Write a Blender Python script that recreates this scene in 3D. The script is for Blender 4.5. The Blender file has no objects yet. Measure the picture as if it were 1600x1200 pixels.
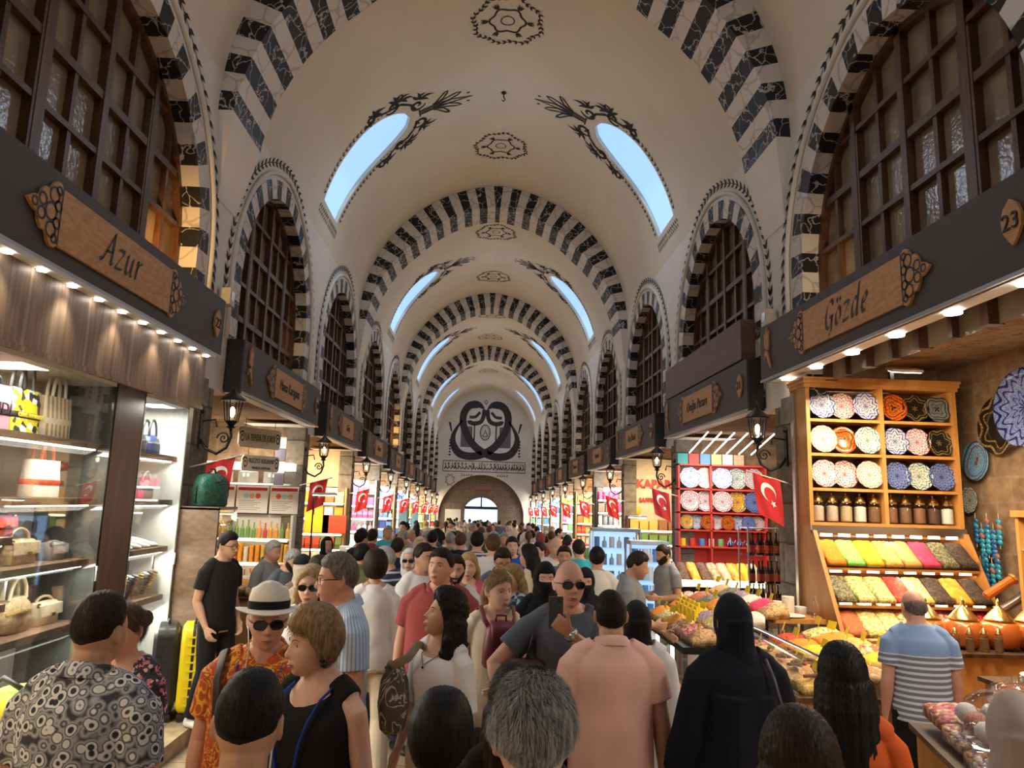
import bpy, bmesh, math, random
import numpy as np
from mathutils import Vector, Matrix, noise
PI = math.pi
random.seed(7); rng = np.random.default_rng(7)
S = bpy.context.scene
COL = S.collection
# ---------------------------------------------------------------- camera
CAMZ = 2.1; FPX = 1120.0
cam_d = bpy.data.cameras.new('camera'); cam = bpy.data.objects.new('camera', cam_d); COL.objects.link(cam)
cam_d.sensor_width = 36; cam_d.lens = FPX*36/1600; cam_d.clip_start = .05; cam_d.clip_end = 300
yc = Vector((752-800, -(782-600), -FPX)).normalized()      # world +Y (down the street) seen by the camera
rl = math.radians(2.0)
u0 = Vector((math.sin(rl), math.cos(rl), 0)); zc = (u0 - yc*u0.dot(yc)).normalized(); xc = yc.cross(zc)
R3 = Matrix(((xc.x, xc.y, xc.z), (yc.x, yc.y, yc.z), (zc.x, zc.y, zc.z)))
cam.matrix_world = Matrix.Translation((0, 0, CAMZ)) @ R3.to_4x4()
S.camera = cam
def at(px, py, Y):
    d = R3 @ Vector((px-800, -(py-600), -FPX)); k = Y/d.y
    return Vector((d.x*k, Y, CAMZ+d.z*k))
# ---------------------------------------------------------------- world, exposure
W = bpy.data.worlds.new('world'); S.world = W; W.use_nodes = True
W.node_tree.nodes['Background'].inputs[0].default_value = (.55, .78, 1, 1)
W.node_tree.nodes['Background'].inputs[1].default_value = 3.0
S.view_settings.view_transform = 'Standard'; S.view_settings.look = 'None'
S.view_settings.exposure = 0.10; S.view_settings.gamma = 1; S.view_settings.use_curve_mapping = False
S.cycles.max_bounces = 6; S.cycles.diffuse_bounces = 3; S.cycles.glossy_bounces = 3; S.cycles.transmission_bounces = 4
S.cycles.transparent_max_bounces = 12; S.cycles.caustics_reflective = False; S.cycles.caustics_refractive = False
S.cycles.sample_clamp_indirect = 4; S.cycles.use_denoising = True
# ---------------------------------------------------------------- layout of the street
X0 = .16; HW = 3.25; ZS = 6.38; E = .25; RV = HW+E; PHM = math.acos(E/RV); QC = RV*PHM
PITCH = 4.68
def PY(k): return 8.05+PITCH*k
def dzy(y): return -.02*max(0, y-6)          # the street falls gently towards the far gate
KEND = 9; YEND = PY(KEND)
def lamp(name, kind, loc, energy, color, size=.3, rot=(0, 0, 0), size_y=None, spot=None, blend=.6):
    l = bpy.data.lights.new(name, kind); l.energy = energy; l.color = color
    if kind == 'AREA':
        l.size = size
        if size_y: l.shape = 'RECTANGLE'; l.size_y = size_y
    else: l.shadow_soft_size = size
    if kind == 'SPOT': l.spot_size = spot or 2.2; l.spot_blend = blend
    o = bpy.data.objects.new(name, l); o.location = loc; o.rotation_euler = rot; COL.objects.link(o); return o
WARM = (1, .80, .55); COOL = (1, .95, .88); AMBER = (1, .55, .16)
# shop lamps: a downlight strip just inside every shop front; flood lamps on the piers throw light up the vault
SHOP_E = 95; FLOOD_E = 37
for k in range(-2, KEND):
    yc_ = PY(k)+PITCH/2
    f = 1.35 if k < 0 else (1.0 if k < 4 else 1.3)
    cL = COOL if k in (-1, 2, 5) else WARM
    cR = WARM if k in (-1, 1, 3, 6) else COOL
    for sg, c in ((-1, cL), (1, cR)):
        xx = X0+sg*(HW+(.15 if k or sg > 0 else .75))
        lamp('shop_lamp', 'AREA', (xx, yc_, (3.16 if k > -1 else 3.3)+dzy(yc_)), SHOP_E*f*((.45 if sg < 0 else .55) if k == 0 else 1), c, .25, (0, math.radians(-sg*14), 0), 2.7)
for yy_ in [(PY(-2)+PY(0))/2, (PY(0)+PY(2))/2, (PY(2)+PY(4))/2, (PY(4)+PY(6))/2, PY(7)-.3, PY(8)+.6]:
    for sg in (-1, 1): lamp('skylight_daylight', 'AREA', (X0+sg*2.35, yy_, 8.55), 36, (.70, .82, 1), 1.1, (0, math.radians(sg*42), 0), 1.1)
for sg, k, e in ((-1, -1, 60), (1, -1, 16), (-1, 3, 60), (-1, 0, 8), (1, 0, 8), (1, 3, 8)):      # amber lamps tucked behind the boards light the window reveals
    lamp('reveal_lamp', 'SPOT', (X0+sg*(HW-.03), PY(k)+PITCH/2+.75, 4.4+dzy(PY(k))*.8), e*.8, AMBER if e > 20 else (1, .70, .36), .05, (math.radians(112), 0, 0), spot=1.7, blend=1)
for k in range(-1, KEND):
    for sg in (-1, 1):
        lamp('flood_lamp_light', 'SPOT', (X0+sg*(HW-.30), PY(k), 4.4), FLOOD_E, (1, .80, .56), .08, (0, math.radians(180-sg*34), 0), spot=1.9, blend=1)
# ---------------------------------------------------------------- objects, names, labels
ORD = ['first', 'second', 'third', 'fourth', 'fifth', 'sixth', 'seventh', 'eighth', 'ninth', 'tenth', 'eleventh', 'twelfth', 'thirteenth', 'fourteenth', 'fifteenth', 'sixteenth', 'seventeenth', 'eighteenth', 'nineteenth', 'twentieth', 'twenty-first', 'twenty-second', 'twenty-third', 'twenty-fourth']
def tag(o, label=None, cat=None, group=None, kind=None):
    if label: o['label'] = label
    if cat: o['category'] = cat
    if group: o['group'] = group
    if kind: o['kind'] = kind
    return o
def thing(name, label, cat, loc=(0, 0, 0), rz=0, group=None, sc=1.0):
    o = bpy.data.objects.new(name, None); COL.objects.link(o); o.empty_display_size = .1
    o.location = loc; o.rotation_euler = (0, 0, rz); o.scale = (sc, sc, sc)
    return tag(o, label, cat, group)
KIDS = {}
def dup(root, loc, rz=None, label=None, group=None, mats=None):
    r = root.copy(); COL.objects.link(r); r.location = loc
    if rz is not None: r.rotation_euler = (0, 0, rz)
    if label: r['label'] = label
    if group: r['group'] = group
    def rec(o, n):
        for ch in KIDS.get(o.name, []):
            c = ch.copy(); COL.objects.link(c); c.parent = n; KIDS.setdefault(n.name, []).append(c); remat(c); rec(ch, c)
    def remat(c):
        if mats and c.type == 'MESH':
            for i, s in enumerate(c.material_slots):
                nm = c.data.materials[i].name if c.data.materials[i] else ''
                if nm in mats: s.link = 'OBJECT'; s.material = mats[nm]
    remat(r); rec(root, r)
    return r
class MB:
    def __init__(s): s.v = []; s.f = []; s.m = []; s.uv = None
    def add(s, vs, fs, mi=0):
        b = len(s.v); s.v += [tuple(p) for p in vs]; s.f += [tuple(b+i for i in f) for f in fs]; s.m += [mi]*len(fs); return s
    def box(s, c, d, rot=None, mi=0, taper=1.0):
        x, y, z = d[0]/2, d[1]/2, d[2]/2
        vs = [Vector((sx*x*(taper if sz > 0 else 1), sy*y*(taper if sz > 0 else 1), sz*z)) for sz in (-1, 1) for sx, sy in ((-1, -1), (1, -1), (1, 1), (-1, 1))]
        if rot is not None: vs = [rot @ v for v in vs]
        c = Vector(c)
        return s.add([v+c for v in vs], [(3, 2, 1, 0), (4, 5, 6, 7), (0, 1, 5, 4), (1, 2, 6, 5), (2, 3, 7, 6), (3, 0, 4, 7)], mi)
    def bx(s, x0, x1, y0, y1, z0, z1, mi=0): return s.box(((x0+x1)/2, (y0+y1)/2, (z0+z1)/2), (abs(x1-x0), abs(y1-y0), abs(z1-z0)), None, mi)
    def tube(s, pts, rad, n=8, mi=0, cap=True, flat=1.0, up=None, rad2=None):
        pts = [Vector(p) for p in pts]; k = len(pts)
        if not hasattr(rad, '__len__'): rad = [rad]*k
        rings = []; prev = None
        for i, p in enumerate(pts):
            t = (pts[min(i+1, k-1)]-pts[max(i-1, 0)])
            if t.length < 1e-9: t = Vector((0, 0, 1))
            t.normalize()
            if prev is None:
                a = Vector(up) if up is not None else (Vector((0, 0, 1)) if abs(t.z) < .9 else Vector((1, 0, 0)))
            else: a = prev
            b = t.cross(a)
            if b.length < 1e-6: b = t.cross(Vector((1, .3, .2)))
            b.normalize(); a = b.cross(t).normalized(); prev = a
            r2 = rad2[i] if rad2 is not None else rad[i]*flat
            rings.append([p+b*(rad[i]*math.cos(2*PI*j/n))+a*(r2*math.sin(2*PI*j/n)) for j in range(n)])
        return s.loft(rings, mi, cap)
    def loft(s, rings, mi=0, cap=True, closed=True):
        n = len(rings[0]); vs = [v for r in rings for v in r]; fs = []
        for i in range(len(rings)-1):
            for j in range(n if closed else n-1):
                a = i*n+j; b = i*n+(j+1) % n; fs.append((a, b, b+n, a+n))
        if cap: fs.append(tuple(range(n-1, -1, -1))); fs.append(tuple(range((len(rings)-1)*n, len(rings)*n)))
        return s.add(vs, fs, mi)
    def lathe(s, prof, o=(0, 0, 0), n=20, mi=0, axis=None, cap=True, sx=1, sy=1):
        rings = []
        M_ = Vector((0, 0, 1)).rotation_difference(Vector(axis)).to_matrix() if axis is not None else None
        for r, z in prof:
            ring = [Vector((sx*r*math.cos(2*PI*j/n), sy*r*math.sin(2*PI*j/n), z)) for j in range(n)]
            if M_ is not None: ring = [M_ @ v for v in ring]
            rings.append([v+Vector(o) for v in ring])
        return s.loft(rings, mi, cap)
    def ball(s, c, r, n=12, mi=0):
        if not hasattr(r, '__len__'): r = (r, r, r)
        m = max(4, n//2); rings = []
        for i in range(m+1):
            t = PI*i/m; t = min(max(t, .02), PI-.02)
            rings.append([Vector((c[0]+r[0]*math.sin(t)*math.cos(2*PI*j/n), c[1]+r[1]*math.sin(t)*math.sin(2*PI*j/n), c[2]-r[2]*math.cos(t))) for j in range(n)])
        return s.loft(rings, mi, True)
    def prism(s, out, fn, th, mi=0):       # 2-D outline, fn(u, v, w) -> point
        n = len(out); vs = [fn(u, v, 0) for u, v in out]+[fn(u, v, th) for u, v in out]
        fs = [tuple(range(n-1, -1, -1)), tuple(range(n, 2*n))]+[(i, (i+1) % n, (i+1) % n+n, i+n) for i in range(n)]
        return s.add(vs, fs, mi)
    def stroke(s, pts, w, fn, mi=0):       # flat painted ribbon in (u, v); w = width or (start..end list)
        k = len(pts)
        if k < 2: return s
        if not hasattr(w, '__len__'): w = [w]*k
        vs = []
        for i in range(k):
            a = pts[max(i-1, 0)]; b = pts[min(i+1, k-1)]; dx, dy = b[0]-a[0], b[1]-a[1]; l = math.hypot(dx, dy) or 1
            nx, ny = -dy/l*w[i]/2, dx/l*w[i]/2
            vs += [fn(pts[i][0]+nx, pts[i][1]+ny), fn(pts[i][0]-nx, pts[i][1]-ny)]
        return s.add(vs, [(2*i, 2*i+1, 2*i+3, 2*i+2) for i in range(k-1)], mi)
    def build(s, name, mats, parent=None, smooth=None, loc=None):
        me = bpy.data.meshes.new(name); me.from_pydata([tuple(v) for v in s.v], [], s.f)
        if not isinstance(mats, (list, tuple)): mats = [mats]
        for m in mats: me.materials.append(m)
        if len(mats) > 1: me.polygons.foreach_set('material_index', s.m)
        if smooth:
            me.shade_smooth()
            if smooth is not True: me.set_sharp_from_angle(angle=math.radians(smooth))
        me.update()
        return link(name, me, parent, loc)
def link(name, me, parent=None, loc=None):
    o = bpy.data.objects.new(name, me); COL.objects.link(o)
    if parent is not None: o.parent = parent; KIDS.setdefault(parent.name, []).append(o)
    if loc is not None: o.location = loc
    return o
def struct(mb, name, mats, smooth=None):
    o = mb.build(name, mats, None, smooth); o['kind'] = 'structure'; return o
# ---------------------------------------------------------------- materials
MATS = {}
def nt(name):
    m = bpy.data.materials.new(name); m.use_nodes = True; t = m.node_tree
    return m, t, t.nodes['Principled BSDF']
def node(t, typ, **kw):
    n = t.nodes.new(typ)
    for k, v in kw.items():
        if k.startswith('i_'): n.inputs[k[2:].replace('_', ' ')].default_value = v
        else: setattr(n, k, v)
    return n
def L(t, a, b): t.links.new(a, b)
def ramp(t, fac, stops, interp='LINEAR'):
    r = t.nodes.new('ShaderNodeValToRGB'); r.color_ramp.interpolation = interp
    el = r.color_ramp.elements
    while len(el) < len(stops): el.new(.5)
    for e, (p, c) in zip(el, stops): e.position = p; e.color = (*c, 1) if len(c) == 3 else c
    L(t, fac, r.inputs[0]); return r.outputs[0]
def coords(t, scale=(1, 1, 1), kind='Object', rot=(0, 0, 0)):
    tc = t.nodes.new('ShaderNodeTexCoord'); mp = t.nodes.new('ShaderNodeMapping')
    mp.inputs['Scale'].default_value = scale; mp.inputs['Rotation'].default_value = rot
    L(t, tc.outputs[kind], mp.inputs[0]); return mp.outputs[0]
def bump(t, b, h, strength=.3, dist=.01):
    n = t.nodes.new('ShaderNodeBump'); n.inputs['Strength'].default_value = strength; n.inputs['Distance'].default_value = dist
    L(t, h, n.inputs['Height']); L(t, n.outputs[0], b.inputs['Normal'])
def sc(c, k): return tuple(min(1, x*k) for x in c)
def pm(name, c, rough=.6, metal=0, var=.12, scale=12, bp=0, emit=0, spec=.5, coat=0, sheen=0):
    if name in MATS: return MATS[name]
    m, t, b = nt(name); b.inputs['Roughness'].default_value = rough; b.inputs['Metallic'].default_value = metal
    b.inputs['Specular IOR Level'].default_value = spec
    if coat: b.inputs['Coat Weight'].default_value = coat
    nz = node(t, 'ShaderNodeTexNoise', i_Scale=scale, i_Detail=3.0); L(t, coords(t), nz.inputs['Vector'])
    col = ramp(t, nz.outputs[0], [(.3, sc(c, 1-var)), (.7, sc(c, 1+var))]); L(t, col, b.inputs['Base Color'])
    if bp: bump(t, b, nz.outputs[0], bp)
    if emit: b.inputs['Emission Color'].default_value = (*c, 1); b.inputs['Emission Strength'].default_value = emit
    MATS[name] = m; return m
def emat(name, c, s):
    if name in MATS: return MATS[name]
    m = pm(name, c, .4, 0, 0, 5, emit=s); return m
def wood(name, c1, c2, scale=(1, 1, 14), rough=.45, kind='Object', dist=3.0, ns=3.0, bp=.1):
    if name in MATS: return MATS[name]
    m, t, b = nt(name); b.inputs['Roughness'].default_value = rough
    v = coords(t, scale, kind)
    nz = node(t, 'ShaderNodeTexNoise', i_Scale=ns, i_Detail=5.0, i_Distortion=.6); L(t, v, nz.inputs['Vector'])
    col = ramp(t, nz.outputs[0], [(.3, c1), (.5, tuple((a+b_)/2 for a, b_ in zip(c1, c2))), (.68, c2)])
    L(t, col, b.inputs['Base Color']); bump(t, b, nz.outputs[0], bp, .004); MATS[name] = m; return m
def marble(name, base, vein, scale=2.2, width=.045, rough=.5):
    m, t, b = nt(name); b.inputs['Roughness'].default_value = rough; b.inputs['Specular IOR Level'].default_value = .25
    v = coords(t); nz = node(t, 'ShaderNodeTexNoise', i_Scale=scale*1.6, i_Detail=4.0); L(t, v, nz.inputs['Vector'])
    mx = node(t, 'ShaderNodeMix', data_type='VECTOR'); mx.inputs[0].default_value = .35; L(t, v, mx.inputs[4]); L(t, nz.outputs['Color'], mx.inputs[5])
    vo = node(t, 'ShaderNodeTexVoronoi', feature='DISTANCE_TO_EDGE', i_Scale=scale*3.2); L(t, mx.outputs[1], vo.inputs['Vector'])
    col = ramp(t, vo.outputs['Distance'], [(0, vein), (width*.6, vein), (width*1.6, base), (1, base)])
    L(t, col, b.inputs['Base Color']); MATS[name] = m; return m
def stone(name, c1, c2, mortar, bw=.45, bh=.26, bp=.6, rot=(0, 0, 0), rough=.85, ms=.012):
    m, t, b = nt(name); b.inputs['Roughness'].default_value = rough; b.inputs['Specular IOR Level'].default_value = .2
    v = coords(t, (1, 1, 1), 'Object', rot)
    nd = node(t, 'ShaderNodeTexNoise', i_Scale=5.0, i_Detail=3.0); L(t, v, nd.inputs['Vector'])
    mx = node(t, 'ShaderNodeMix', data_type='VECTOR'); mx.inputs[0].default_value = .04; L(t, v, mx.inputs[4]); L(t, nd.outputs['Color'], mx.inputs[5])
    br = node(t, 'ShaderNodeTexBrick', i_Scale=1.0); br.inputs['Brick Width'].default_value = bw; br.inputs['Row Height'].default_value = bh
    br.inputs['Mortar Size'].default_value = ms; br.inputs['Color1'].default_value = (*c1, 1); br.inputs['Color2'].default_value = (*c2, 1); br.inputs['Mortar'].default_value = (*mortar, 1)
    L(t, mx.outputs[1], br.inputs['Vector'])
    nz = node(t, 'ShaderNodeTexNoise', i_Scale=9.0, i_Detail=6.0); L(t, v, nz.inputs['Vector'])
    mm = node(t, 'ShaderNodeMix', data_type='RGBA', blend_type='MULTIPLY'); mm.inputs[0].default_value = .75
    L(t, br.outputs[0], mm.inputs[6]); L(t, ramp(t, nz.outputs[0], [(.3, (.45, .43, .4)), (.7, (1, 1, 1))]), mm.inputs[7]); L(t, mm.outputs[2], b.inputs['Base Color'])
    ad = node(t, 'ShaderNodeMath', operation='SUBTRACT'); L(t, nz.outputs[0], ad.inputs[0]); L(t, br.outputs['Fac'], ad.inputs[1])
    bump(t, b, ad.outputs[0], bp, .02); MATS[name] = m; return m
def glass(name, tint=(1, 1, 1), refl=.12, rough=.02):
    m = bpy.data.materials.new(name); m.use_nodes = True; t = m.node_tree; t.nodes.clear()
    o = t.nodes.new('ShaderNodeOutputMaterial'); mx = t.nodes.new('ShaderNodeMixShader')
    tr = t.nodes.new('ShaderNodeBsdfTransparent'); tr.inputs[0].default_value = (*tint, 1)
    gl = t.nodes.new('ShaderNodeBsdfGlossy'); gl.inputs['Roughness'].default_value = rough
    fr = node(t, 'ShaderNodeLayerWeight'); fr.inputs[0].default_value = .25
    mp = node(t, 'ShaderNodeMapRange'); mp.inputs['To Min'].default_value = refl*.4; mp.inputs['To Max'].default_value = min(1, refl*4)
    L(t, fr.outputs['Fresnel'], mp.inputs[0]); L(t, mp.outputs[0], mx.inputs[0]); L(t, tr.outputs[0], mx.inputs[1]); L(t, gl.outputs[0], mx.inputs[2]); L(t, mx.outputs[0], o.inputs[0])
    MATS[name] = m; return m
def grains(name, cols, scale=60, rough=.7, bp=.8, dist=.006):
    if name in MATS: return MATS[name]
    m, t, b = nt(name); b.inputs['Roughness'].default_value = rough
    vo = node(t, 'ShaderNodeTexVoronoi', i_Scale=scale); L(t, coords(t), vo.inputs['Vector'])
    sp = node(t, 'ShaderNodeSeparateColor'); L(t, vo.outputs['Color'], sp.inputs[0])
    n = len(cols); col = ramp(t, sp.outputs[0], [(i/n, c) for i, c in enumerate(cols)], 'CONSTANT')
    L(t, col, b.inputs['Base Color'])
    iv = node(t, 'ShaderNodeMath', operation='SUBTRACT'); iv.inputs[0].default_value = 1; L(t, vo.outputs['Distance'], iv.inputs[1])
    bump(t, b, iv.outputs[0], bp, dist); MATS[name] = m; return m
RX_ = tuple(Matrix(((0, 1, 0), (0, 0, 1), (1, 0, 0))).to_euler())
plaster = pm('vault_plaster', (.72, .64, .51), .85, 0, .04, .8, .05, spec=.15)
plaster2 = pm('wall_plaster', (.74, .70, .64), .85, 0, .05, 1.2, .05, spec=.15)
ink = pm('painted_ink', (.045, .040, .038), .8, 0, .25, 20, spec=.15)
mb_black = marble('black_marble', (.018, .017, .018), (.42, .40, .38), 2.0, .022)
mb_white = marble('white_marble', (.66, .60, .54), (.46, .40, .35), 1.2, .03)
fascia_m = pm('fascia_grey', (.060, .049, .042), .55, 0, .05, 30)
fascia_d = pm('fascia_dark', (.022, .018, .017), .6, 0, .05, 30)
plaque_m = wood('plaque_wood', (.42, .20, .065), (.60, .31, .11), (3, .5, 9), .5)
plaque_e = wood('plaque_edge_wood', (.24, .11, .035), (.34, .17, .06), (3, .6, 9), .5)
letter_m = pm('sign_letter_black', (.012, .010, .010), .5)
win_wood = wood('window_wood', (.055, .022, .010), (.13, .055, .022), (8, 8, 1.2), .42)
dark_wood = wood('dark_wood', (.060, .030, .017), (.13, .07, .04), (6, 6, .7), .4)
honey_wood = wood('honey_wood', (.45, .19, .045), (.62, .30, .08), (2, 2, .6), .38)
shelf_wood = wood('shelf_wood', (.14, .08, .05), (.24, .15, .095), (1, 3, 9), .4)
iron = pm('black_iron', (.035, .030, .027), .42, .7, .2, 40, .1)
white_paint = pm('white_paint', (.72, .70, .66), .5, 0, .05, 8)
steel = pm('brushed_steel', (.55, .55, .55), .28, 1, .05, 60)
gold = pm('brass', (.80, .55, .20), .25, 1, .06, 40)
stone_pier = stone('pier_stone', (.30, .26, .20), (.22, .19, .15), (.12, .10, .08), .6, .42, .7, RX_)
stone_shop = stone('shop_stone', (.36, .23, .13), (.26, .165, .095), (.33, .24, .16), .42, .24, 1.0, RX_)
stone_shopx = stone('shop_stone_across', (.36, .23, .13), (.26, .165, .095), (.33, .24, .16), .42, .24, 1.0, (PI/2, 0, 0))
stone_end = stone('end_stone', (.30, .235, .17), (.24, .19, .14), (.16, .13, .10), .8, .45, .5, (PI/2, 0, 0))
floor_m = stone('floor_tile', (.56, .43, .29), (.46, .35, .235), (.20, .15, .10), .62, .42, .25, (0, 0, PI/2), .42, .008)
step_m = stone('step_stone', (.60, .46, .30), (.52, .40, .26), (.25, .19, .12), 1.1, .5, .2, (0, 0, PI/2), .45, .006)
vglass = glass('cabinet_glass', (.96, .98, .97), .10)
bulb_m = emat('bulb_glow', (1, .72, .38), 9)
led_m = emat('led_white', (1, .93, .82), 14)
led_w = emat('led_warm', (1, .80, .50), 9)
# ---------------------------------------------------------------- shell of the street
def surf(sg, q, y, off=0.0):            # q = height along the wall, 0 at the spring line, then arc length up the vault
    if q <= 0: return Vector((X0+sg*(HW-off), y, ZS+q))
    ph = min(q/RV, PHM)
    return Vector((X0+sg*(-E+(RV-off)*math.cos(ph)), y, ZS+(RV-off)*math.sin(ph)))
def vsurf(t, y, off=0.0):               # t signed arc length from the crown (right positive)
    return surf(1 if t >= 0 else -1, QC-abs(t), y, off)
AW, ASP, ARISE = 1.65, 4.65, 1.75       # window arch: half width, spring height, rise
AE = (ARISE**2-AW**2)/(2*AW)
def arch_pt(a, ext=0.0):                # a in [-1, 1] around the arch from one spring over the peak to the other
    R = AW+AE+ext; am = math.acos(AE/R); ph = (1-abs(a))*am
    s = -1 if a < 0 else 1
    return s*(-AE+R*math.cos(ph)), ASP+R*math.sin(ph)
def arch_half(z, ext=0.0):              # half width of the opening at height z
    R = AW+AE+ext
    if z <= ASP: return AW+ext
    d = z-ASP
    return 0 if d >= math.sqrt(R*R-AE*AE) else -AE+math.sqrt(R*R-d*d)
SHOPH, SHOPW = 3.35, 2.0                # shop opening height, half width
BACK = 1.85                             # depth of the shops behind the wall
YB = PY(-2)                             # the street goes on behind the camera to here
def street_wall(sg, name):
    mb = MB()
    for k in range(-2, KEND):
        yc_ = PY(k)+PITCH/2; y0, y1 = PY(k), PY(k+1)
        dz = dzy(yc_); SH = SHOPH+dz; SHOPW = 2.0 if k == -1 else 2.17
        rows = [(z-ZS, SHOPW) for z in (dzy(y1)-.1, SH)]
        zs_ = [SH, ASP]+[ASP+(ARISE)*math.sin(i/14*PI/2) for i in range(1, 14)]+[ASP+ARISE]
        rows2 = [(z-ZS, arch_half(z)) for z in zs_]
        for R in (rows, rows2):
            for i in range(len(R)-1):
                (qa, wa), (qb, wb) = R[i], R[i+1]
                for s in (-1, 1):
                    ye = y0 if s < 0 else y1
                    mb.add([surf(sg, qa, ye), surf(sg, qa, yc_+s*wa), surf(sg, qb, yc_+s*wb), surf(sg, qb, ye)], [(0, 1, 2, 3)], 1 if R is rows else 0)
        mb.add([surf(sg, SH-ZS, yc_-SHOPW), surf(sg, SH-ZS, yc_-AW), surf(sg, SH-ZS, yc_-AW, -.9), surf(sg, SH-ZS, yc_-SHOPW, -.9)], [(0, 1, 2, 3)], 0)
        mb.add([surf(sg, SH-ZS, yc_+SHOPW), surf(sg, SH-ZS, yc_+AW), surf(sg, SH-ZS, yc_+AW, -.9), surf(sg, SH-ZS, yc_+SHOPW, -.9)], [(0, 1, 2, 3)], 0)
        # remaining wall up to q=.35 of the vault
        q0 = ASP+ARISE-ZS
        for a, b in ((q0, .35),):
            for ya, yb in ((y0, yc_), (yc_, y1)):
                if a < 0:
                    mb.add([surf(sg, a, ya), surf(sg, a, yb), surf(sg, 0, yb), surf(sg, 0, ya)], [(0, 1, 2, 3)]); a2 = 0
                else: a2 = a
                mb.add([surf(sg, a2, ya), surf(sg, a2, yb), surf(sg, b, yb), surf(sg, b, ya)], [(0, 1, 2, 3)])
        # jambs of the shop opening
        for s in (-1, 1):
            y = yc_+s*SHOPW
            mb.add([surf(sg, dz-.2-ZS, y), surf(sg, SH-ZS, y), surf(sg, SH-ZS, y, -.3), surf(sg, dz-.2-ZS, y, -.3)], [(0, 1, 2, 3)], 1)
    return struct(mb, name, [plaster2, stone_pier])
street_wall(-1, 'wall_left'); street_wall(1, 'wall_right')
# floor: the aisle, and a step up to each row of shops
fl = MB(); fl.add([(X0+sx*7, y, dzy(y)) for y in (YB-.5, 6, YEND+8) for sx in (-1, 1)], [(0, 1, 3, 2), (2, 3, 5, 4)]); struct(fl, 'floor', floor_m)
STEPH = .13
for sg, nm, e in ((-1, 'trim_1', 2.40), (1, 'trim_2', 3.6)):
    m = MB(); a, b = X0+sg*(HW+.3), (-e if sg < 0 else e)
    
    for k in range(-2, KEND):
        m.bx(a, b, PY(k), PY(k+1), dzy(PY(k+1))-.02, STEPH+dzy(PY(k+.3)))
    struct(m, nm, step_m)
# vault, pierced by a pair of skylights in every double bay
SKY = [(PY(-2)+PY(0))/2, (PY(0)+PY(2))/2, (PY(2)+PY(4))/2, (PY(4)+PY(6))/2, PY(7)-.3, PY(8)+.6]
SQ0, SQ1, SW = .92, 3.35, .60           # skylight: arc length range on the vault, half width
def sky_half(q):
    if q < SQ0 or q > SQ1: return 0
    f = (q-SQ0)/(SQ1-SQ0)
    w = SW*(.92+.12*math.sin(min(f, .6)/.6*PI/2))
    return w*math.sqrt(max(0, 1-((f-.55)/.45)**2)) if f > .55 else w
va = MB()
edges = [YB-.5]+[(SKY[i]+SKY[i+1])/2 for i in range(len(SKY)-1)]+[YEND]
for i, ys in enumerate(SKY):
    y0, y1 = edges[i], edges[i+1]
    for sg in (-1, 1):
        qs = [.35+(SQ0-.35)*j/4 for j in range(5)]; R = [(q, 0) for q in qs]
        R2 = [(SQ0+(SQ1-SQ0)*j/26, sky_half(SQ0+(SQ1-SQ0)*j/26)) for j in range(27)]
        R3_ = [(SQ1+(QC-SQ1)*j/16, 0) for j in range(17)]
        for RR in (R, R2, R3_):
            for j in range(len(RR)-1):
                (qa, wa), (qb, wb) = RR[j], RR[j+1]
                for s in (-1, 1):
                    ye = y0 if s < 0 else y1
                    va.add([surf(sg, qa, ye), surf(sg, qa, ys+s*wa), surf(sg, qb, ys+s*wb), surf(sg, qb, ye)], [(0, 1, 2, 3)])
        # shaft of the skylight
        for j in range(len(R2)-1):
            (qa, wa), (qb, wb) = R2[j], R2[j+1]
            for s in (-1, 1):
                va.add([surf(sg, qa, ys+s*wa), surf(sg, qa, ys+s*wa, -.09), surf(sg, qb, ys+s*wb, -.09), surf(sg, qb, ys+s*wb)], [(0, 1, 2, 3)])
        va.add([surf(sg, SQ0, ys-R2[0][1]), surf(sg, SQ0, ys-R2[0][1], -.09), surf(sg, SQ0, ys+R2[0][1], -.09), surf(sg, SQ0, ys+R2[0][1])], [(0, 1, 2, 3)])
vo_ = struct(va, 'ceiling', plaster, 40)
bm = bmesh.new(); bm.from_mesh(vo_.data); bmesh.ops.remove_doubles(bm, verts=bm.verts, dist=.0015); bm.to_mesh(vo_.data); bm.free(); vo_.data.shade_smooth(); vo_.data.set_sharp_from_angle(angle=.6)
sky_m = emat('skylight_pane', (.33, .57, 1.0), .92)
wn = 0
for i, ys in enumerate(SKY):
    for sg in (-1, 1):
        m = MB(); N = 26
        for j in range(N):
            qa, qb = SQ0+(SQ1-SQ0)*j/N, SQ0+(SQ1-SQ0)*(j+1)/N; wa, wb = sky_half(qa), sky_half(qb)
            m.add([surf(sg, qa, ys-wa, -.07), surf(sg, qa, ys+wa, -.07), surf(sg, qb, ys+wb, -.07), surf(sg, qb, ys-wb, -.07)], [(0, 1, 2, 3)])
        wn += 1; struct(m, 'window_%d' % wn, sky_m)
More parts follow.
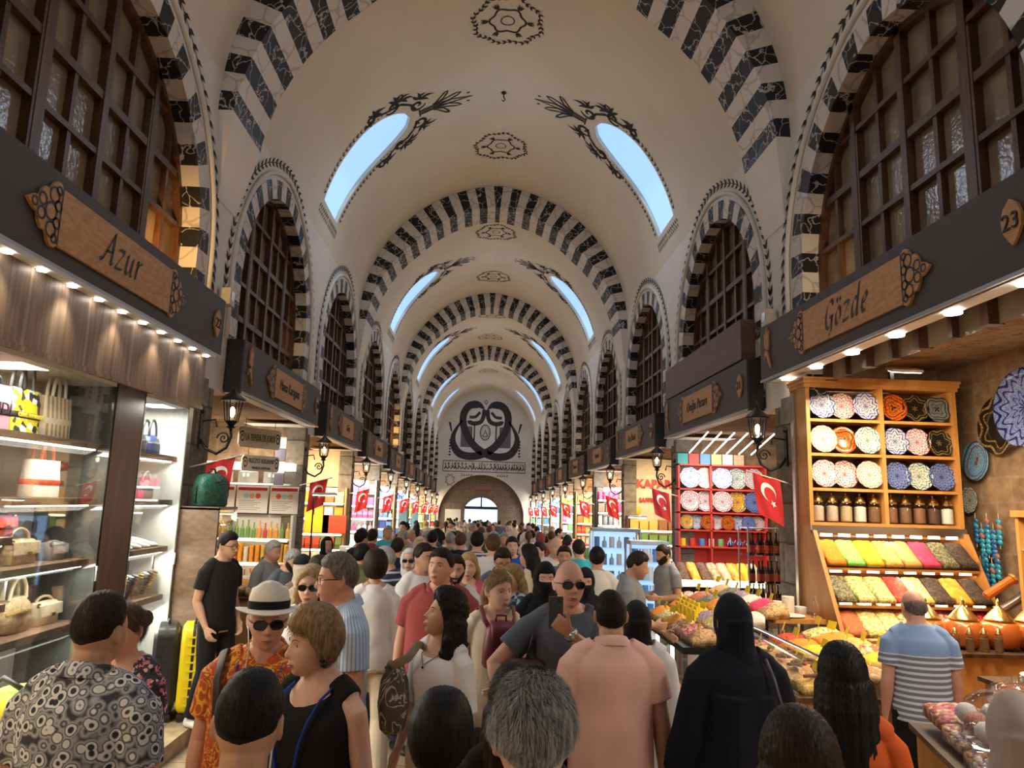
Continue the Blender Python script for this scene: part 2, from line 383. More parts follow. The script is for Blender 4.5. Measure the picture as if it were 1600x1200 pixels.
# striped arches across the vault: face and soffit, voussoirs of black and white marble
ARW = .50
def ard(t): return .17+.38*min(1, max(0, QC-abs(t))/2.6)
tn = 2
def cross_arch(yc_):
    global tn; tn += 1
    m = MB(); N = 45; TQ = QC+.05
    for i in range(N):
        for s_ in range(3):
            ta, tb = -TQ+2*TQ*(i+s_/3)/N, -TQ+2*TQ*(i+(s_+1)/3)/N
            P = lambda t, y, o: vsurf(t, y, o)
            da, db = ard(ta), ard(tb)
            a = [P(ta, yc_-ARW, 0), P(ta, yc_-ARW, da), P(ta, yc_+ARW, da), P(ta, yc_+ARW, 0)]
            b = [P(tb, yc_-ARW, 0), P(tb, yc_-ARW, db), P(tb, yc_+ARW, db), P(tb, yc_+ARW, 0)]
            for q in range(3): m.add([a[q], a[q+1], b[q+1], b[q]], [(0, 1, 2, 3)], i % 2)
    o = struct(m, 'trim_%d' % tn, [mb_black, mb_white])
    # plaster corbels where the arch dies into the wall
    tn += 1; c = MB()
    for sg in (-1, 1):
        A = [surf(sg, -.05, yc_-ARW, 0), surf(sg, -.05, yc_-ARW, ard(QC)), surf(sg, -.05, yc_+ARW, ard(QC)), surf(sg, -.05, yc_+ARW, 0)]
        B = [surf(sg, -1.0, yc_-.3, 0), surf(sg, -1.0, yc_-.3, .01), surf(sg, -1.0, yc_+.3, .01), surf(sg, -1.0, yc_+.3, 0)]
        c.loft([A, B])
    struct(c, 'trim_%d' % tn, plaster2)
for k in (-2, 0, 2, 4, 6): cross_arch(PY(k))
# window arches: striped band on the wall and its reveal, a moulding, the timber window behind
REV = .20
pane_m = None
def window_panes(name, base, tr):
    m, t, b = nt(name); b.inputs['Roughness'].default_value = .18
    nz = node(t, 'ShaderNodeTexNoise', i_Scale=2.0, i_Detail=4.0); L(t, coords(t), nz.inputs['Vector'])
    L(t, ramp(t, nz.outputs[0], [(.3, sc(base, .7)), (.7, sc(base, 1.35))]), b.inputs['Base Color'])
    b.inputs['Alpha'].default_value = tr
    n2 = node(t, 'ShaderNodeTexNoise', i_Scale=26.0, i_Detail=2.0); L(t, coords(t), n2.inputs['Vector']); bump(t, b, n2.outputs[0], .35, .01)
    return m
pane_l = window_panes('dusty_pane', (.25, .18, .11), .93)  # mottled brown base colour, almost opaque
pane_d = window_panes('dark_pane', (.20, .165, .13), .85)
def wall_arch(sg, k):
    global tn, wn
    yc_ = PY(k)+PITCH/2; m = MB(); near = k <= 2
    def P(a, ext, off): u, z = arch_pt(a, ext); return surf(sg, z-ZS, yc_+u, off)
    N = 25
    pts = []
    for i in range(N):
        for s_ in range(2):
            a, b = -1+2*(i+s_/2)/N, -1+2*(i+(s_+1)/2)/N
            c1 = [P(a, .27, .012), P(a, 0, .012), P(a, 0, -REV)]; c2 = [P(b, .27, .012), P(b, 0, .012), P(b, 0, -REV)]
            for q in range(2): m.add([c1[q], c1[q+1], c2[q+1], c2[q]], [(0, 1, 2, 3)], i % 2)
            m.add([P(a, .27, .012), P(b, .27, .012), P(b, .27, -.01), P(a, .27, -.01)], [(0, 1, 2, 3)], i % 2)
    zb = 3.3; nj = 6
    for s in (-1, 1):
        for i in range(nj):
            za, zb_ = ASP-(ASP-zb)*i/nj, ASP-(ASP-zb)*(i+1)/nj
            F = lambda w, z, o: surf(sg, z-ZS, yc_+s*w, o)
            c1 = [F(AW+.27, za, .012), F(AW, za, .012), F(AW, za, -REV)]; c2 = [F(AW+.27, zb_, .012), F(AW, zb_, .012), F(AW, zb_, -REV)]
            for q in range(2): m.add([c1[q], c1[q+1], c2[q+1], c2[q]], [(0, 1, 2, 3)], (i+1) % 2)
    tn += 1; struct(m, 'trim_%d' % tn, [mb_black, mb_white])
    # cream moulding
    mo = MB(); path = [(AW+.36, 3.9)]+[(AW+.36, 4.3)]+[None]
    pl = [P(-1+2*i/40, .36, .02) for i in range(41)]
    pl = [surf(sg, 3.9-ZS, yc_-AW-.36, .02)]+pl+[surf(sg, 3.9-ZS, yc_+AW+.36, .02)]
    mo.tube(pl, .03, 6); tn += 1; struct(mo, 'trim_%d' % tn, plaster2, True)
    # timber window
    w = MB(); XW = -REV-.03
    f = lambda y, z, o=0: surf(sg, min(z-ZS, 0), yc_+y, XW+o)+Vector((0, 0, max(0, z-ZS)))
    ap = [(-AW, 3.45)]+[arch_pt(-1+2*i/36) for i in range(37)]+[(AW, 3.45)]
    def bar(p, q, wd, dp=.05):
        A, B = f(*p), f(*q); d = (B-A); l = d.length
        if l < .02: return
        d.normalize(); rot = Matrix((Vector((1, 0, 0)), d, Vector((1, 0, 0)).cross(d))).transposed()
        w.box((A+B)/2, (dp*2, l, wd), rot)
    for i in range(len(ap)-1): bar(ap[i], ap[i+1], .12, .06)
    nv = 8
    for i in range(1, nv):
        y = -AW+2*AW*i/nv; zt = ASP+math.sqrt(max(0, (AW+AE)**2-(abs(y)+AE)**2))
        bar((y, 3.45), (y, zt), .085 if i % 2 == 0 else .05, .06 if i % 2 == 0 else .04)
        if near and i % 4 == 2:
            bar((y-.06, 4.35), (y-.06, min(zt, 5.8)), .03, .055); bar((y+.06, 4.35), (y+.06, min(zt, 5.8)), .03, .055)
    for z in (3.95, 4.38, 4.85, 5.35, 5.85):
        h = arch_half(z); bar((-h, z), (h, z), .075 if z in (4.38, 5.35) else .05, .05)
    wn += 1; wo = struct(w, 'window_%d' % wn, win_wood)
    g = MB(); n = len(ap); g.add([f(y, z, -.02) for y, z in ap], [tuple(range(n))])
    o = g.build('window_glass', pane_l if (k == -1 or (sg < 0 and k == 0)) else pane_d, wo)
for k in range(-1, KEND):
    for sg in (-1, 1): wall_arch(sg, k)
# rooms behind: shop box and upper room of every bay
def rooms(sg, nm):
    m = MB()
    for k in range(-2, KEND):
        y0, y1 = PY(k)+.04, PY(k+1)-.04
        xa, xb = X0+sg*HW, X0+sg*(HW+BACK); dz = dzy((y0+y1)/2); CZ = (3.42 if k > -1 else 3.74)+dz; F0 = dz-.2; SZ = STEPH+dzy(PY(k+.3))
        m.add([(xb, y0, F0), (xb, y1, F0), (xb, y1, CZ), (xb, y0, CZ)], [(0, 1, 2, 3)], 0)
        for y in (y0, y1): m.add([(xa, y, F0), (xb, y, F0), (xb, y, CZ), (xa, y, CZ)], [(0, 1, 2, 3)], 1)
        m.add([(xa, y0, CZ), (xb, y0, CZ), (xb, y1, CZ), (xa, y1, CZ)], [(0, 1, 2, 3)], 2)
        m.add([(xb-sg*.9, y0, CZ), (xb-sg*.9, y1, CZ), (xb-sg*.9, y1, 7), (xb-sg*.9, y0, 7)], [(0, 1, 2, 3)], 0)
        for y in (y0, y1): m.add([(xa, y, CZ), (xb, y, CZ), (xb, y, 7), (xa, y, 7)], [(0, 1, 2, 3)], 1)
        m.add([(X0+sg*(HW+.3), y0, SZ), (xb, y0, SZ), (xb, y1, SZ), (X0+sg*(HW+.3), y1, SZ)], [(0, 1, 2, 3)], 3)
        m.add([(xa, y0, 7), (xb, y0, 7), (xb, y1, 7), (xa, y1, 7)], [(0, 1, 2, 3)], 2)
    return struct(m, nm, [stone_shop, stone_shopx, stone_shop, step_m])
rooms(-1, 'wall_left_shops'); rooms(1, 'wall_right_shops')
# unseen wall added behind the camera to keep sky light out
m = MB(); m.add([(X0-4, YB-.4, 0), (X0+4, YB-.4, 0), (X0+4, YB-.4, 10), (X0-4, YB-.4, 10)], [(0, 1, 2, 3)]); struct(m, 'wall_rear_blocker', plaster2)
# ---------------------------------------------------------------- end wall with the stone gate
DW, DSP, DH = 1.155, 1.6, 2.3           # door half width, spring, crown
def end_wall():
    global tn
    m = MB(); Y = YEND; GC = X0-.15
    def arc_(w, sp, h, n=24):
        # segment from (-w, sp) over (0, h): circle
        r = ((h-sp)**2+w*w)/(2*(h-sp)); c = h-r; am = math.asin(min(1, w/r)) if h-sp <= w else PI-math.asin(w/r)
        return [(-r*math.sin(am*(1-2*i/n)), c+r*math.cos(am*(1-2*i/n))) for i in range(n+1)]
    gate = [(-2.93, -1.2)]+arc_(2.93, 1.3, 3.85)+[(2.93, -1.2)]
    n = len(gate)
    # plaster tympanum above the stone arch, up to the vault
    top = []
    for x, z in gate:
                p = vsurf(max(-1, min(1, x/2.95))*QC, Y, -.05) if z > 0 else Vector((X0+(3.4 if x > 0 else -3.4), Y, -1.2)); top.append(p)
    for i in range(n-1):
        a, b = gate[i], gate[i+1]
        m.add([(GC+a[0], Y, a[1]), (GC+b[0], Y, b[1]), top[i+1], top[i]], [(0, 1, 2, 3)], 0)
        m.add([(GC+a[0], Y, a[1]), (GC+b[0], Y, b[1]), (GC+b[0], Y+.5, b[1]), (GC+a[0], Y+.5, a[1])], [(0, 1, 2, 3)], 1)
    door = [(-DW, -1.2), (-DW, DSP)]+arc_(DW, DSP, DH, 16)[1:-1]+[(DW, DSP), (DW, -1.2)]
    # stone wall with the door opening
    L_ = [(x, z) for x, z in door]; nd = len(L_)
    o2 = [(-3.3, -1.2), (-3.3, 3.0)]+[(-3.3+6.6*(i/(nd-5)), 4.2) for i in range(nd-4)]+[(3.3, 3.0), (3.3, -1.2)]
    for i in range(nd-1):
        a, b = L_[i], L_[i+1]; c, d = o2[i], o2[i+1]
        m.add([(GC+a[0], Y+.5, a[1]), (GC+b[0], Y+.5, b[1]), (GC+d[0], Y+.5, d[1]), (GC+c[0], Y+.5, c[1])], [(0, 1, 2, 3)], 1)
        m.add([(GC+a[0], Y+.5, a[1]), (GC+b[0], Y+.5, b[1]), (GC+b[0], Y+1.6, b[1]), (GC+a[0], Y+1.6, a[1])], [(0, 1, 2, 3)], 1)
    struct(m, 'wall_end', [plaster2, stone_end])
    # daylight court outside the gate
    d = MB(); d.bx(GC-DW, GC+DW, Y+1.2, Y+1.3, DSP-.12, DSP+.08); d.bx(GC-.05, GC+.05, Y+1.2, Y+1.3, DSP, DH)
    struct(d, 'door_1', pm('gate_metal', (.05, .07, .12), .5))
    # painted calligraphy: a mirrored pair of looping letters, a ring medallion, an inscription band
    c = MB(); fn = lambda u, v, o=[0]: Vector((X0-.05+u*.95, Y-.012-.002*(u > .0), v if v < 4.9 else 4.92+(v-5.1)*1.02))
    def sp(pts, n=10):
        out = []; P_ = [pts[0]]+pts+[pts[-1]]
        for i in range(1, len(P_)-2):
            p0, p1, p2, p3 = P_[i-1], P_[i], P_[i+1], P_[i+2]
            for j in range(n):
                t = j/n; out.append(tuple(.5*(2*b+(-a+c_)*t+(2*a-5*b+4*c_-d_)*t*t+(-a+3*b-3*c_+d_)*t**3) for a, b, c_, d_ in zip(p0, p1, p2, p3)))
        return out+[pts[-1]]
    for s in (-1, 1):
        loop = [(.12, 8.55), (.55, 8.85), (1.25, 8.75), (1.65, 8.1), (1.55, 7.2), (.95, 6.2), (.2, 5.62), (-.8, 5.30), (-1.75, 5.42), (-2.25, 5.95), (-2.35, 6.6), (-2.1, 7.2), (-1.72, 7.75)]
        p = sp([(s*a, b) for a, b in loop]); n = len(p)
        c.stroke(p, [.06+.46*min(1, i/12)*(1 if i < n*.72 else max(.15, 1-(i-n*.72)/(n*.28))) for i in range(n)], fn)
        hd = sp([(s*a, b) for a, b in [(.12, 8.55), (.18, 8.0), (.4, 7.65), (.9, 7.55), (1.35, 7.7)]]); c.stroke(hd, [.1, .16]+[.3]*(len(hd)-6)+[.2, .15, .1, .05], fn)
        hd = sp([(s*a, b) for a, b in [(.42, 8.35), (.75, 8.02), (1.2, 7.98)]]); c.stroke(hd, .2, fn)
        c.add([fn(s*u, v) for u, v in [(2.55, 7.6), (2.72, 7.6), (2.52, 6.95), (2.42, 6.95)]], [(0, 1, 2, 3)])
        for j in range(6): c.add([fn(s*2.55+x, 5.35+j*.2+y) for x, y in [(-.1, 0), (0, .1), (.1, 0), (0, -.06)]], [(0, 1, 2, 3)])
        gl_ = MB()
    for s in (-1, 1): c.add([fn(s*u, v) for u, v in [(.75, 6.35), (.75, 7.5), (.85, 7.5), (.85, 6.35)]], [(0, 1, 2, 3)])
    ring = [(.36*math.cos(2*PI*i/32), 6.95+.52*math.sin(2*PI*i/32)) for i in range(33)]; c.stroke(ring, .07, fn)
    ring = [(.26*math.cos(2*PI*i/32), 6.95+.40*math.sin(2*PI*i/32)) for i in range(33)]; c.stroke(ring, .03, fn)
    for pts in ([(-.15, 6.75), (-.05, 6.95), (0, 7.2), (.05, 6.95), (.15, 6.75)], [(-.18, 6.72), (0, 6.66), (.18, 6.72)], [(0, 8.9), (-.12, 9.05), (0, 9.2), (.12, 9.05), (0, 8.9)]): c.stroke(pts, .06, fn)
    bx0, bx1, bz0, bz1 = -3.0, 3.0, 4.98, 5.22
    bz0, bz1 = 4.05, 4.78
    for a, b in (((bx0, bz0), (bx1, bz0)), ((bx0, bz1), (bx1, bz1)), ((bx0, bz0), (bx0, bz1)), ((bx1, bz0), (bx1, bz1))): c.stroke([a, b], .045, fn)
    r = random.Random(3); x = bx0+.1; ncell = 0
    while x < bx1-.15:
        wv = r.uniform(.14, .30); b0 = bz0+.2; 
        pts = sp([(x, b0+r.uniform(0, .05)), (x+wv*.3, b0-.02), (x+wv*.6, b0+r.uniform(.05, .25)), (x+wv, b0+r.uniform(0, .05))], 5); c.stroke(pts, .06, fn)
        if r.random() < .8: c.stroke([(x+wv*.5, b0), (x+wv*.5+.02, b0+r.uniform(.3, .45))], .05, fn)
        if r.random() < .6: c.stroke([(x+wv*.2, b0+.28), (x+wv*.5, b0+.4)], .045, fn)
        x += wv; ncell += 1
        if ncell % 4 == 0: c.stroke([(x+.02, bz0), (x+.02, bz1)], .03, fn); x += .06
    for s in (-1, 1):
        for j in range(5): c.stroke([(s*1.3+(j-2)*.17, 3.75+.03*(j % 2)), (s*1.3+(j-2)*.17+.1, 3.82)], .05, fn); c.stroke([(s*1.3+(j-2)*.17+.05, 3.75), (s*1.3+(j-2)*.17+.06, 3.9)], .03, fn)
    for j in range(8):
        a = 2*PI*j/8; c.stroke([(-2.45+.22*math.cos(a), 3.45+.28*math.sin(a)), (-2.45+.36*math.cos(a+.4), 3.45+.46*math.sin(a+.4)), (-2.45+.22*math.cos(a+.8), 3.45+.28*math.sin(a+.8))], .045, fn)
    tn += 1; struct(c, 'trim_%d' % tn, pm('calligraphy_ink', (.028, .027, .032), .7, 0, .1, 10))
    # gallery openings behind the letters and the little plaque over the door
    gq = MB()
    for s in (-1, 1): gq.add([(X0+s*u, Y-.008, v) for u, v in [(.95, 5.75), (1.75, 5.75), (1.75, 7.2), (.95, 7.2)]], [(0, 1, 2, 3)])
    tn += 1; struct(gq, 'trim_%d' % tn, pm('gallery_screen', (.12, .11, .12), .5, 0, .3, 40))
    pq = MB(); pq.bx(GC-.55, GC+.55, Y+.44, Y+.49, 2.85, 3.1); tn += 1; struct(pq, 'trim_%d' % tn, pm('gate_plaque', (.30, .14, .09), .6))
    # outside: paving and a pale far facade in daylight
    f = MB(); f.bx(GC-9, GC+9, Y+14, Y+14.4, -2, 7); struct(f, 'wall_outside', pm('outside_wall', (.75, .80, .88), .8))
end_wall()
def P_door(): return X0-.15
lamp('daylight_at_gate', 'AREA', (X0-.15, YEND+4.5, 4.6), 900, (.75, .88, 1), 4, (math.radians(-60), 0, 0), 3)
# ---------------------------------------------------------------- painted ornament of the vault
def spiral(cx, cy, r0, r1, a0, a1, n=26):
    return [(cx+(r0+(r1-r0)*i/n)*math.cos(a0+(a1-a0)*i/n), cy+(r0+(r1-r0)*i/n)*math.sin(a0+(a1-a0)*i/n)) for i in range(n+1)]
def leafp(mb, x, y, a, l, w, fn):
    c, s_ = math.cos(a), math.sin(a)
    mb.add([fn(x+c*u-s_*v, y+s_*u+c*v) for u, v in ((0, 0), (l*.4, w), (l, 0), (l*.4, -w))], [(0, 1, 2, 3)])
def acan(mb, x, y, a, l, s, fn):      # a spray of three curved leaves
    for d, k in ((-.55, .8), (0, 1.1), (.55, .75)):
        pts = []; an = a+d*s; px, py = x-.10*math.cos(a), y-.10*math.sin(a)
        for i in range(8): pts.append((px, py)); an += s*(.16 if d >= 0 else -.10); px += l*k/7*math.cos(an); py += l*k/7*math.sin(an)
        mb.stroke(pts, [.012, .040, .060, .066, .058, .042, .022, .006], fn)
for i, ys in enumerate(SKY[1:5]):
    m = MB(); f0 = lambda t, y: vsurf(t, y, .006)
    # two medallions on the crown
    for dy in (-2.1, 2.1):
        cy = ys+dy; fn = lambda u, v: f0(u, cy+v)
        for j in range(36):
            a = 2*PI*j/36; r = .56+.03*math.sin(8*a)
            leafp(m, r*math.cos(a), r*math.sin(a), a+PI/2+.5, .10, .024, fn); leafp(m, r*math.cos(a), r*math.sin(a), a+PI/2-.6, .09, .02, fn)
        m.stroke([((.56+.03*math.sin(8*a))*math.cos(a), (.56+.03*math.sin(8*a))*math.sin(a)) for a in [2*PI*j/64 for j in range(65)]], .012, fn)
        m.stroke([((.28+.025*math.cos(6*a))*math.cos(a), (.28+.025*math.cos(6*a))*math.sin(a)) for a in [2*PI*j/60 for j in range(61)]], .035, fn)
        m.stroke([(.11*math.cos(a), .11*math.sin(a)) for a in [2*PI*j/24 for j in range(25)]], .02, fn)
        for j in range(6):
            a = 2*PI*j/6
            for d in (-.35, 0, .35): leafp(m, .31*math.cos(a), .31*math.sin(a), a+d, .15, .025, fn)
    # frame of each skylight
    for sg in (-1, 1):
        g = lambda u, v, sg=sg: surf(sg, SQ0+v, ys+u, .006)      # v up the vault from the foot of the skylight, u along the street
        H = SQ1-SQ0
        for s in (-1, 1):
            for j in range(15):
                q = .08+j*.105; w = sky_half(SQ0+min(q, H*.6))+.12
                if q < 1.5:
                    leafp(m, s*w, q, PI/2+s*.7, .09, .022, g); leafp(m, s*w, q, PI/2-s*.7, .09, .022, g)
                    if j % 2: leafp(m, s*(w+.01), q+.05, PI/2, .035, .02, g)
            for cx, cy, r, d in ((.80, 1.62, .13, 1), (.66, 2.12, .16, 1), (.30, 2.62, .17, -1)):
                sp = spiral(s*cx, cy, .02, r, 0, s*d*3.6*PI/1.5); n = len(sp); m.stroke(sp, [.026+.045*math.sin(PI*k/n) for k in range(n)], g)
            path = [(.70, 1.45), (.78, 1.75), (.66, 1.98), (.60, 2.3), (.42, 2.48), (.2, 2.56)]
            m.stroke([(s*a, b) for a, b in path], [.03, .065, .045, .065, .05, .07], g)
            for a, b, an, l in ((.88, 1.80, .9, .26), (.90, 1.72, .5, .22), (.80, 2.28, .8, .30), (.84, 2.2, .35, .24), (.74, 2.4, 1.2, .25), (.5, 2.75, .9, .3), (.56, 2.66, .5, .22)):
                acan(m, s*a, b, an if s > 0 else PI-an, l, s, g)
            for j in range(9): leafp(m, s*(.62+.06*j/9), 1.6+j*.09, 0 if s > 0 else PI, .05, .02, g)
            m.stroke([(s*.06, 2.66), (s*.06, 2.92)], .035, g); m.stroke([(s*.02, 2.66), (s*.02, 2.92)], .02, g)
            for a, l in ((.35, .62), (.85, .5)):
                for e in (-.08, .08):
                    x1, y1 = s*l*math.sin(a), 2.92+l*math.cos(a)
                    m.stroke([(s*.05, 2.92), (s*(l*.5*math.sin(a+e*2)), 2.92+l*.55*math.cos(a+e*2)), (s*l*.85*math.sin(a+e), 2.92+l*.85*math.cos(a+e)), (x1, y1)], [.03, .035, .035, .02], g)
            m.stroke([(0, 2.92), (s*.05, 3.3), (0, 3.72)], [.03, .03, .015], g)
            leafp(m, s*.12, 3.6, 1.2 if s > 0 else PI-1.2, .08, .03, g); leafp(m, s*.3, 3.2, 0, .06, .03, g)
            # V of little leaves below the foot
            for j in range(7):
                x = s*(.04+.10*j); leafp(m, x, -.09, -1.57+s*.6, .13, .024, g); leafp(m, x, -.20, -1.57+s*.6, .10, .020, g)
        m.stroke([(-.12, 2.64), (.12, 2.64)], .03, g); m.stroke([(-.12, 2.94), (.12, 2.94)], .03, g)
    tn += 1; struct(m, 'trim_%d' % tn, ink)
# garland of leaves round every window arch
for k in range(-1, 6):
    m = MB()
    for sg in (-1, 1):
        yc_ = PY(k)+PITCH/2
        def P(u, z): return surf(sg, z-ZS, yc_+u, .008)
        path = [(-(AW+.50), 4.15+i*.12) for i in range(5)]+[arch_pt(-1+2*i/44, .50) for i in range(45)]+[(AW+.50, ASP-.1-i*.12) for i in range(4)]
        m.stroke(path, .01, P)
        for i in range(len(path)-1):
            (a, b), (c, d) = path[i], path[i+1]; an = math.atan2(d-b, c-a)
            for s in (-1, 1): leafp(m, a, b, an+s*.5, .14, .024, P)
    tn += 1; struct(m, 'trim_%d' % tn, ink)
# small hook in the middle of the crown
hk = thing('ceiling_hook', 'small dark iron hook hanging from the crown of the vault between two medallions', 'hook', vsurf(0, SKY[1], .0))
m = MB(); m.tube([(0, 0, .02), (0, 0, -.10), (.03, 0, -.15), (0, 0, -.19), (-.03, 0, -.16)], .012, 6); m.lathe([(.05, 0), (.05, -.02), (.0, -.03)], n=10); m.build('hook', iron, hk, True)
# ---------------------------------------------------------------- text
def text_mesh(body, size, shear=0, align='CENTER', ext=.004, bold=0):
    c = bpy.data.curves.new('txt', 'FONT'); c.body = body; c.size = size; c.shear = shear; c.align_x = align; c.align_y = 'CENTER'; c.extrude = ext; c.offset = bold; c.resolution_u = 3
    o = bpy.data.objects.new('txt', c); COL.objects.link(o)
    dg = bpy.context.evaluated_depsgraph_get(); me = bpy.data.meshes.new_from_object(o.evaluated_get(dg)); bpy.data.objects.remove(o); bpy.data.curves.remove(c)
    return me
def text_obj(name, body, size, mat, parent, loc, shear=0, sx=1, bold=0):
    me = text_mesh(body, size, shear, bold=bold)
    for v in me.vertices:             # text plane -> local x, z; facing -y
        x, y, z = v.co; v.co = (x*sx, -z, y)
    me.materials.clear(); me.materials.append(mat)
    return link(name, me, parent, loc)
NIB = {'A': [[(-.05, .12), (.1, 0), (.35, .6), (.78, 1.55)], [(.75, 1.62), (.84, .8), (.88, .05), (1.05, .06)], [(.28, .55), (.86, .6)]],
 'z': [[(.02, .9), (.15, 1), (.6, .95), (.05, .08), (.3, .02), (.68, .08)]],
 'u': [[(0, .85), (.1, 1), (.06, .35), (.16, .03), (.36, .12), (.6, .55)], [(.62, 1), (.57, .2), (.66, .02), (.82, .14)]],
 'r': [[(0, .88), (.1, 1), (.08, 0)], [(.09, .55), (.28, .95), (.5, .98)]],
 'G': [[(.95, 1.32), (.72, 1.6), (.32, 1.35), (.1, .75), (.2, .15), (.5, -.02), (.78, .2), (.86, .62)], [(.55, .62), (1.02, .64)], [(.86, .6), (.8, -.2), (.5, -.42)]],
 'o': [[(.45, 1), (.14, .75), (.08, .25), (.32, 0), (.6, .3), (.62, .75), (.42, 1.0)], [(.16, 1.50), (.26, 1.32)], [(.50, 1.50), (.60, 1.32)]],
 'd': [[(.6, .92), (.35, 1), (.1, .6), (.12, .1), (.32, .02), (.6, .42)], [(.78, 1.75), (.62, .25), (.7, 0), (.86, .12)]],
 'e': [[(.1, .48), (.42, .58), (.54, .84), (.4, 1), (.16, .75), (.08, .3), (.26, 0), (.6, .22)]]}
def nib_text(word, h, mb, y=0.0):
    x = 0; fs = []; s_ = h; nx, nz = math.cos(.7)*.135*h, math.sin(.7)*.135*h
    for ch in word:
        w = .72
        for pts in NIB[ch]:
            out = []; Q = [pts[0]]+pts+[pts[-1]]
            for i in range(1, len(Q)-2):
                for j in range(5):
                    t = j/5; out.append(tuple(.5*(2*b+(c-a)*t+(2*a-5*b+4*c-d)*t*t+(-a+3*b-3*c+d)*t**3) for a, b, c, d in zip(Q[i-1], Q[i], Q[i+1], Q[i+2])))
            out.append(pts[-1]); w = max(w, max(p[0] for p in pts))
            vs = []
            for u, v in out:
                X, Z = (x+u+.18*v)*s_, v*s_; vs += [(X+nx, y, Z+nz), (X-nx, y, Z-nz)]
            fs.append((vs, [(2*i, 2*i+1, 2*i+3, 2*i+2) for i in range(len(out)-1)]))
        x += w+.22
    W_ = x*s_
    for vs, f in fs: mb.add([(a-W_/2, b, c) for a, b, c in vs], f)
    return mb
# ---------------------------------------------------------------- shop signboards
def plaque_outline(Lp, Hp, e):
    end = [(0, .5), (.08, .57), (.2, .56), (.3, .48), (.36, .36), (.52, .36), (.62, .26), (.66, .14), (.8, .12), (1.0, 0)]
    r = [(Lp/2+a*e, b*Hp) for a, b in end]; r += [(x, -z) for x, z in r[::-1][1:]]
    return r+[(-x, z) for x, z in r[::-1]]
def signboard(sg, yc_, Ls, z0, z1, body, num, label, depth=.205, xf=None, Lp=2.0, nib=False, detail=True, lamps=0, group=None, px=0.0):
    H = z1-z0; x = xf if xf is not None else X0+sg*(HW-.22)
    t = thing('shop_signboard', label, 'sign', (x, yc_, z0), PI/2 if sg < 0 else -PI/2, group)
    b = MB(); b.bx(-Ls/2, Ls/2, 0, .02, 0, H, 0); b.bx(-Ls/2, -Ls/2+.02, .02, depth, 0, H, 1); b.bx(Ls/2-.02, Ls/2, .02, depth, 0, H, 1); b.bx(-Ls/2+.02, Ls/2-.02, .02, depth, H-.02, H, 1); b.bx(-Ls/2+.02, Ls/2-.02, .02, depth, .0, .02, 2)
    b.build('board', [fascia_m, fascia_d, white_paint], t)
    if detail:
        tr = MB(); tr.bx(-Ls/2, Ls/2, -.012, 0, -.01, .018); tr.bx(-Ls/2, Ls/2, .03, .05, -.012, 0); tr.build('edge_trim', steel, t)
    Hp = H*.62; e = .34 if detail else .2; zc_ = H*.52
    p = MB(); o = plaque_outline(Lp, Hp, e); p.prism(o, lambda u, v, w: Vector((px+u, -.004-w, zc_+v)), .022, 0)
    po = p.build('plaque', [plaque_m], t)
    k = MB(); fn = lambda u, v: Vector((px+u, -.029, zc_+v))
    for s in (-1, 1):
        k = MB(); k.stroke([(s*Lp/2, -.5*Hp), (s*Lp/2, .5*Hp)], .012, fn)
        cs = [(.25, .3, .13), (.25, -.3, .13), (.3, 0, .15), (.58, .12, .10), (.58, -.12, .10), (.1, .15, .09), (.1, -.15, .09), (.8, 0, .07), (.12, .42, .07), (.12, -.42, .07)]
        for a, v, r in cs: k.stroke([(s*(Lp/2+a*e)+r*Hp*math.cos(2*PI*j/12), v*Hp+r*Hp*math.sin(2*PI*j/12)) for j in range(13)], .016 if detail else .03, fn)
        k.build('carving', letter_m, po)
    if nib:
        n = nib_text(body, .155, MB(), -.03); n.build('lettering', letter_m, t, None, (px, 0, zc_-.10))
    elif body: text_obj('lettering', body, Hp*.52, letter_m, t, (px, -.028, zc_), .18, min(1, Lp*.78/(len(body)*Hp*.28)))
    # tulip emblem at the reading start, number shield at the end
    q = MB(); tu = [(0, .02), (.035, .0), (.06, .05), (.05, .13), (.075, .22), (.03, .17), (.012, .28), (-.012, .17), (-.05, .22), (-.055, .12), (-.05, .04)]
    st = [(-.015, 0), (.02, -.01), (.05, -.08), (.085, -.17), (.10, -.22), (.05, -.16), (.0, -.06), (-.05, -.05), (-.07, -.10), (-.06, -.03)]
    for pl in (tu, st): q.prism(pl, lambda u, v, w: Vector((-Ls/2+.22+u*1.0, -.004-w, H*.52+v)), .02)
    em = q.build('tulip_emblem', plaque_m, t)
    q = MB(); q.stroke([(.0, .05), (.008, .10), (0, .14)], [.004, .02, .004], lambda u, v: Vector((-Ls/2+.22+u, -.026, H*.52+v))); q.build('slit', letter_m, em)
    if num:
        sh = [(0, .15), (.06, .10), (.085, .03), (.08, -.04), (.05, -.09), (.0, -.15)]; sh += [(-a, b) for a, b in sh[::-1][1:-1]]
        q = MB(); q.prism(sh, lambda u, v, w: Vector((Ls/2-.22+u, -.004-w, H*.52+v)), .02); bd = q.build('number_shield', plaque_m, t)
        text_obj('numeral', num, .15, letter_m, bd, (Ls/2-.22, -.028, H*.52))
    for i in range(lamps):
        l = MB(); xx = -Ls/2+.35+(Ls-.7)*i/max(1, lamps-1); l.lathe([(.06, -.022), (.06, 0)], (xx, .15, .0), 14); l.build('downlight', led_m, t)
    return t
yA = PY(-1)+PITCH/2
signboard(-1, yA-.05, 4.15, 3.54, 4.17, 'Azur', '22', 'large grey shop signboard on the near left side, wooden plaque and number 22', nib=True, Lp=1.72, px=-.18)
signboard(1, yA+.22, 4.25, 3.54, 4.17, 'Gözde'.replace('ö', 'o'), '23', 'large grey shop signboard on the near right side, wooden plaque and number 23', nib=True, Lp=1.72, lamps=6, px=-.10)
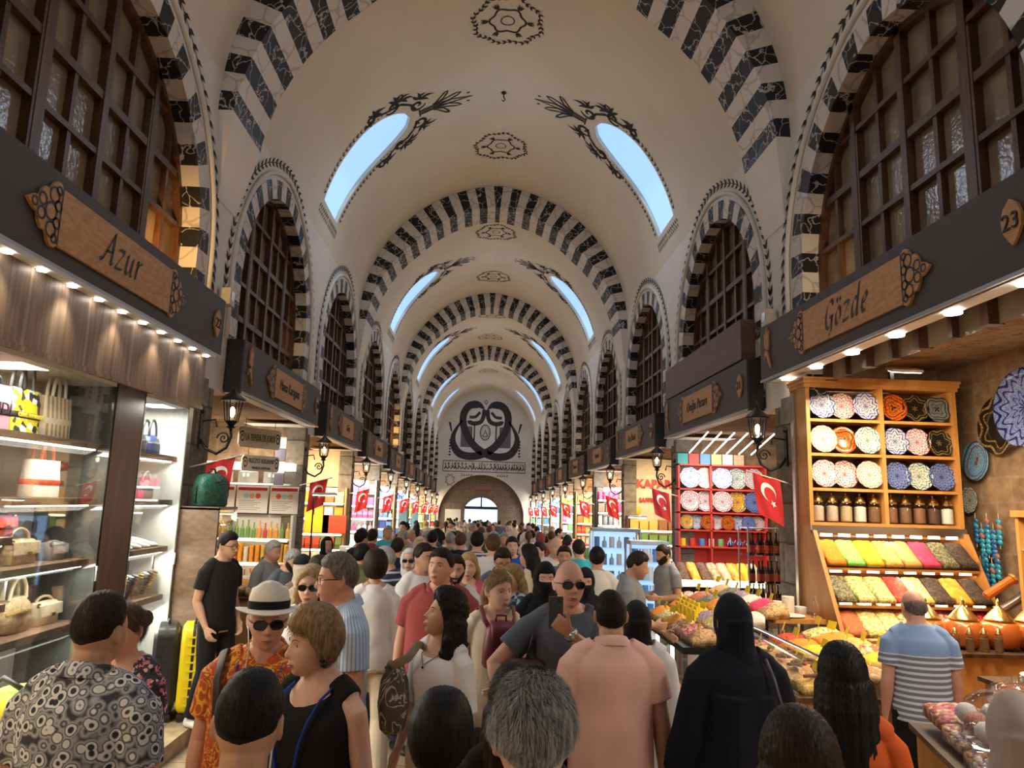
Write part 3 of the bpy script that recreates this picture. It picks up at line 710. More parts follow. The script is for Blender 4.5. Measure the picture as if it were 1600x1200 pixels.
LEFTS = [('Mama Karagana', '20'), ('Göz', '18'), ('Baharat', '16'), ('Han', '14'), ('', ''), ('', ''), ('', ''), ('', '')]
RIGHTS = [('Doğu Pazarı', '21'), ('Koç İktisat', '19'), ('Osmanlı', '17'), ('Ucuzcular', '15'), ('', ''), ('', ''), ('', ''), ('', '')]
POSN = ['second', 'third', 'fourth', 'fifth', 'sixth', 'seventh', 'eighth', 'ninth']
for k in range(0, KEND-1):
    yy = PY(k)+PITCH/2
    for sg, lst, nm in ((-1, LEFTS, 'left'), (1, RIGHTS, 'right')):
        bd, nu = lst[k]
        signboard(sg, yy+(.08 if sg < 0 else .12), 4.0 if k == 0 else 3.9, 3.36+dzy(yy), 4.0+dzy(yy), bd, nu, 'grey shop signboard with carved wooden plaque, %s along the %s row of shops' % (POSN[k], nm), detail=k < 3, Lp=1.5 if k == 0 else 1.3)
# plain timber panel above the second board on the right
pn = MB(); pn.bx(-2.0, 1.75, 0, .185, 0, .52); t = pn.build('sign_backing', wood('red_panel_wood', (.12, .055, .04), (.16, .075, .055), (.6, 4, 4), .5), None, None, (X0+HW-.2, PY(0)+PITCH/2+.1, 3.95)); t.rotation_euler = (0, 0, -PI/2)
tag(t, 'plain red-brown timber panel above the second signboard on the right', 'panel')
# ---------------------------------------------------------------- lanterns, flags and flood lamps on the piers
lglass = pm('lantern_glass', (.9, .72, .45), .3, 0, .05, 20, emit=.9)
lglass_off = pm('lantern_glass_dim', (.55, .55, .52), .15, 0, .05, 20, emit=.12)
def lantern(loc, rz, label, lit=True):
    t = thing('wall_lantern', label, 'lantern', loc, rz)
    b = MB(); b.bx(-.035, .035, -.02, 0, -.22, .16); b.lathe([(.02, 0), (.035, .03), (.01, .07)], (0, -.01, .16), 8); b.tube([(0, -.01, .08), (0, -.16, .1), (0, -.18, .02)], .011, 6); b.build('wall_plate', iron, t)
    a = MB(); a.tube([(0, -.01, -.12), (0, -.08, -.22), (0, -.2, -.27), (0, -.3, -.2), (0, -.34, -.08), (0, -.33, .0)], .016, 8)
    sp = [(0, -.26+.07*(1-i/20)*math.cos(i*.55), -.10+.07*(1-i/20)*math.sin(i*.55)) for i in range(20)]; a.tube(sp, .010, 6); a.build('scroll_arm', iron, t, True)
    c = MB(); c.lathe([(.012, 0), (.05, .02), (.028, .04), (.06, .075), (.075, .09)], (0, -.33, 0), 12)
    for j in range(6):
        an = 2*PI*j/6; c.tube([(.068*math.cos(an), -.33+.068*math.sin(an), .09), (.10*math.cos(an), -.33+.10*math.sin(an), .31)], .007, 5)
    c.build('cage', iron, t, 40)
    g = MB(); g.lathe([(.058, .09), (.088, .31)], (0, -.33, 0), 12, cap=False); g.build('glass_shade', MATS['cabinet_glass'] if lit else MATS['cabinet_glass'], t, True)
    u = MB(); u.ball((0, -.33, .19), (.030, .030, .06), 10); u.build('bulb', bulb_m if lit else lglass_off, t, True)
    r = MB(); r.lathe([(.13, .31), (.135, .325), (.09, .37), (.05, .40), (.03, .43), (.018, .44), (.022, .46), (.004, .51)], (0, -.33, 0), 14); r.build('cap', iron, t, 40)
    return t
flag_red = pm('flag_red', (.50, .018, .022), .75, 0, .08, 6); flag_white = pm('flag_white', (.85, .82, .80), .7, 0, .02, 6)
def flag(loc, rz, label, sgn):
    # local x points into the aisle, z up; the cloth hangs under a slanting pole
    t = thing('flag', label, 'flag', loc, rz, None)
    p = MB(); p.tube([(0, 0, 0), (.52, 0, .14)], .009, 6); p.ball((.53, 0, .143), .014, 8); p.build('flag_pole', white_paint, t, True)
    wv = lambda u, v: .018*math.sin(9*u+4*v)+.02*v
    def F(u, v, o=0): return Vector((.17+.30*u-.03*v-.02*v*u, wv(u, v)+o, .045+.083*u-.44*v-.05*v*(1-u)))
    m = MB(); N = 10; rows = [[F(i/N, j/N) for i in range(N+1)] for j in range(N+1)]
    m.add([p_ for r in rows for p_ in r]+[p_+Vector((0, .004, 0)) for r in rows for p_ in r], [(j*(N+1)+i, j*(N+1)+i+1, (j+1)*(N+1)+i+1, (j+1)*(N+1)+i) for i in range(N) for j in range(N)]+[((N+1)**2+j*(N+1)+i, (N+1)**2+(j+1)*(N+1)+i, (N+1)**2+(j+1)*(N+1)+i+1, (N+1)**2+j*(N+1)+i+1) for i in range(N) for j in range(N)])
    cl = m.build('cloth', flag_red, t, True)
    for off in (-.004, .008):
        c = MB(); n = 20; r1, r2, d = .125*2.6, .10*2.6, .03*2.6; ang = 1.05 if sgn < 0 else 2.1
        # crescent in flag units (u across .30, v down .44)
        cx, cy = (.50, .36); dirx, diry = math.cos(ang), math.sin(ang)
        outer = [(cx+r1*math.cos(a+ang)*.9, cy+r1*.66*math.sin(a+ang)) for a in [.62+ (2*PI-1.24)*i/n for i in range(n+1)]]
        inner = [(cx+d*dirx*1.15+r2*math.cos(a+ang)*.9, cy+d*.66*diry*1.15+r2*.66*math.sin(a+ang)) for a in [.72+(2*PI-1.44)*i/n for i in range(n+1)]]
        vs = [F(*p_, off) for p_ in outer]+[F(*p_, off) for p_ in inner]; c.add(vs, [(i, i+1, n+1+i+1, n+1+i) for i in range(n)]); c.build('crescent', flag_white, cl)
        s_ = MB(); sx_, sy_ = cx+dirx*.34, cy+diry*.27; pts = [(sx_+(.13 if i % 2 == 0 else .052)*math.cos(ang+PI*i/5+PI), sy_+.66*(.13 if i % 2 == 0 else .052)*math.sin(ang+PI*i/5+PI)) for i in range(10)]
        s_.add([F(sx_, sy_, off)]+[F(*p_, off) for p_ in pts], [(0, 1+i, 1+(i+1) % 10) for i in range(10)]); s_.build('star', flag_white, cl)
    return t
def flood(loc, rz, label):
    t = thing('flood_lamp', label, 'lamp', loc, rz)
    b = MB(); b.box((0, -.09, .10), (.15, .13, .19)); b.bx(-.03, .03, -.05, .0, .05, .12); b.build('housing', pm('cream_plastic', (.62, .56, .46), .5), t)
    g = MB(); g.box((-.0, -.157, .11), (.10, .006, .11)); g.build('lens', pm('lens_amber', (.45, .33, .20), .2), t)
    c = MB(); c.tube([(0, -.04, 0), (.02, -.03, -.15), (.0, -.02, -.3)], .01, 6); c.build('cable', iron, t)
for k in range(0, KEND):
    for sg, nm in ((-1, 'left'), (1, 'right')):
        rz = PI/2 if sg < 0 else -PI/2; side = '%s row' % nm
        w = ORD[k] if k < 12 else str(k)
        lantern((X0+sg*HW, PY(k)-.12, 2.83+dzy(PY(k))), rz, 'black iron wall lantern on the %s pier of the %s shop row' % (w, nm), True)
        flag((X0+sg*(HW-.0), PY(k)-.3, 2.40+dzy(PY(k))), 0 if sg < 0 else PI, 'red flag with white crescent and star on the %s pier of the %s shop row' % (w, nm), sg)
        if k < 5: flood((X0+sg*HW, PY(k)+.05, 4.02+dzy(PY(k)) if k else 4.22), rz, 'small cream flood lamp on the %s pier above the %s shop row' % (w, nm))
# ---------------------------------------------------------------- goods
def P4(name, c, **k): return pm(name, c, **k)
leather = lambda n, c: pm(n, c, .42, 0, .10, 30, .06)
def plate_mat(name, base, ink1, ink2, rim, n=8, dens=14.0):
    m, t, b = nt(name); b.inputs['Roughness'].default_value = .18; b.inputs['Coat Weight'].default_value = .3
    v = coords(t); le = node(t, 'ShaderNodeVectorMath', operation='LENGTH'); L(t, v, le.inputs[0])
    vo = node(t, 'ShaderNodeTexVoronoi', i_Scale=dens, feature='DISTANCE_TO_EDGE'); L(t, v, vo.inputs['Vector'])
    v2 = node(t, 'ShaderNodeTexVoronoi', i_Scale=dens*1.7); L(t, v, v2.inputs['Vector'])
    sp = node(t, 'ShaderNodeSeparateXYZ'); L(t, v, sp.inputs[0])
    an = node(t, 'ShaderNodeMath', operation='ARCTAN2'); L(t, sp.outputs[0], an.inputs[0]); L(t, sp.outputs[1], an.inputs[1])
    mu = node(t, 'ShaderNodeMath', operation='MULTIPLY'); L(t, an.outputs[0], mu.inputs[0]); mu.inputs[1].default_value = n
    sn = node(t, 'ShaderNodeMath', operation='SINE'); L(t, mu.outputs[0], sn.inputs[0])
    ms = node(t, 'ShaderNodeMath', operation='MULTIPLY'); L(t, sn.outputs[0], ms.inputs[0]); ms.inputs[1].default_value = .10
    ad = node(t, 'ShaderNodeMath', operation='ADD'); L(t, le.outputs['Value'], ad.inputs[0]); L(t, ms.outputs[0], ad.inputs[1])
    ring = ramp(t, ad.outputs[0], [(0, ink1), (.14, base), (.34, ink2), (.40, base), (.66, ink1), (.72, base), (.86, rim), (.95, base)], 'CONSTANT')
    pat = ramp(t, vo.outputs['Distance'], [(0, ink1), (.07, ink1), (.10, base)], 'LINEAR')
    dots = ramp(t, v2.outputs['Distance'], [(0, ink2), (.32, ink2), (.36, (1, 1, 1)), (1, (1, 1, 1))])
    m1 = node(t, 'ShaderNodeMix', data_type='RGBA', blend_type='MULTIPLY'); m1.inputs[0].default_value = .85; L(t, ring, m1.inputs[6]); L(t, dots, m1.inputs[7])
    m2 = node(t, 'ShaderNodeMix', data_type='RGBA', blend_type='MULTIPLY'); m2.inputs[0].default_value = .7; L(t, m1.outputs[2], m2.inputs[6]); L(t, pat, m2.inputs[7])
    L(t, m2.outputs[2], b.inputs['Base Color']); return m
WH = (.86, .85, .82)
PL = {'blue': plate_mat('plate_blue', WH, (.03, .06, .30), (.05, .12, .42), (.03, .05, .32)), 'red': plate_mat('plate_red', WH, (.50, .06, .05), (.05, .10, .34), (.5, .1, .08), 10),
 'cobalt': plate_mat('plate_cobalt', (.35, .42, .62), (.02, .035, .22), (.03, .06, .30), (.02, .03, .20), 12, 20), 'orange': plate_mat('plate_orange', (.85, .25, .03), (.02, .03, .02), (.05, .18, .06), (.5, .1, .02), 3, 6),
 'black': plate_mat('plate_black', (.04, .035, .03), (.45, .30, .10), (.02, .02, .02), (.5, .35, .12), 6, 10), 'grey': plate_mat('plate_grey', (.40, .40, .40), (.03, .03, .03), (.10, .10, .10), (.05, .05, .05), 4, 9),
 'green': plate_mat('plate_green', WH, (.08, .22, .12), (.30, .16, .05), (.06, .2, .2), 9, 18), 'pink': plate_mat('plate_pink', WH, (.42, .12, .16), (.20, .08, .16), (.40, .1, .12), 12, 18),
 'gold': plate_mat('plate_gold', WH, (.50, .30, .08), (.06, .12, .40), (.45, .28, .1), 14, 16), 'yellow': plate_mat('plate_yellow', (.92, .62, .08), (.05, .1, .4), (.8, .2, .05), (.1, .2, .5), 8, 8),
 'scene': plate_mat('plate_scene', (.25, .55, .75), (.45, .08, .05), (.55, .50, .42), (.12, .12, .12), 2, 7)}
_pm = {}
def plate(loc, r, normal, style, label, group=None, spin=0):
    if style not in _pm:
        m = MB(); m.lathe([(.05, .0), (.55, .0), (.62, .02), (.98, .13), (1.0, .15), (.97, .16), (.62, .06), (.55, .045), (.02, .04)], n=32); o = m.build('plate', PL[style], None, True); _pm[style] = o
    else: o = _pm[style].copy(); COL.objects.link(o)
    o.location = loc; o.rotation_mode = 'QUATERNION'; q = Vector((0, 0, 1)).rotation_difference(Vector(normal).normalized()); o.rotation_quaternion = q @ Matrix.Rotation(spin, 3, 'Z').to_quaternion(); o.scale = (r, r, r)
    return tag(o, label, 'plate', group)
_jar = {}
def jar(loc, h, r, cmat, label, group=None, lid=gold, key='jar'):
    if key not in _jar:
        t = thing('glass_jar', label, 'jar', loc, 0, group)
        g = MB(); g.lathe([(.80, 0), (.95, .05), (.95, .62), (.80, .70), (.78, .74)], n=16); g.build('glass', MATS['cabinet_glass'], t, True)
        c = MB(); c.lathe([(.7, .03), (.86, .06), (.86, .55), (.3, .60)], n=14); c.build('contents', cmat, t, 40)
        l = MB(); l.lathe([(.84, .70), (.86, .76), (.70, .82), (.50, .90), (.22, .95), (.12, .97), (.15, 1.02), (.02, 1.08)], n=16); l.build('lid', lid, t, 40)
        _jar[key] = (t, cmat.name); t.scale = (r, r, h); return t
    t0, cm = _jar[key]; t = dup(t0, loc, 0, label, group, {cm: cmat}); t.scale = (r, r, h); return t
def simple(name, mb, mat, label, cat, loc, rz=0, group=None, smooth=None):
    o = mb.build(name, mat, None, smooth); o.location = loc; o.rotation_euler = (0, 0, rz); return tag(o, label, cat, group)
_box = {}
def goods(name, loc, d, mat, label, cat='box', group=None, rz=0, shape='box'):
    key = (name, mat.name, shape)
    if key not in _box:
        m = MB()
        if shape == 'box': m.bx(-.5, .5, -.5, .5, 0, 1)
        elif shape == 'bottle': m.lathe([(.42, 0), (.45, .05), (.45, .52), (.16, .68), (.14, .92), (.18, .94), (.16, 1.0)], n=10)
        elif shape == 'tin': m.lathe([(.48, 0), (.5, .03), (.5, .8), (.46, .82), (.5, .84), (.5, .98), (.1, 1.0)], n=12)
        elif shape == 'packet': m.loft([[(-.5, -.2, 0), (.5, -.2, 0), (.5, .2, 0), (-.5, .2, 0)], [(-.5, -.4, .4), (.5, -.4, .4), (.5, .4, .4), (-.5, .4, .4)], [(-.48, -.03, 1), (.48, -.03, 1), (.48, .03, 1), (-.48, .03, 1)]])
        elif shape == 'lump': m.ball((0, 0, .5), (.5, .5, .5), 10)
        o = m.build(name, mat, None, 40 if shape in ('bottle', 'tin') else (True if shape == 'lump' else None)); _box[key] = o.data
    else: o = link(name, _box[key])
    o.location = loc; o.scale = d; o.rotation_euler = (0, 0, rz); return tag(o, label, cat, group)
def heap_mesh(w, d, h0, h1, hump=.03, n=8, seed=0):
    m = MB(); r = random.Random(seed); vs = []
    for j in range(n+1):
        for i in range(n+1):
            u, v = i/n, j/n; z = h0+(h1-h0)*v+hump*math.sin(PI*u)*(.4+.6*math.sin(PI*v))+r.uniform(-.004, .004); vs.append((-w/2+w*u, -d/2+d*v, z))
    m.add(vs, [(j*(n+1)+i, j*(n+1)+i+1, (j+1)*(n+1)+i+1, (j+1)*(n+1)+i) for j in range(n) for i in range(n)])
    b = len(m.v); rim = [i for i in range(n+1)]+[(j+1)*(n+1)-1 for j in range(1, n+1)]+[n*(n+1)+i for i in range(n-1, -1, -1)]+[j*(n+1) for j in range(n-1, 0, -1)]
    low = [(m.v[i][0], m.v[i][1], min(h0, h1)-.03) for i in rim]; m.v += low; k = len(rim)
    for i in range(k): m.f.append((rim[i], b+i, b+(i+1) % k, rim[(i+1) % k])); m.m.append(0)
    m.f.append(tuple(b+i for i in range(k-1, -1, -1))); m.m.append(0)
    return m
SP = {'orange': grains('spice_orange', [(.85, .30, .02), (.75, .22, .01)], 120, bp=.3), 'lime': grains('spice_lime', [(.22, .72, .12), (.35, .8, .2)], 120, bp=.3), 'yellow': grains('spice_yellow', [(.90, .62, .02), (.85, .5, .02)], 120, bp=.3),
 'ochre': grains('spice_ochre', [(.75, .42, .08), (.62, .33, .06), (.82, .55, .18)], 90), 'tan': grains('spice_tan', [(.70, .38, .14), (.60, .30, .10)], 120, bp=.3), 'pink': grains('spice_pink', [(.75, .06, .16), (.62, .03, .10)], 120, bp=.3),
 'sage': grains('spice_sage', [(.16, .15, .08), (.28, .26, .15), (.08, .08, .04)], 70), 'dark': grains('spice_dark', [(.05, .035, .025), (.10, .06, .04), (.03, .02, .02)], 70),
 'herb': grains('tea_herb', [(.45, .42, .15), (.65, .58, .28), (.25, .28, .10), (.75, .60, .2)], 48), 'cham': grains('tea_chamomile', [(.80, .68, .30), (.70, .50, .10), (.85, .78, .5), (.40, .36, .12)], 48),
 'chili': grains('dried_chili', [(.55, .03, .02), (.38, .02, .02), (.68, .08, .03)], 40), 'rose': grains('rose_buds', [(.48, .08, .12), (.62, .25, .25), (.35, .12, .08), (.7, .5, .3)], 40),
 'brick': grains('spice_brick', [(.55, .16, .05), (.45, .11, .03)], 120, bp=.3), 'mix': grains('tea_mix', [(.75, .5, .15), (.6, .12, .05), (.8, .7, .4), (.35, .25, .08), (.5, .3, .3)], 44),
 'nut': grains('nuts', [(.58, .36, .16), (.70, .48, .25), (.42, .22, .09)], 34), 'apricot': grains('dried_apricot', [(.88, .42, .05), (.80, .33, .03)], 22), 'date': grains('dried_date', [(.10, .04, .02), (.16, .07, .035)], 26), 'fig': grains('dried_fig', [(.68, .52, .28), (.58, .42, .2)], 22),
 'kiwi': grains('candied_kiwi', [(.35, .65, .08), (.45, .75, .15)], 24), 'purple': grains('lavender', [(.30, .20, .34), (.42, .30, .42), (.25, .18, .2)], 60), 'white': grains('white_sweets', [(.80, .76, .70), (.72, .66, .6)], 26), 'candy': grains('wrapped_candy', [(.75, .65, .6), (.6, .2, .15), (.8, .45, .2), (.45, .3, .35), (.85, .8, .75)], 42, .25, 1.0, .012)}
tag_m = pm('price_tag_yellow', (.92, .66, .02), .5, 0, .03, 8)
def price_tag(loc, label, rz=0, s=1.0, tilt=.35):
    m = MB(); R = Matrix.Rotation(-tilt, 3, 'X'); m.box((0, 0, .055*s), (.085*s, .004, .062*s), R); m.tube([(0, .002, 0), (0, .004, .03*s)], .003, 4)
    o = simple('price_tag', m, tag_m, label, 'price tag', loc, rz, 'yellow price tags'); return o
# ---- handbags
def handbag(loc, rz, w, h, d, mats, label, kind='tote', strap=None, hw=.5):
    body, trim_, hard = mats; t = thing('handbag', label, 'bag', loc, rz)
    m = MB(); n = 20
    def ring(z, kx, ky):
        out = []
        for j in range(n):
            a = 2*PI*j/n; c, s = math.cos(a), math.sin(a); e = .45
            out.append((w/2*kx*math.copysign(abs(c)**e, c), d/2*ky*math.copysign(abs(s)**e, s), z))
        return out
    if kind == 'tote': m.loft([ring(0, .90, .9), ring(.02*h, .94, 1), ring(.5*h, .98, .85), ring(h, 1.05, .55)])
    elif kind == 'flap': m.loft([ring(0, .97, .9), ring(.04*h, 1, 1), ring(.7*h, 1, .95), ring(.97*h, .98, .7), ring(h, .93, .5)])
    elif kind == 'round': m.loft([ring(0, .80, .8), ring(.08*h, .95, 1), ring(.45*h, 1, 1), ring(.8*h, .85, .85), ring(h, .5, .5)])
    elif kind == 'slouch': m.loft([ring(0, .85, .85), ring(.1*h, 1, 1), ring(.4*h, 1.02, 1), ring(.75*h, .9, .7), ring(.9*h, .75, .55), ring(h, .8, .6)])
    m.build('body', body, t, 50)
    hd = MB(); r = .009+.012*w
    def arch(y, hh, ww): return [(-ww*w+0, y, h*.93)]+[(-ww*w*math.cos(PI*i/12), y, h*.95+hh*math.sin(PI*i/12)) for i in range(13)]+[(ww*w, y, h*.93)]
    if kind in ('tote', 'slouch', 'round'):
        for y in (-d*.2, d*.2):
            hd = MB(); hd.tube(arch(y, hw*h, .22 if kind != 'round' else .3), r, 6); hd.build('handle', trim_, t, True)
    else: hd.tube(arch(0, hw*h, .36), r*.8, 6); hd.build('handle', hard if strap == 'chain' else trim_, t, True)
    if kind == 'flap':
        f = MB(); f.loft([[(x, -d*.5-.006+yo, z) for x, yo, z in ((-w*.48, 0, h*.42), (w*.48, 0, h*.42))]+[(w*.48, -d*.5-.012, h*.42), (-w*.48, -d*.5-.012, h*.42)],
                          [(-w*.49, -d*.46, h*.9), (w*.49, -d*.46, h*.9), (w*.49, -d*.46-.01, h*.9), (-w*.49, -d*.46-.01, h*.9)], [(-w*.47, d*.1, h*1.01), (w*.47, d*.1, h*1.01), (w*.47, d*.1, h*1.03), (-w*.47, d*.1, h*1.03)]]); f.build('flap', trim_ if strap == 'two' else body, t)
        c = MB(); c.box((0, -d*.5-.018, h*.46), (w*.16, .014, h*.14)); c.build('clasp', hard, t)
        for s in (-1, 1):
            c = MB(); c.lathe([(.018, 0), (.018, .012), (.01, .014)], (s*w*.44, -d*.3, h*.9), 8, axis=(0, -1, 0)); c.build('ring', hard, t)
    elif kind == 'tote':
        b = MB(); b.loft([ring(.34*h, .985, .93), ring(.35*h, .995, .945), ring(.47*h, 1.0, .895), ring(.48*h, .99, .88)]); b.build('band', trim_, t, 50)
    elif kind in ('round', 'slouch'):
        b = MB(); b.tube([(-w*.46, -d*.3, h*.55), (-w*.2, -d*.5, h*.6), (w*.2, -d*.5, h*.6), (w*.46, -d*.3, h*.55)], .012, 6); b.build('zip', hard, t)
    return t
cream = leather('leather_cream', (.72, .62, .45)); beige = leather('leather_beige', (.50, .38, .24)); brownl = leather('leather_brown', (.22, .10, .05)); blackl = leather('leather_black', (.02, .02, .022)); navyl = leather('leather_navy', (.03, .06, .22))
pinkl = leather('leather_pink', (.75, .32, .42)); greyl = leather('leather_grey', (.25, .26, .27)); whitel = leather('leather_white', (.78, .74, .68)); redl = leather('leather_red', (.62, .08, .04)); straw = grains('woven_straw', [(.68, .50, .25), (.60, .42, .2), (.75, .58, .32)], 45)
yellowp = grains('yellow_print', [(.88, .70, .03), (.88, .70, .03), (.90, .88, .8), (.04, .04, .04)], 24, .5, .1)
greypat = grains('grey_print', [(.06, .06, .07), (.20, .20, .21), (.42, .42, .42), (.10, .10, .11)], 40, .5, .1)
tanpat = grains('tan_print', [(.42, .30, .17), (.36, .25, .13), (.50, .38, .22)], 60, .5, .1)
def striped(name, c1, c2, freq, axis=0, rough=.7, width=.5):
    m, t, b = nt(name); b.inputs['Roughness'].default_value = rough
    sp = node(t, 'ShaderNodeSeparateXYZ'); L(t, coords(t), sp.inputs[0]); mu = node(t, 'ShaderNodeMath', operation='MULTIPLY'); L(t, sp.outputs[axis], mu.inputs[0]); mu.inputs[1].default_value = freq
    fr = node(t, 'ShaderNodeMath', operation='FRACT'); L(t, mu.outputs[0], fr.inputs[0]); L(t, ramp(t, fr.outputs[0], [(0, c1), (width, c2)], 'CONSTANT'), b.inputs['Base Color']); return m
stripe_b = striped('brown_stripe', (.45, .26, .12), (.78, .70, .55), 26)
# ---------------------------------------------------------------- left near shop: glass show cases of bags
XG = X0+(-HW)+.12              # plane of the glass fronts
YN0, YN1 = 3.75, 7.55
m = MB(); m.bx(XG-.02, XG+.02, YN0, YN1, 2.97, 3.54); m.bx(XG-.02, XG+.035, YN0, YN1, 2.95, 2.985)
plank, t_, b_ = nt('plank_header'); b_.inputs['Roughness'].default_value = .45
v_ = coords(t_, (1, 1, 1)); sx_ = node(t_, 'ShaderNodeTexNoise', i_Scale=1.0, i_Detail=4.0); mp_ = node(t_, 'ShaderNodeMapping'); mp_.inputs['Scale'].default_value = (1, 9, .5); L(t_, v_, mp_.inputs[0]); L(t_, mp_.outputs[0], sx_.inputs['Vector'])
L(t_, ramp(t_, sx_.outputs[0], [(.32, (.13, .085, .06)), (.45, (.34, .24, .17)), (.55, (.22, .15, .105)), (.68, (.48, .37, .28))]), b_.inputs['Base Color'])
o = m.build('plank_header', plank, None); tag(o, 'header of streaked vertical timber planks under the near left signboard', 'panel')
hl = thing('light_strip', 'row of bright downlights washing the timber header under the near left signboard', 'lamp', (XG+.07, (YN0+YN1)/2, 3.5))
m = MB(); m.bx(-.03, .05, -1.9, 1.9, .0, .03); m.build('rail', white_paint, hl)
for i in range(11):
    l = MB(); l.lathe([(.032, -.012), (.032, .0)], (0, -1.75+i*.35, 0), 10); l.build('downlight', led_m, hl)
    if i % 2: lamp('header_spot', 'SPOT', (XG+.10, 5.65-1.75+i*.35, 3.47), 8, (1, .84, .62), .03, (0, 0, 0), spot=1.6, blend=.8)
def show_case(y0, y1, depth, shelves, label, back, z1=2.95):
    t = thing('show_case', label, 'cabinet', (XG, (y0+y1)/2, STEPH), PI/2); W2 = (y1-y0)/2; H = z1-STEPH
    m = MB(); m.bx(-W2, W2, depth-.03, depth, 0, H); m.build('back_panel', back, t)
    for s in (-1, 1):
        m = MB(); m.bx(s*W2-.015, s*W2+.015, 0, depth, 0, H); m.build('side_panel', back if (s < 0 or y0 > 6) else pm('dark_mirror', (.07, .075, .07), .06, 0, .02, 4), t)
    m = MB(); m.bx(-W2, W2, 0, depth, 0, .25); m.build('plinth', dark_wood, t)
    m = MB(); m.bx(-W2, W2, 0, depth, H-.03, H); m.build('top_panel', white_paint, t)
    for x0, x1, z in shelves:
        m = MB(); m.bx(x0, x1, .05, depth-.03, z-STEPH-.05, z-STEPH); s = m.build('shelf', shelf_wood, t)
        l = MB(); l.bx(x0+.05, x1-.05, .08, .12, z-STEPH-.06, z-STEPH-.05); l.build('light_strip', led_m, s)
    g = MB(); g.bx(-W2, W2, -.004, .004, .25, H-.03); g.build('glass_front', vglass, t)
    m = MB()
    for x in ((-W2+.0), 0, W2-.0):
        h_ = MB(); h_.bx(x-.012, x+.012, -.012, .0, H*.45, H*.49); h_.build('hinge', steel, t)
    lamp('show_case_lamp', 'AREA', (XG-.16, (y0+y1)/2, z1-.06), 34*(y1-y0), (1, .93, .80), .3, (0, 0, 0), y1-y0-.2).rotation_euler = (0, 0, PI/2)
    for zz in (2.38, 1.95, 1.50, 1.0): lamp('shelf_lamp', 'AREA', (XG-.10, (y0+y1)/2, zz), 9*(y1-y0), (1, .92, .78), .06, (0, math.radians(-30), 0), y1-y0-.15)
    return t
cbk = pm('case_back_cream', (.74, .70, .62), .6, 0, .04, 3)
show_case(3.72, 5.86, .55, [(-1.05, 1.05, 2.46), (-1.05, .08, 1.78), (-1.05, .10, 1.36), (.02, 1.05, 2.03), (.02, 1.05, 1.57), (.02, 1.05, 1.11), (-1.05, .1, .90)], 'large lit glass show case of handbags on the left, with timber shelves', cbk)
show_case(6.36, 7.30, .50, [(-.46, .42, 2.44), (-.46, .42, 2.02), (-.46, .42, 1.58), (-.46, .42, 1.13)], 'narrow white lit glass case of black bags and shoes by the left stone pier', pm('case_back_white', (.80, .84, .82), .5, 0, .03, 3))
o = simple('timber_pilaster', MB().bx(-.25, .25, -.02, .12, 0, 2.82), dark_wood, 'dark timber pilaster between the two glass cases of bags', 'panel', (XG-.02, 6.11, STEPH), PI/2)
rz = PI/2
def hb(y, z, w, h, d, mats, label, kind='tote', strap=None, dx=-.24, tw=0, hw=.5): return handbag((XG+dx, y, z), rz+tw, w, h, d, mats, label, kind, strap, hw)
b1 = hb(4.70, 2.46, .42, .30, .16, (pinkl, blackl, gold), 'pink tote bag with black top on the highest shelf of the left show case', hw=.25)
text_obj('lettering', 'FENDI', .11, pm('bag_letter', (.04, .02, .03), .6), b1, (.0, -.085, .14), 0)
b2 = hb(5.06, 2.46, .34, .31, .15, (yellowp, blackl, gold), 'yellow printed tote bag with tall handles on the highest shelf', hw=.7)
text_obj('lettering', 'CHRISTIAN DIOR', .042, pm('bag_letter_y', (.85, .65, .05), .6), b2, (0, -.085, .125), 0, .85)
hb(5.46, 2.46, .28, .31, .13, (stripe_b, cream, gold), 'cream tote bag with brown vertical stripes on the highest shelf', hw=.7, tw=-.2)
hb(5.40, 2.03, .34, .27, .16, (whitel, redl, gold), 'white canvas tote bag with a broad red band', hw=.55)
hb(4.40, 1.78, .46, .30, .18, (straw, straw, gold), 'woven straw bag with thick round handles', 'slouch', hw=.4)
hb(5.0, 1.78, .24, .13, .1, (redl, blackl, gold), 'tiny red purse lying on the shelf beside the straw bag', 'flap', hw=.1)
hb(5.25, 1.57, .30, .17, .12, (tanpat, beige, gold), 'tan flap bag with gold clasp on the middle right shelf', 'flap', hw=.5)
hb(5.66, 1.57, .20, .13, .12, (greyl, greyl, steel), 'small grey box bag at the end of the middle right shelf', 'flap', hw=.1)
hb(4.33, 1.36, .20, .26, .12, (greypat, blackl, gold), 'tall grey printed bag on the left end of its shelf', 'tote', hw=.3)
hb(4.58, 1.36, .20, .20, .12, (greypat, greyl, gold), 'short grey printed bag between the tall grey bag and the rucksack', 'tote', hw=.5)
hb(4.84, 1.36, .26, .22, .14, (greypat, greyl, steel), 'slouching grey printed rucksack bag', 'slouch', hw=.3)
hb(5.28, 1.11, .30, .24, .14, (tanpat, cream, gold), 'tan monogram-like bag with a big round cream handle', 'round', hw=.6)
hb(5.64, 1.11, .28, .16, .12, (cream, beige, gold), 'cream flap bag with gold frame at the end of the lowest right shelf', 'flap', hw=.3)
hb(4.45, .90, .26, .18, .13, (cream, cream, gold), 'cream quilted bag on the bottom left shelf', 'flap', 'chain', hw=.3)
hb(4.78, .90, .34, .20, .16, (whitel, beige, gold), 'white flap bag with gold chain on the bottom left shelf', 'flap', 'chain', hw=.5)
hb(4.62, .40, .38, .24, .2, (cream, cream, gold), 'large cream bag with gold buckles on the case floor', 'flap', hw=.3, dx=-.26)
hb(5.1, .40, .34, .2, .2, (greyl, blackl, steel), 'grey leather bag on the case floor', 'round', hw=.3, dx=-.26)
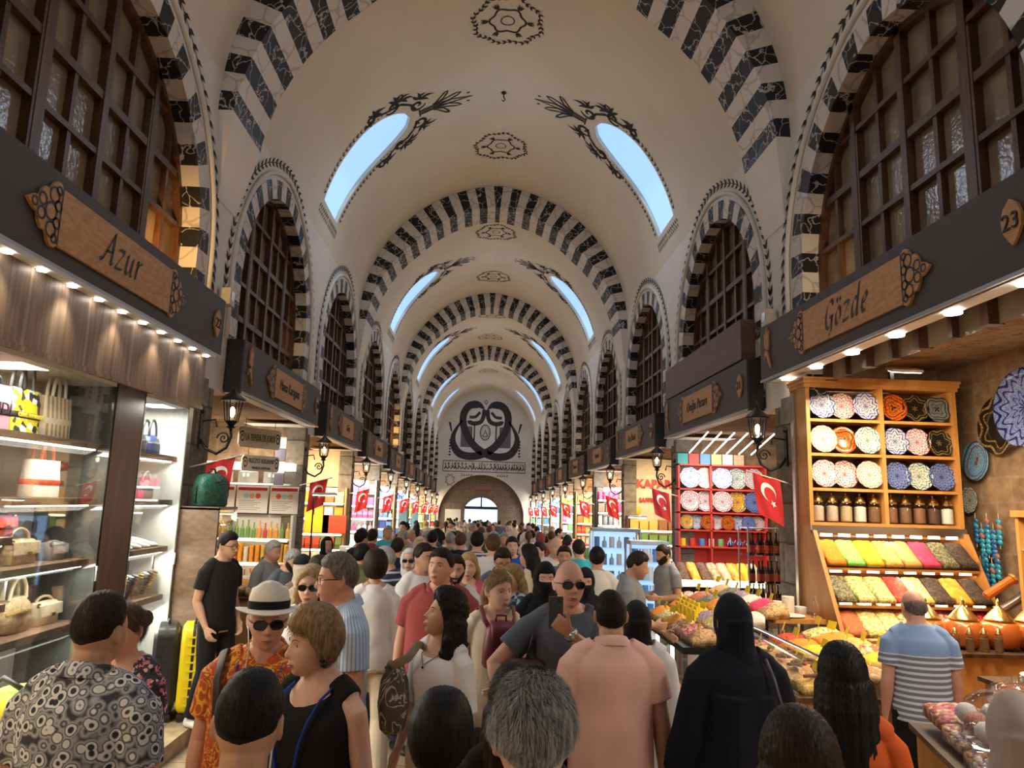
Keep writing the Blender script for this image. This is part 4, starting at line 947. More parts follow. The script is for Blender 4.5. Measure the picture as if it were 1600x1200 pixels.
hb(5.5, .40, .30, .22, .2, (whitel, cream, gold), 'white bag with cream handles on the case floor', 'tote', hw=.5, dx=-.26)
hb(6.72, 2.44, .30, .20, .16, (blackl, blackl, steel), 'black handbag beside the blue bag in the white case', 'round', hw=.8)
hb(7.02, 2.44, .26, .19, .16, (navyl, blackl, steel), 'bright blue handbag with black handles in the white case', 'round', hw=.8)
hb(6.68, 2.02, .26, .17, .15, (blackl, blackl, steel), 'black slouching bag on the second shelf of the white case', 'slouch', hw=.3)
hb(7.0, 2.02, .22, .18, .15, (greyl, greyl, steel), 'grey handbag on the second shelf of the white case', 'round', hw=.5)
shoe_w = pm('shoe_white', (.80, .79, .76), .5, 0, .05, 12)
def shoe_mb(l=.26, w=.095, h=.1):
    m = MB(); prof = [(-.5, .36, .95), (-.42, .44, 1.0), (-.2, .42, .85), (0, .40, .72), (.2, .48, .52), (.38, .46, .40), (.48, .30, .25)]
    m.loft([[(w*k*math.cos(2*PI*j/12), -l*x, max(.0, h*hh*(.5+.5*math.sin(2*PI*j/12)))) for j in range(12)] for x, k, hh in prof]); return m
for i in range(4):
    simple('shoe', shoe_mb(), shoe_w, '%s white shoe from the left on the third shelf of the white case' % ORD[i], 'shoe', (XG-.2, 6.55+i*.17, 1.58), rz+.4, None, True)
for i in range(8):
    m = MB(); m.lathe([(.022, 0), (.03, .0), (.03, .018), (.022, .018)], n=12, axis=(.4, 0, 1)); 
    for j in range(7): m.lathe([(.022, 0), (.03, .0), (.03, .016), (.022, .016)], (.4*.026*(j+1), 0, .026*(j+1)), 12, axis=(.4, 0, 1))
    simple('bracelet_roll', m, [blackl, gold, greyl][i % 3], '%s roll of bracelets from the left on the bottom shelf of the white case' % ORD[i], 'bracelets', (XG-.2, 6.5+i*.1, 1.15), 0, 'bracelet rolls in the white case')
# sunglasses cabinet with a green rucksack on top, on the step before the pier
t = thing('sunglasses_cabinet', 'tall timber and glass cabinet of gold sunglasses standing before the left pier', 'cabinet', (-2.80, 7.62, STEPH), PI/2)
m = MB(); m.bx(-.26, .26, .18, .20, 0, 1.8); m.build('back_panel', shelf_wood, t)
m = MB(); m.bx(-.28, -.24, -.2, .2, 0, 1.82); m.build('side_panel', shelf_wood, t)
m = MB(); m.bx(-.28, .28, -.2, .2, 1.80, 1.83); m.bx(-.28, .28, -.2, .2, 0, .3); m.build('carcass', shelf_wood, t)
for z in (.62, .95, 1.27):
    m = MB(); m.bx(-.24, .26, -.16, .18, z, z+.025); m.build('shelf', shelf_wood, t)
m = MB(); m.bx(-.26, .28, -.2, -.196, .3, 1.8); m.build('glass_front', vglass, t); m = MB(); m.bx(.275, .28, -.2, .2, .3, 1.8); m.build('glass_side', vglass, t)
lamp('cabinet_lamp', 'POINT', (-2.7, 7.62, STEPH+1.72), 4, (1, .85, .55), .05)
sg_m = MB()
def glasses_mb(w=.14):
    m = MB()
    for s in (-1, 1):
        m.tube([(s*(.035+.026*math.cos(2*PI*j/12)), 0, .026*math.sin(2*PI*j/12)) for j in range(13)], .0035, 5, cap=False); m.tube([(s*.062, 0, .01), (s*.066, .06, .01), (s*.062, .12, -.01)], .003, 4)
    m.tube([(-.012, 0, .008), (0, -.003, .012), (.012, 0, .008)], .003, 4); return m
for r_, z in enumerate((.42, .52, .70, .79, .88, 1.03, 1.11, 1.19, 1.36, 1.46, 1.56, 1.66)):
    for i in range(3):
        simple('sunglasses', glasses_mb(), gold, 'gold framed glasses, %s from left, %s row up, tall cabinet before the pier' % (ORD[i], ORD[r_]), 'glasses', (-2.62+.0*i, 7.46+.16*i, STEPH+z), PI/2, 'gold glasses in the tall cabinet')
greenw = grains('green_weave', [(.02, .10, .07), (.03, .16, .11), (.02, .07, .05)], 70, .5, .2)
t = thing('rucksack', 'dark green patterned rucksack standing on top of the sunglasses cabinet', 'bag', (-2.80, 7.62, STEPH+1.83), PI/2-.5)
m = MB(); n = 18
m.loft([[(.19*k*math.copysign(abs(math.cos(2*PI*j/n))**.6, math.cos(2*PI*j/n)), .10*k2*math.copysign(abs(math.sin(2*PI*j/n))**.6, math.sin(2*PI*j/n)), z) for j in range(n)] for z, k, k2 in ((0, .92, .9), (.02, 1, 1), (.18, 1, 1), (.26, .93, .92), (.31, .75, .8), (.335, .4, .5))]); m.build('body', greenw, t, True)
m = MB(); m.tube([(-.19, -.02, .03), (-.19, -.02, .2), (-.14, -.02, .29), (0, -.02, .335), (.14, -.02, .29), (.19, -.02, .2), (.19, -.02, .03)], .008, 6); m.build('zip', blackl, t, True)
m = MB(); m.box((0, -.102, .27), (.05, .006, .03)); m.build('badge', steel, t)
m = MB(); m.tube([(-.05, 0, .33), (-.03, 0, .38), (.03, 0, .38), (.05, 0, .33)], .01, 6); m.build('handle', blackl, t, True)
def suitcase(loc, rz, mat, label, w=.46, h=.74, d=.20):
    t = thing('suitcase', label, 'suitcase', loc, rz); m = MB(); n = 24
    def rg(y, k): return [(w/2*k*math.copysign(abs(math.cos(2*PI*j/n))**.32, math.cos(2*PI*j/n)), y, .06+h/2+h/2*k*math.copysign(abs(math.sin(2*PI*j/n))**.32, math.sin(2*PI*j/n))) for j in range(n)]
    m.loft([rg(-d/2, .90), rg(-d/2+.03, 1), rg(d/2-.03, 1), rg(d/2, .90)]); m.build('shell', mat, t, 35)
    r = MB()
    for i in range(9): r.bx(-w/2+.05+i*(w-.1)/8-.010, -w/2+.05+i*(w-.1)/8+.010, -d/2-.010, -d/2+.01, .12, h)
    r.build('ribs', mat, t)
    for s in (-1, 1):
        r = MB()
        for i in range(9): r.bx(s*(w/2), s*(w/2+.008), -d/2+.05, d/2-.05, .14+i*h/10.5, .155+i*h/10.5)
        r.build('side_ribs', mat, t)
    z = MB(); z.loft([rg(-.012, 1.01), rg(.012, 1.01)]); z.build('zip', blackl, t)
    for sx in (-1, 1):
        for sy in (-1, 1):
            c = MB(); c.lathe([(.03, -.012), (.03, .012)], (sx*w*.38, sy*d*.3, .03), 12, axis=(1, 0, 0)); c.box((sx*w*.38, sy*d*.3, .055), (.05, .05, .03)); c.build('wheel', blackl, t)
    k = MB(); k.tube([(-.07, 0, h+.05), (-.06, 0, h+.085), (.06, 0, h+.085), (.07, 0, h+.05)], .012, 6); k.build('handle', blackl, t, True)
    return t
suitcase((-2.77, 6.84, STEPH), 1.92, pm('suitcase_black', (.018, .018, .019), .38, 0, .05, 10), 'black ribbed hard-shell suitcase standing on the left step')
suitcase((-2.555, 6.90, STEPH), 1.92, pm('suitcase_yellow', (.86, .66, .01), .38, 0, .04, 10), 'yellow ribbed hard-shell suitcase standing behind the black one on the step')
t = thing('rolled_bag', 'lime green soft travel bag at the bottom left corner', 'bag', (-2.62, 4.50, .55)); m = MB(); m.ball((0, 0, .22), (.28, .30, .2), 16); m.build('body', pm('lime_fabric', (.30, .72, .04), .6), t, True); m = MB(); m.tube([(-.2, -.1, .36), (-.05, -.1, .48), (.1, -.1, .4)], .016, 6); m.build('handle', blackl, t, True)
t = thing('rolled_bag', 'bright yellow soft travel bag beside the lime green bag', 'bag', (-2.58, 4.00, .53)); m = MB(); m.ball((0, 0, .26), (.26, .30, .24), 16); m.build('body', pm('yellow_fabric', (.86, .62, .01), .6), t, True); m = MB(); m.tube([(-.2, -.1, .42), (-.05, -.1, .55), (.1, -.1, .46)], .016, 6); m.build('handle', blackl, t, True)
t = thing('travel_bag', 'dark grey leather travel bag under the lime and yellow bags', 'bag', (-2.60, 4.25, STEPH)); m = MB(); n = 20
m.loft([[(.26*k*math.copysign(abs(math.cos(2*PI*j/n))**.6, math.cos(2*PI*j/n)), .55*k*math.copysign(abs(math.sin(2*PI*j/n))**.6, math.sin(2*PI*j/n)), z) for j in range(n)] for z, k in ((0, .93), (.05, 1), (.3, .98), (.42, .75), (.44, .5))]); m.build('body', greyl, t, True)
m = MB(); m.tube([(0, -.45, .40), (0, 0, .445), (0, .45, .40)], .012, 6); m.build('zip', steel, t, True)
# ---------------------------------------------------------------- right near shop: plate cabinet, spice racks, counters
YC = 7.33
t = thing('plate_cabinet', 'tall honey-coloured cabinet with plates above and sloping spice racks below', 'cabinet', (0, 0, 0))
XA, XB, XM = 3.37, 4.99, 4.18
sh = [1.98, 2.33, 2.69, 3.05]
m = MB(); m.bx(XA, XB, YC+.36, YC+.38, STEPH, 3.44); m.build('back_panel', wood('cabinet_back', (.10, .04, .015), (.16, .07, .025), (2, 2, .5)), t)
for x in (XA, XB-.04):
    m = MB(); m.bx(x, x+.04, YC, YC+.36, STEPH, 3.42); m.build('side_panel', honey_wood, t)
m = MB(); m.bx(XM-.02, XM+.02, YC, YC+.34, 1.90, 3.40); m.build('divider', honey_wood, t)
for z in sh: 
    m = MB(); m.bx(XA+.04, XB-.04, YC+.01, YC+.36, z-.03, z); m.build('shelf', honey_wood, t)
m = MB(); m.bx(XA-.03, XB+.03, YC-.03, YC+.38, 3.42, 3.46); m.bx(XA-.02, XB+.02, YC-.015, YC+.36, 3.38, 3.42); m.bx(XA-.04, XB+.04, YC-.045, YC+.38, 3.46, 3.485); m.build('cornice', honey_wood, t)
m = MB(); m.bx(XA, XB, YC-.03, YC, 1.87, 1.95); m.build('lower_rail', steel, t)
styles = [['blue', 'red', 'blue', 'orange', 'black', 'grey'], ['gold', 'orange', 'green', 'blue', 'pink', 'black'], ['pink', 'red', 'gold', 'cobalt', 'green', 'cobalt']]
look = {'blue': 'white plate with blue painted rim', 'red': 'white plate with red flowers', 'orange': 'orange plate with a dark skyline', 'black': 'black plate with gold pattern', 'grey': 'grey plate with black skyline', 'gold': 'ochre and blue patterned plate', 'green': 'green speckled plate', 'pink': 'rose patterned plate', 'cobalt': 'dark cobalt blue plate'}
for r_, row in enumerate(styles):
    z = sh[3-r_]
    for i, s in enumerate(row):
        x = (XA+.04+.15+i*.238) if i < 3 else (XM+.165+(i-3)*.238)
        plate((x, YC+.05+.025*(i % 3 == 1)+.02*(i % 2), z+.147), .145, (0, -1, .16), s, '%s, %s from left, %s plate cabinet shelf' % (look[s], ORD[i], ['top', 'second', 'third'][r_]), 'plates in the cabinet', i*.7)
jc = [pm('jar_pale', (.62, .48, .36), .7), pm('jar_white', (.78, .74, .66), .7), pm('jar_cream', (.60, .45, .26), .7), pm('jar_rust', (.28, .12, .06), .7), pm('jar_brown', (.22, .11, .05), .7), pm('jar_dark', (.12, .05, .03), .7)]
seq = [0, 0, 2, 1, 4, 3, 4, 3, 5, 1]
for i in range(10):
    x = XA+.13+i*.149 if i < 5 else XM+.10+(i-5)*.149
    jar((x, YC+.10, sh[0]), .29, .068, jc[seq[i]], 'glass jar with domed brass lid, %s from left on the jar shelf' % ORD[i], 'jars in the plate cabinet')
# sloping spice racks
rows = [(['orange', 'lime', 'yellow', 'ochre', 'tan', 'pink', 'sage', 'dark'], 1.60, 1.82), (['sage', 'herb', 'herb', 'chili', 'cham', 'dark', 'apricot', 'dark'], 1.27, 1.48), (['brick', 'cham', 'cham', 'mix', 'mix', 'rose', 'mix', 'chili'], .98, 1.19), (['orange', 'herb', 'purple', 'ochre', 'rose', 'brick', 'sage', 'tan'], .72, .92)]
names = {'orange': 'orange powder', 'lime': 'lime green powder', 'yellow': 'yellow powder', 'ochre': 'ochre grains', 'tan': 'tan powder', 'pink': 'bright pink powder', 'sage': 'grey green herbs', 'dark': 'dark brown tea', 'herb': 'mixed green herbs', 'chili': 'dried red chilies', 'cham': 'pale chamomile', 'apricot': 'orange dried fruit', 'brick': 'brick red powder', 'mix': 'mixed fruit tea', 'rose': 'rose buds', 'purple': 'lavender', 'nut': 'brown nuts', 'date': 'dark dates', 'fig': 'pale figs', 'kiwi': 'green candied fruit', 'white': 'white sweets', 'candy': 'wrapped sweets'}
acryl = glass('acrylic', (.95, .95, .92), .08)
pi_ = 0
for r_, (cols, z0, z1) in enumerate(rows):
    yf = YC-.02-.17*(r_+1)-.05; w = (XB-XA-.10)/8
    m = MB(); m.bx(XA+.02, XB-.02, yf+.0, YC+.30, z0-.075, z0-.05); m.build('rack_board', honey_wood, t)
    m = MB(); m.bx(XA+.05, XB-.05, yf+.23, yf+.25, z1+.02, z1+.065); s_ = m.build('light_rail', led_w, t)
    for i in range(9):
        q = MB(); xx = XA+.06+i*(XB-XA-.12)/8; q.bx(xx-.03, xx+.03, yf+.225, yf+.23, z1+.018, z1+.067); q.build('rail_clip', pm('clip_tan', (.55, .33, .14), .5), s_)
    lamp('rack_lamp', 'AREA', ((XA+XB)/2, yf+.22, z1+.01), 5, (1, .78, .45), .04, (math.radians(-25), 0, 0), 1.5).rotation_euler = (math.radians(-25), 0, 0)
    for i, c in enumerate(cols):
        b = thing('spice_bin', '%s in the %s bin from left on the %s spice rack' % (names[c], ORD[i], ['top', 'second', 'third', 'lowest'][r_]), 'spice bin', (XA+.05+w*(i+.5), yf+.12, z0), 0, 'spice bins of the plate cabinet')
        hm = heap_mesh(w-.012, .26, 0.0, z1-z0-.02, .02, 8, r_*10+i); o = hm.build('spice', SP[c], b, True); o['kind'] = 'stuff'
        g = MB(); g.bx(-w/2+.002, -w/2+.006, -.14, .14, -.05, .04); g.bx(w/2-.006, w/2-.002, -.14, .14, -.05, .04); g.bx(-w/2, w/2, -.145, -.14, -.05, .03); g.build('tray', acryl, b)
for x in (XA-.0, XB-.04):
    m = MB(); m.loft([[(x, YC, 1.9), (x+.04, YC, 1.9), (x+.04, YC-.05, 1.9), (x, YC-.05, 1.9)], [(x, YC, .5), (x+.04, YC, .5), (x+.04, YC-.80, .5), (x, YC-.80, .5)]]); m.build('side_rail', honey_wood, t)
m = MB(); m.bx(XA, XB, YC-.76, YC+.3, STEPH, .52); m.build('base', honey_wood, t)
# hanging plates, niche and beads on the stone side wall
XW_ = X0+HW+BACK-.02
for (y, z, r, s, lb) in ((7.42, 2.66, .21, 'scene', 'oval-looking plate painted with a blue harbour view on the stone wall'), (7.02, 3.0, .30, 'black', 'large dark plate with yellow flowers hanging high on the stone wall'), (6.55, 3.12, .38, 'cobalt', 'largest blue patterned plate hanging at the right edge of the stone wall'), (7.58, 2.25, .14, 'green', 'small pale plate hanging lowest on the stone wall')):
    plate((XW_-(.09 if r > .35 else 0), y, z), r, (-1, 0, .04), s, lb, None, .3)
m = MB(); pts = [(-.75, 0)]+[(-.75*math.cos(PI*i/16), .55+.5*math.sin(PI*i/16)) for i in range(17)]+[(.75, 0)]
m.prism(pts, lambda u, v, w: Vector((w, u, v)), .04); o = m.build('arched_timber_panel', wood('niche_wood', (.11, .05, .02), (.2, .10, .04), (2, .6, 6)), None); o.location = (XW_-.05, 5.9, 1.95); tag(o, 'brown arched timber panel set in the stone wall of the near right shop', 'panel')
bead_b = pm('bead_blue', (.02, .12, .30), .2, 0, .2, 30, coat=.5); bead_t = pm('bead_teal', (.03, .28, .42), .25, 0, .25, 30, coat=.4); bead_w = pm('bead_brown', (.30, .14, .10), .4, 0, .3, 30)
for i in range(9):
    y = 7.42-.085*(i % 5)-.03*(i//5); z = 2.12-.10*(i % 2)-.34*(i//5); n = 5+(i*3) % 4
    b = thing('bead_hanging', '%s string of %s beads from the cabinet on the stone wall' % (ORD[i], 'teal' if i % 3 else 'blue'), 'beads', (XW_-.07, y, z), 0, 'bead strings on the stone wall')
    c = MB(); c.tube([(0, 0, 0), (0, 0, -.1-.05*n)], .003, 4); c.build('cord', pm('cord_pale', (.6, .5, .35), .8), b)
    for j in range(n):
        q = MB(); q.lathe([(.01, -.012), (.034+.006*(j % 2), -.005), (.034, .008), (.01, .014)], (0, 0, -.09-.05*j), 10, axis=(1, 0, .2)); q.build('bead', [bead_b, bead_t, bead_w][(i+j) % 3 if j < 2 else (1 if i % 3 else 0)], b, True)
# second cabinet against the stone wall with rows of jars
c2 = thing('jar_cabinet', 'honey-coloured wall cabinet with rows of small jars at the right edge', 'cabinet', (XW_-.30, 5.80, STEPH), -PI/2)
m = MB(); m.bx(-.75, .75, .26, .28, 0, 1.98); m.build('back_panel', dark_wood, c2)
for x in (-.75, .71):
    m = MB(); m.bx(x, x+.04, 0, .26, 0, 2.0); m.build('side_panel', honey_wood, c2)
m = MB(); m.bx(-.78, .78, -.02, .28, 1.96, 2.02); m.build('cornice', honey_wood, c2)
lids = [gold, steel]
for r_, z in enumerate((.75, 1.0, 1.22, 1.44, 1.68)):
    m = MB(); m.bx(-.71, .71, .01, .26, z-.02, z); m.build('shelf', honey_wood, c2)
    for i in range(11):
        h = .15 if r_ != 4 else .19
        jar((XW_-.30+.10, 5.80+.62-i*.124, STEPH+z), h, .046, jc[[1, 5, 5, 3, 1][r_]] if r_ != 1 else SP['apricot'], 'small jar, %s from left, %s shelf up, wall cabinet at the right edge' % (ORD[i], ORD[r_]), 'small jars in the wall cabinet')
lamp('jar_cabinet_lamp', 'POINT', (XW_-.55, 6.0, 2.4), 10, (1, .85, .6), .1)
sl = thing('spot_lamp', 'white rectangular lamp above the plate cabinet', 'lamp', (4.35, YC+.06, 3.487)); m = MB(); m.bx(-.02, .02, 0, .04, 0, .10); m.build('stem', iron, sl); m = MB(); m.box((.12, -.03, .12), (.34, .14, .03), Matrix.Rotation(.35, 3, 'X')); h = m.build('head', white_paint, sl); m = MB(); m.box((.12, -.035, .10), (.30, .11, .012), Matrix.Rotation(.35, 3, 'X')); m.build('diffuser', led_m, h)
lamp('cabinet_spot', 'SPOT', (4.4, YC-.9, 3.36), 18, (1, .86, .62), .08, (math.radians(38), 0, 0), spot=1.7)
lamp('shop_fill', 'SPOT', (4.0, 4.9, 3.4), 70, (1, .84, .6), .2, (math.radians(25), 0, 0), spot=2.2)
# metal shutter rail at the pier
o = simple('shutter_rail', MB().bx(-.05, .05, -.03, .03, 0, 3.35).bx(-.015, .015, -.05, -.03, 0, 3.35), steel, 'upright metal shutter rail beside the right stone pier', 'rail', (X0+HW-.02, 7.62, 0))
# ---- front counter of heaped spices with a curved glass guard
def counter_top(name, label, cx, cy, w, d, rz, zt, mat=honey_wood, carved=False):
    t = thing(name, label, 'counter', (cx, cy, 0), rz); m = MB(); m.bx(-w/2, w/2, -d/2, d/2, .06, zt-.05); m.build('body', mat, t)
    m = MB(); m.bx(-w/2-.03, w/2+.03, -d/2-.03, d/2+.03, zt-.05, zt-.02); m.build('top_board', dark_wood, t)
    m = MB(); m.bx(-w/2+.03, w/2-.03, -d/2+.03, d/2-.03, 0, .06); m.build('plinth', iron, t)
    if carved:
        for i in range(int(w/.09)):
            q = MB(); x = -w/2+.06+i*.09; q.lathe([(.018, .2), (.028, .25), (.016, .35), (.03, .5), (.016, .62), (.028, zt-.12), (.02, zt-.06)], (x, -d/2-.015, 0), 8); q.build('baluster', dark_wood, t, True)
    return t
def heaps(t0, cx, cy, rz, w, d, zt, nx, ny, cols, where, tags=True, rise=.06, guard=True, grp='heaps'):
    c, s = math.cos(rz), math.sin(rz); k = 0
    for j in range(ny):
        for i in range(nx):
            lx, ly = -w/2+(i+.5)*w/nx, -d/2+(j+.5)*d/ny; X, Y = cx+c*lx-s*ly, cy+s*lx+c*ly; col = cols[k % len(cols)]; k += 1
            b = thing('spice_tray', '%s heap, row %s, %s along, on %s' % (names[col], ['one', 'two', 'three', 'four', 'five'][j], ORD[i], where), 'tray', (X, Y, zt+rise*j), rz, grp)
            o = heap_mesh(w/nx-.015, d/ny-.012, .0, rise*.9, .055, 8, k).build('heap', SP[col], b, True); o['kind'] = 'stuff'
            q = MB(); hx, hy = w/nx/2-.004, d/ny/2-.003
            for a in (((-hx, -hx+.006), (-hy, hy)), ((hx-.006, hx), (-hy, hy)), ((-hx, hx), (-hy, -hy+.006)), ((-hx, hx), (hy-.006, hy))): q.bx(*a[0], *a[1], -.03, .03)
            q.build('tray_rim', acryl, b)
            if tags: price_tag((X-s*.0, Y, zt+rise*j+.05+rise*.5), 'yellow price tag in %s, row %s, %s along, on %s' % (names[col], ['one', 'two', 'three', 'four', 'five'][j], ORD[i], where), rz+random.uniform(-.4, .4), 1.15)
def guard(t, w, d, z0, h=.22, curve=True):
    g = MB(); n = 8; pr = [(-d/2-.02, z0), (-d/2-.03, z0+h*.5), (-d/2+.04, z0+h*.85), (-d/2+.16, z0+h)]
    g.loft([[(-w/2, y, z) for y, z in pr], [(w/2, y, z) for y, z in pr]], 0, False, False); g.build('glass_guard', vglass, t, True)
    e = MB(); e.tube([(-w/2, -d/2+.16, z0+h), (w/2, -d/2+.16, z0+h)], .008, 6); e.tube([(-w/2, -d/2-.02, z0), (w/2, -d/2-.02, z0)], .010, 6); e.build('guard_rail', steel, t)
RZC = -PI/2
ct = counter_top('spice_counter', 'carved timber counter heaped with spices before the plate cabinet', 2.72, 5.88, 1.6, 1.0, RZC, .86, honey_wood, True); guard(ct, 1.6, 1.0, .86, .24)
heaps(ct, 2.72, 5.88, RZC, 1.54, .94, .87, 6, 3, ['rose', 'cham', 'nut', 'mix', 'nut', 'ochre', 'chili', 'orange', 'yellow', 'cham', 'white', 'nut', 'herb', 'orange', 'ochre', 'mix', 'yellow', 'tan'], 'the near spice counter', grp='spice heaps on the near counter')
for i in range(14):
    m = MB(); m.lathe([(.012, -.06), (.014, .06)], n=8, axis=(math.cos(i*1.3), math.sin(i*1.3), .1)); simple('cinnamon_stick', m, pm('cinnamon', (.26, .11, .05), .8), 'brown cinnamon roll, %s from the near end of the near spice counter' % ORD[i], 'cinnamon', (2.36+.06*(i % 4), 5.2+.07*i, .955+.012*(i % 3)), 0, 'cinnamon rolls on the near spice counter')
# copper pots with brass lids behind the customer
copper = pm('orange_enamel', (.62, .16, .03), .25, .3, .08, 8, coat=.4)
for i, (x, y) in enumerate(((3.85, 6.25), (4.15, 6.2), (4.45, 6.18), (4.70, 6.15))):
    b = thing('lidded_pot', 'round orange pot with tall brass lid, %s of the row behind the striped customer' % ORD[i], 'pot', (x, y, .98), 0, 'orange lidded pots')
    m = MB(); m.lathe([(.08, 0), (.14, .04), (.165, .12), (.15, .2), (.11, .235)], n=18); m.build('pot', copper, b, True)
    m = MB(); m.lathe([(.12, .235), (.11, .25), (.07, .30), (.03, .34), (.012, .36), (.018, .38), (.002, .42)], n=18); m.build('lid', gold, b, True)
ct2 = counter_top('pot_counter', 'low timber counter carrying the orange pots', 4.22, 6.2, 1.2, .45, 0, 1.0)
for i in range(5):
    jar((3.75+.12*i, 5.9, 1.0), .2, .035, jc[4], 'small shaker with brass lid, %s from left before the orange pots' % ORD[i], 'small shakers by the pots')
for i in range(2): m = MB(); m.tube([(0, 0, 0), (.22, -.1, .16)], .04, 10); m.lathe([(.05, 0), (.055, .02)], (.22, -.1, .16), 10, axis=(.8, -.3, .5)); simple('copper_grinder', m, [copper, steel][i], ['copper', 'steel'][i]+' coffee grinder leaning on the end of the spice rack', 'grinder', (4.75+.1*i, 6.75, 1.35-.15*i), .3)
# ---- sweets counter in front
sc_ = counter_top('sweets_counter', 'timber counter with a glass top full of wrapped sweets in the right foreground', 2.95, 3.55, 1.25, .95, -.28, .95); guard(sc_, 1.25, .95, .95, .14)
heaps(sc_, 2.95, 3.55, -.28, 1.2, .9, .96, 4, 3, ['candy', 'candy', 'rose', 'candy', 'candy', 'mix', 'candy', 'white', 'rose', 'candy', 'white', 'candy'], 'the sweets counter', False, .03, grp='sweets on the counter')
dome_m = glass('clear_dome', (.98, .98, .98), .14)
for i, (x, y) in enumerate(((2.85, 3.87), (3.2, 3.8), (3.05, 3.43), (2.62, 3.71))):
    b = thing('cake_dome', 'clear plastic dome over sweets, %s on the sweets counter' % ['behind the others', 'at the back right', 'nearest the headscarf', 'beside the striped shirt'][i], 'dome', (x, y, 1.06), 0, 'clear domes on the sweets counter')
    m = MB(); m.lathe([(.16, 0), (.16, .05), (.13, .12), (.07, .16), (.015, .175), (.02, .2), (.002, .21)], n=20, cap=False); m.build('dome', dome_m, b, True); m = MB(); m.lathe([(.17, -.01), (.17, .0)], n=20); m.build('base_plate', steel, b)
    o = heap_mesh(.2, .2, .0, .0, .08, 6, i+50).build('sweets', SP['candy'], b, True); o['kind'] = 'stuff'
for i in range(60):
    a = i*2.4; rr = .08+.40*math.sqrt(i/60); x, y = 2.9+rr*math.cos(a)*1.2, 3.47+rr*math.sin(a)*.8
    goods('sweet_bag', (x, y, 1.03+.02*(i % 3)), (.12, .10, .10), dome_m if i % 3 == 0 else [SP['candy'], SP['rose'], SP['white']][i % 3], '%s bag of sweets lying on the sweets counter' % ['empty clear', 'brown', 'white'][0 if i % 3 == 0 else (1 if i % 3 == 1 else 2)], 'sweets', 'bags of sweets on the counter', i*1.1, 'lump')
for i in range(3):
    m = MB(); m.lathe([(.12, 0), (.17, .02), (.18, .03), (.12, .012)], n=20); simple('white_dish', m, white_paint, 'white dish stacked on the counter at the right edge, %s from below' % ORD[i], 'dish', (3.75, 4.75, 1.00+.02*i), 0, 'white dishes at the right edge')
ct3 = counter_top('till_counter', 'timber counter at the right edge with a stack of white dishes', 3.95, 4.75, .9, .6, 0, 1.02)
m = MB(); m.lathe([(.09, 0), (.09, .32), (.07, .36)], n=14); simple('sweet_jar', m, dome_m, 'tall clear jar at the right edge of the counter', 'jar', (4.1, 4.7, 1.0), 0, None, True)
# ---------------------------------------------------------------- the shops further along the street
def pal(*cs): return [pm('goods_%02d%02d%02d' % tuple(int(99*x) for x in c), c, .5, 0, .10, 25) for c in cs]
WARMG = pal((.80, .52, .12), (.70, .10, .06), (.86, .72, .38), (.38, .18, .07), (.85, .82, .74), (.20, .38, .10), (.88, .40, .06))
COOLG = pal((.12, .32, .72), (.45, .66, .85), (.85, .87, .90), (.05, .10, .38), (.20, .62, .72), (.75, .78, .82))
PINKG = pal((.80, .45, .50), (.62, .12, .28), (.85, .82, .80), (.45, .10, .20), (.88, .66, .62))
MIXG = pal((.88, .62, .04), (.75, .06, .05), (.10, .30, .65), (.88, .86, .82), (.20, .50, .20), (.55, .15, .45), (.08, .08, .09))
JARG = pal((.10, .10, .10), (.20, .14, .09), (.78, .10, .22), (.86, .70, .50), (.30, .30, .30))
CN = [((.80, .52, .12), 'amber'), ((.70, .10, .06), 'red'), ((.86, .72, .38), 'straw'), ((.38, .18, .07), 'brown'), ((.85, .82, .74), 'cream'), ((.20, .38, .10), 'green'), ((.88, .40, .06), 'orange'), ((.12, .32, .72), 'blue'), ((.45, .66, .85), 'pale blue'), ((.86, .87, .88), 'white'), ((.05, .10, .38), 'dark blue'), ((.20, .62, .72), 'turquoise'), ((.75, .78, .82), 'silver'),
      ((.80, .45, .50), 'pink'), ((.62, .12, .28), 'crimson'), ((.45, .10, .20), 'wine'), ((.88, .66, .62), 'blush'), ((.88, .62, .04), 'yellow'), ((.55, .15, .45), 'purple'), ((.09, .09, .09), 'black'), ((.20, .14, .09), 'dark brown'), ((.30, .30, .30), 'grey')]
def cname(m):
    q = m.name.split('_')[-1]
    if not q[:6].isdigit(): return 'pale'
    c = [int(q[i:i+2])/99 for i in (0, 2, 4)]; return min(CN, key=lambda e: sum((a-b)**2 for a, b in zip(c, e[0])))[1]
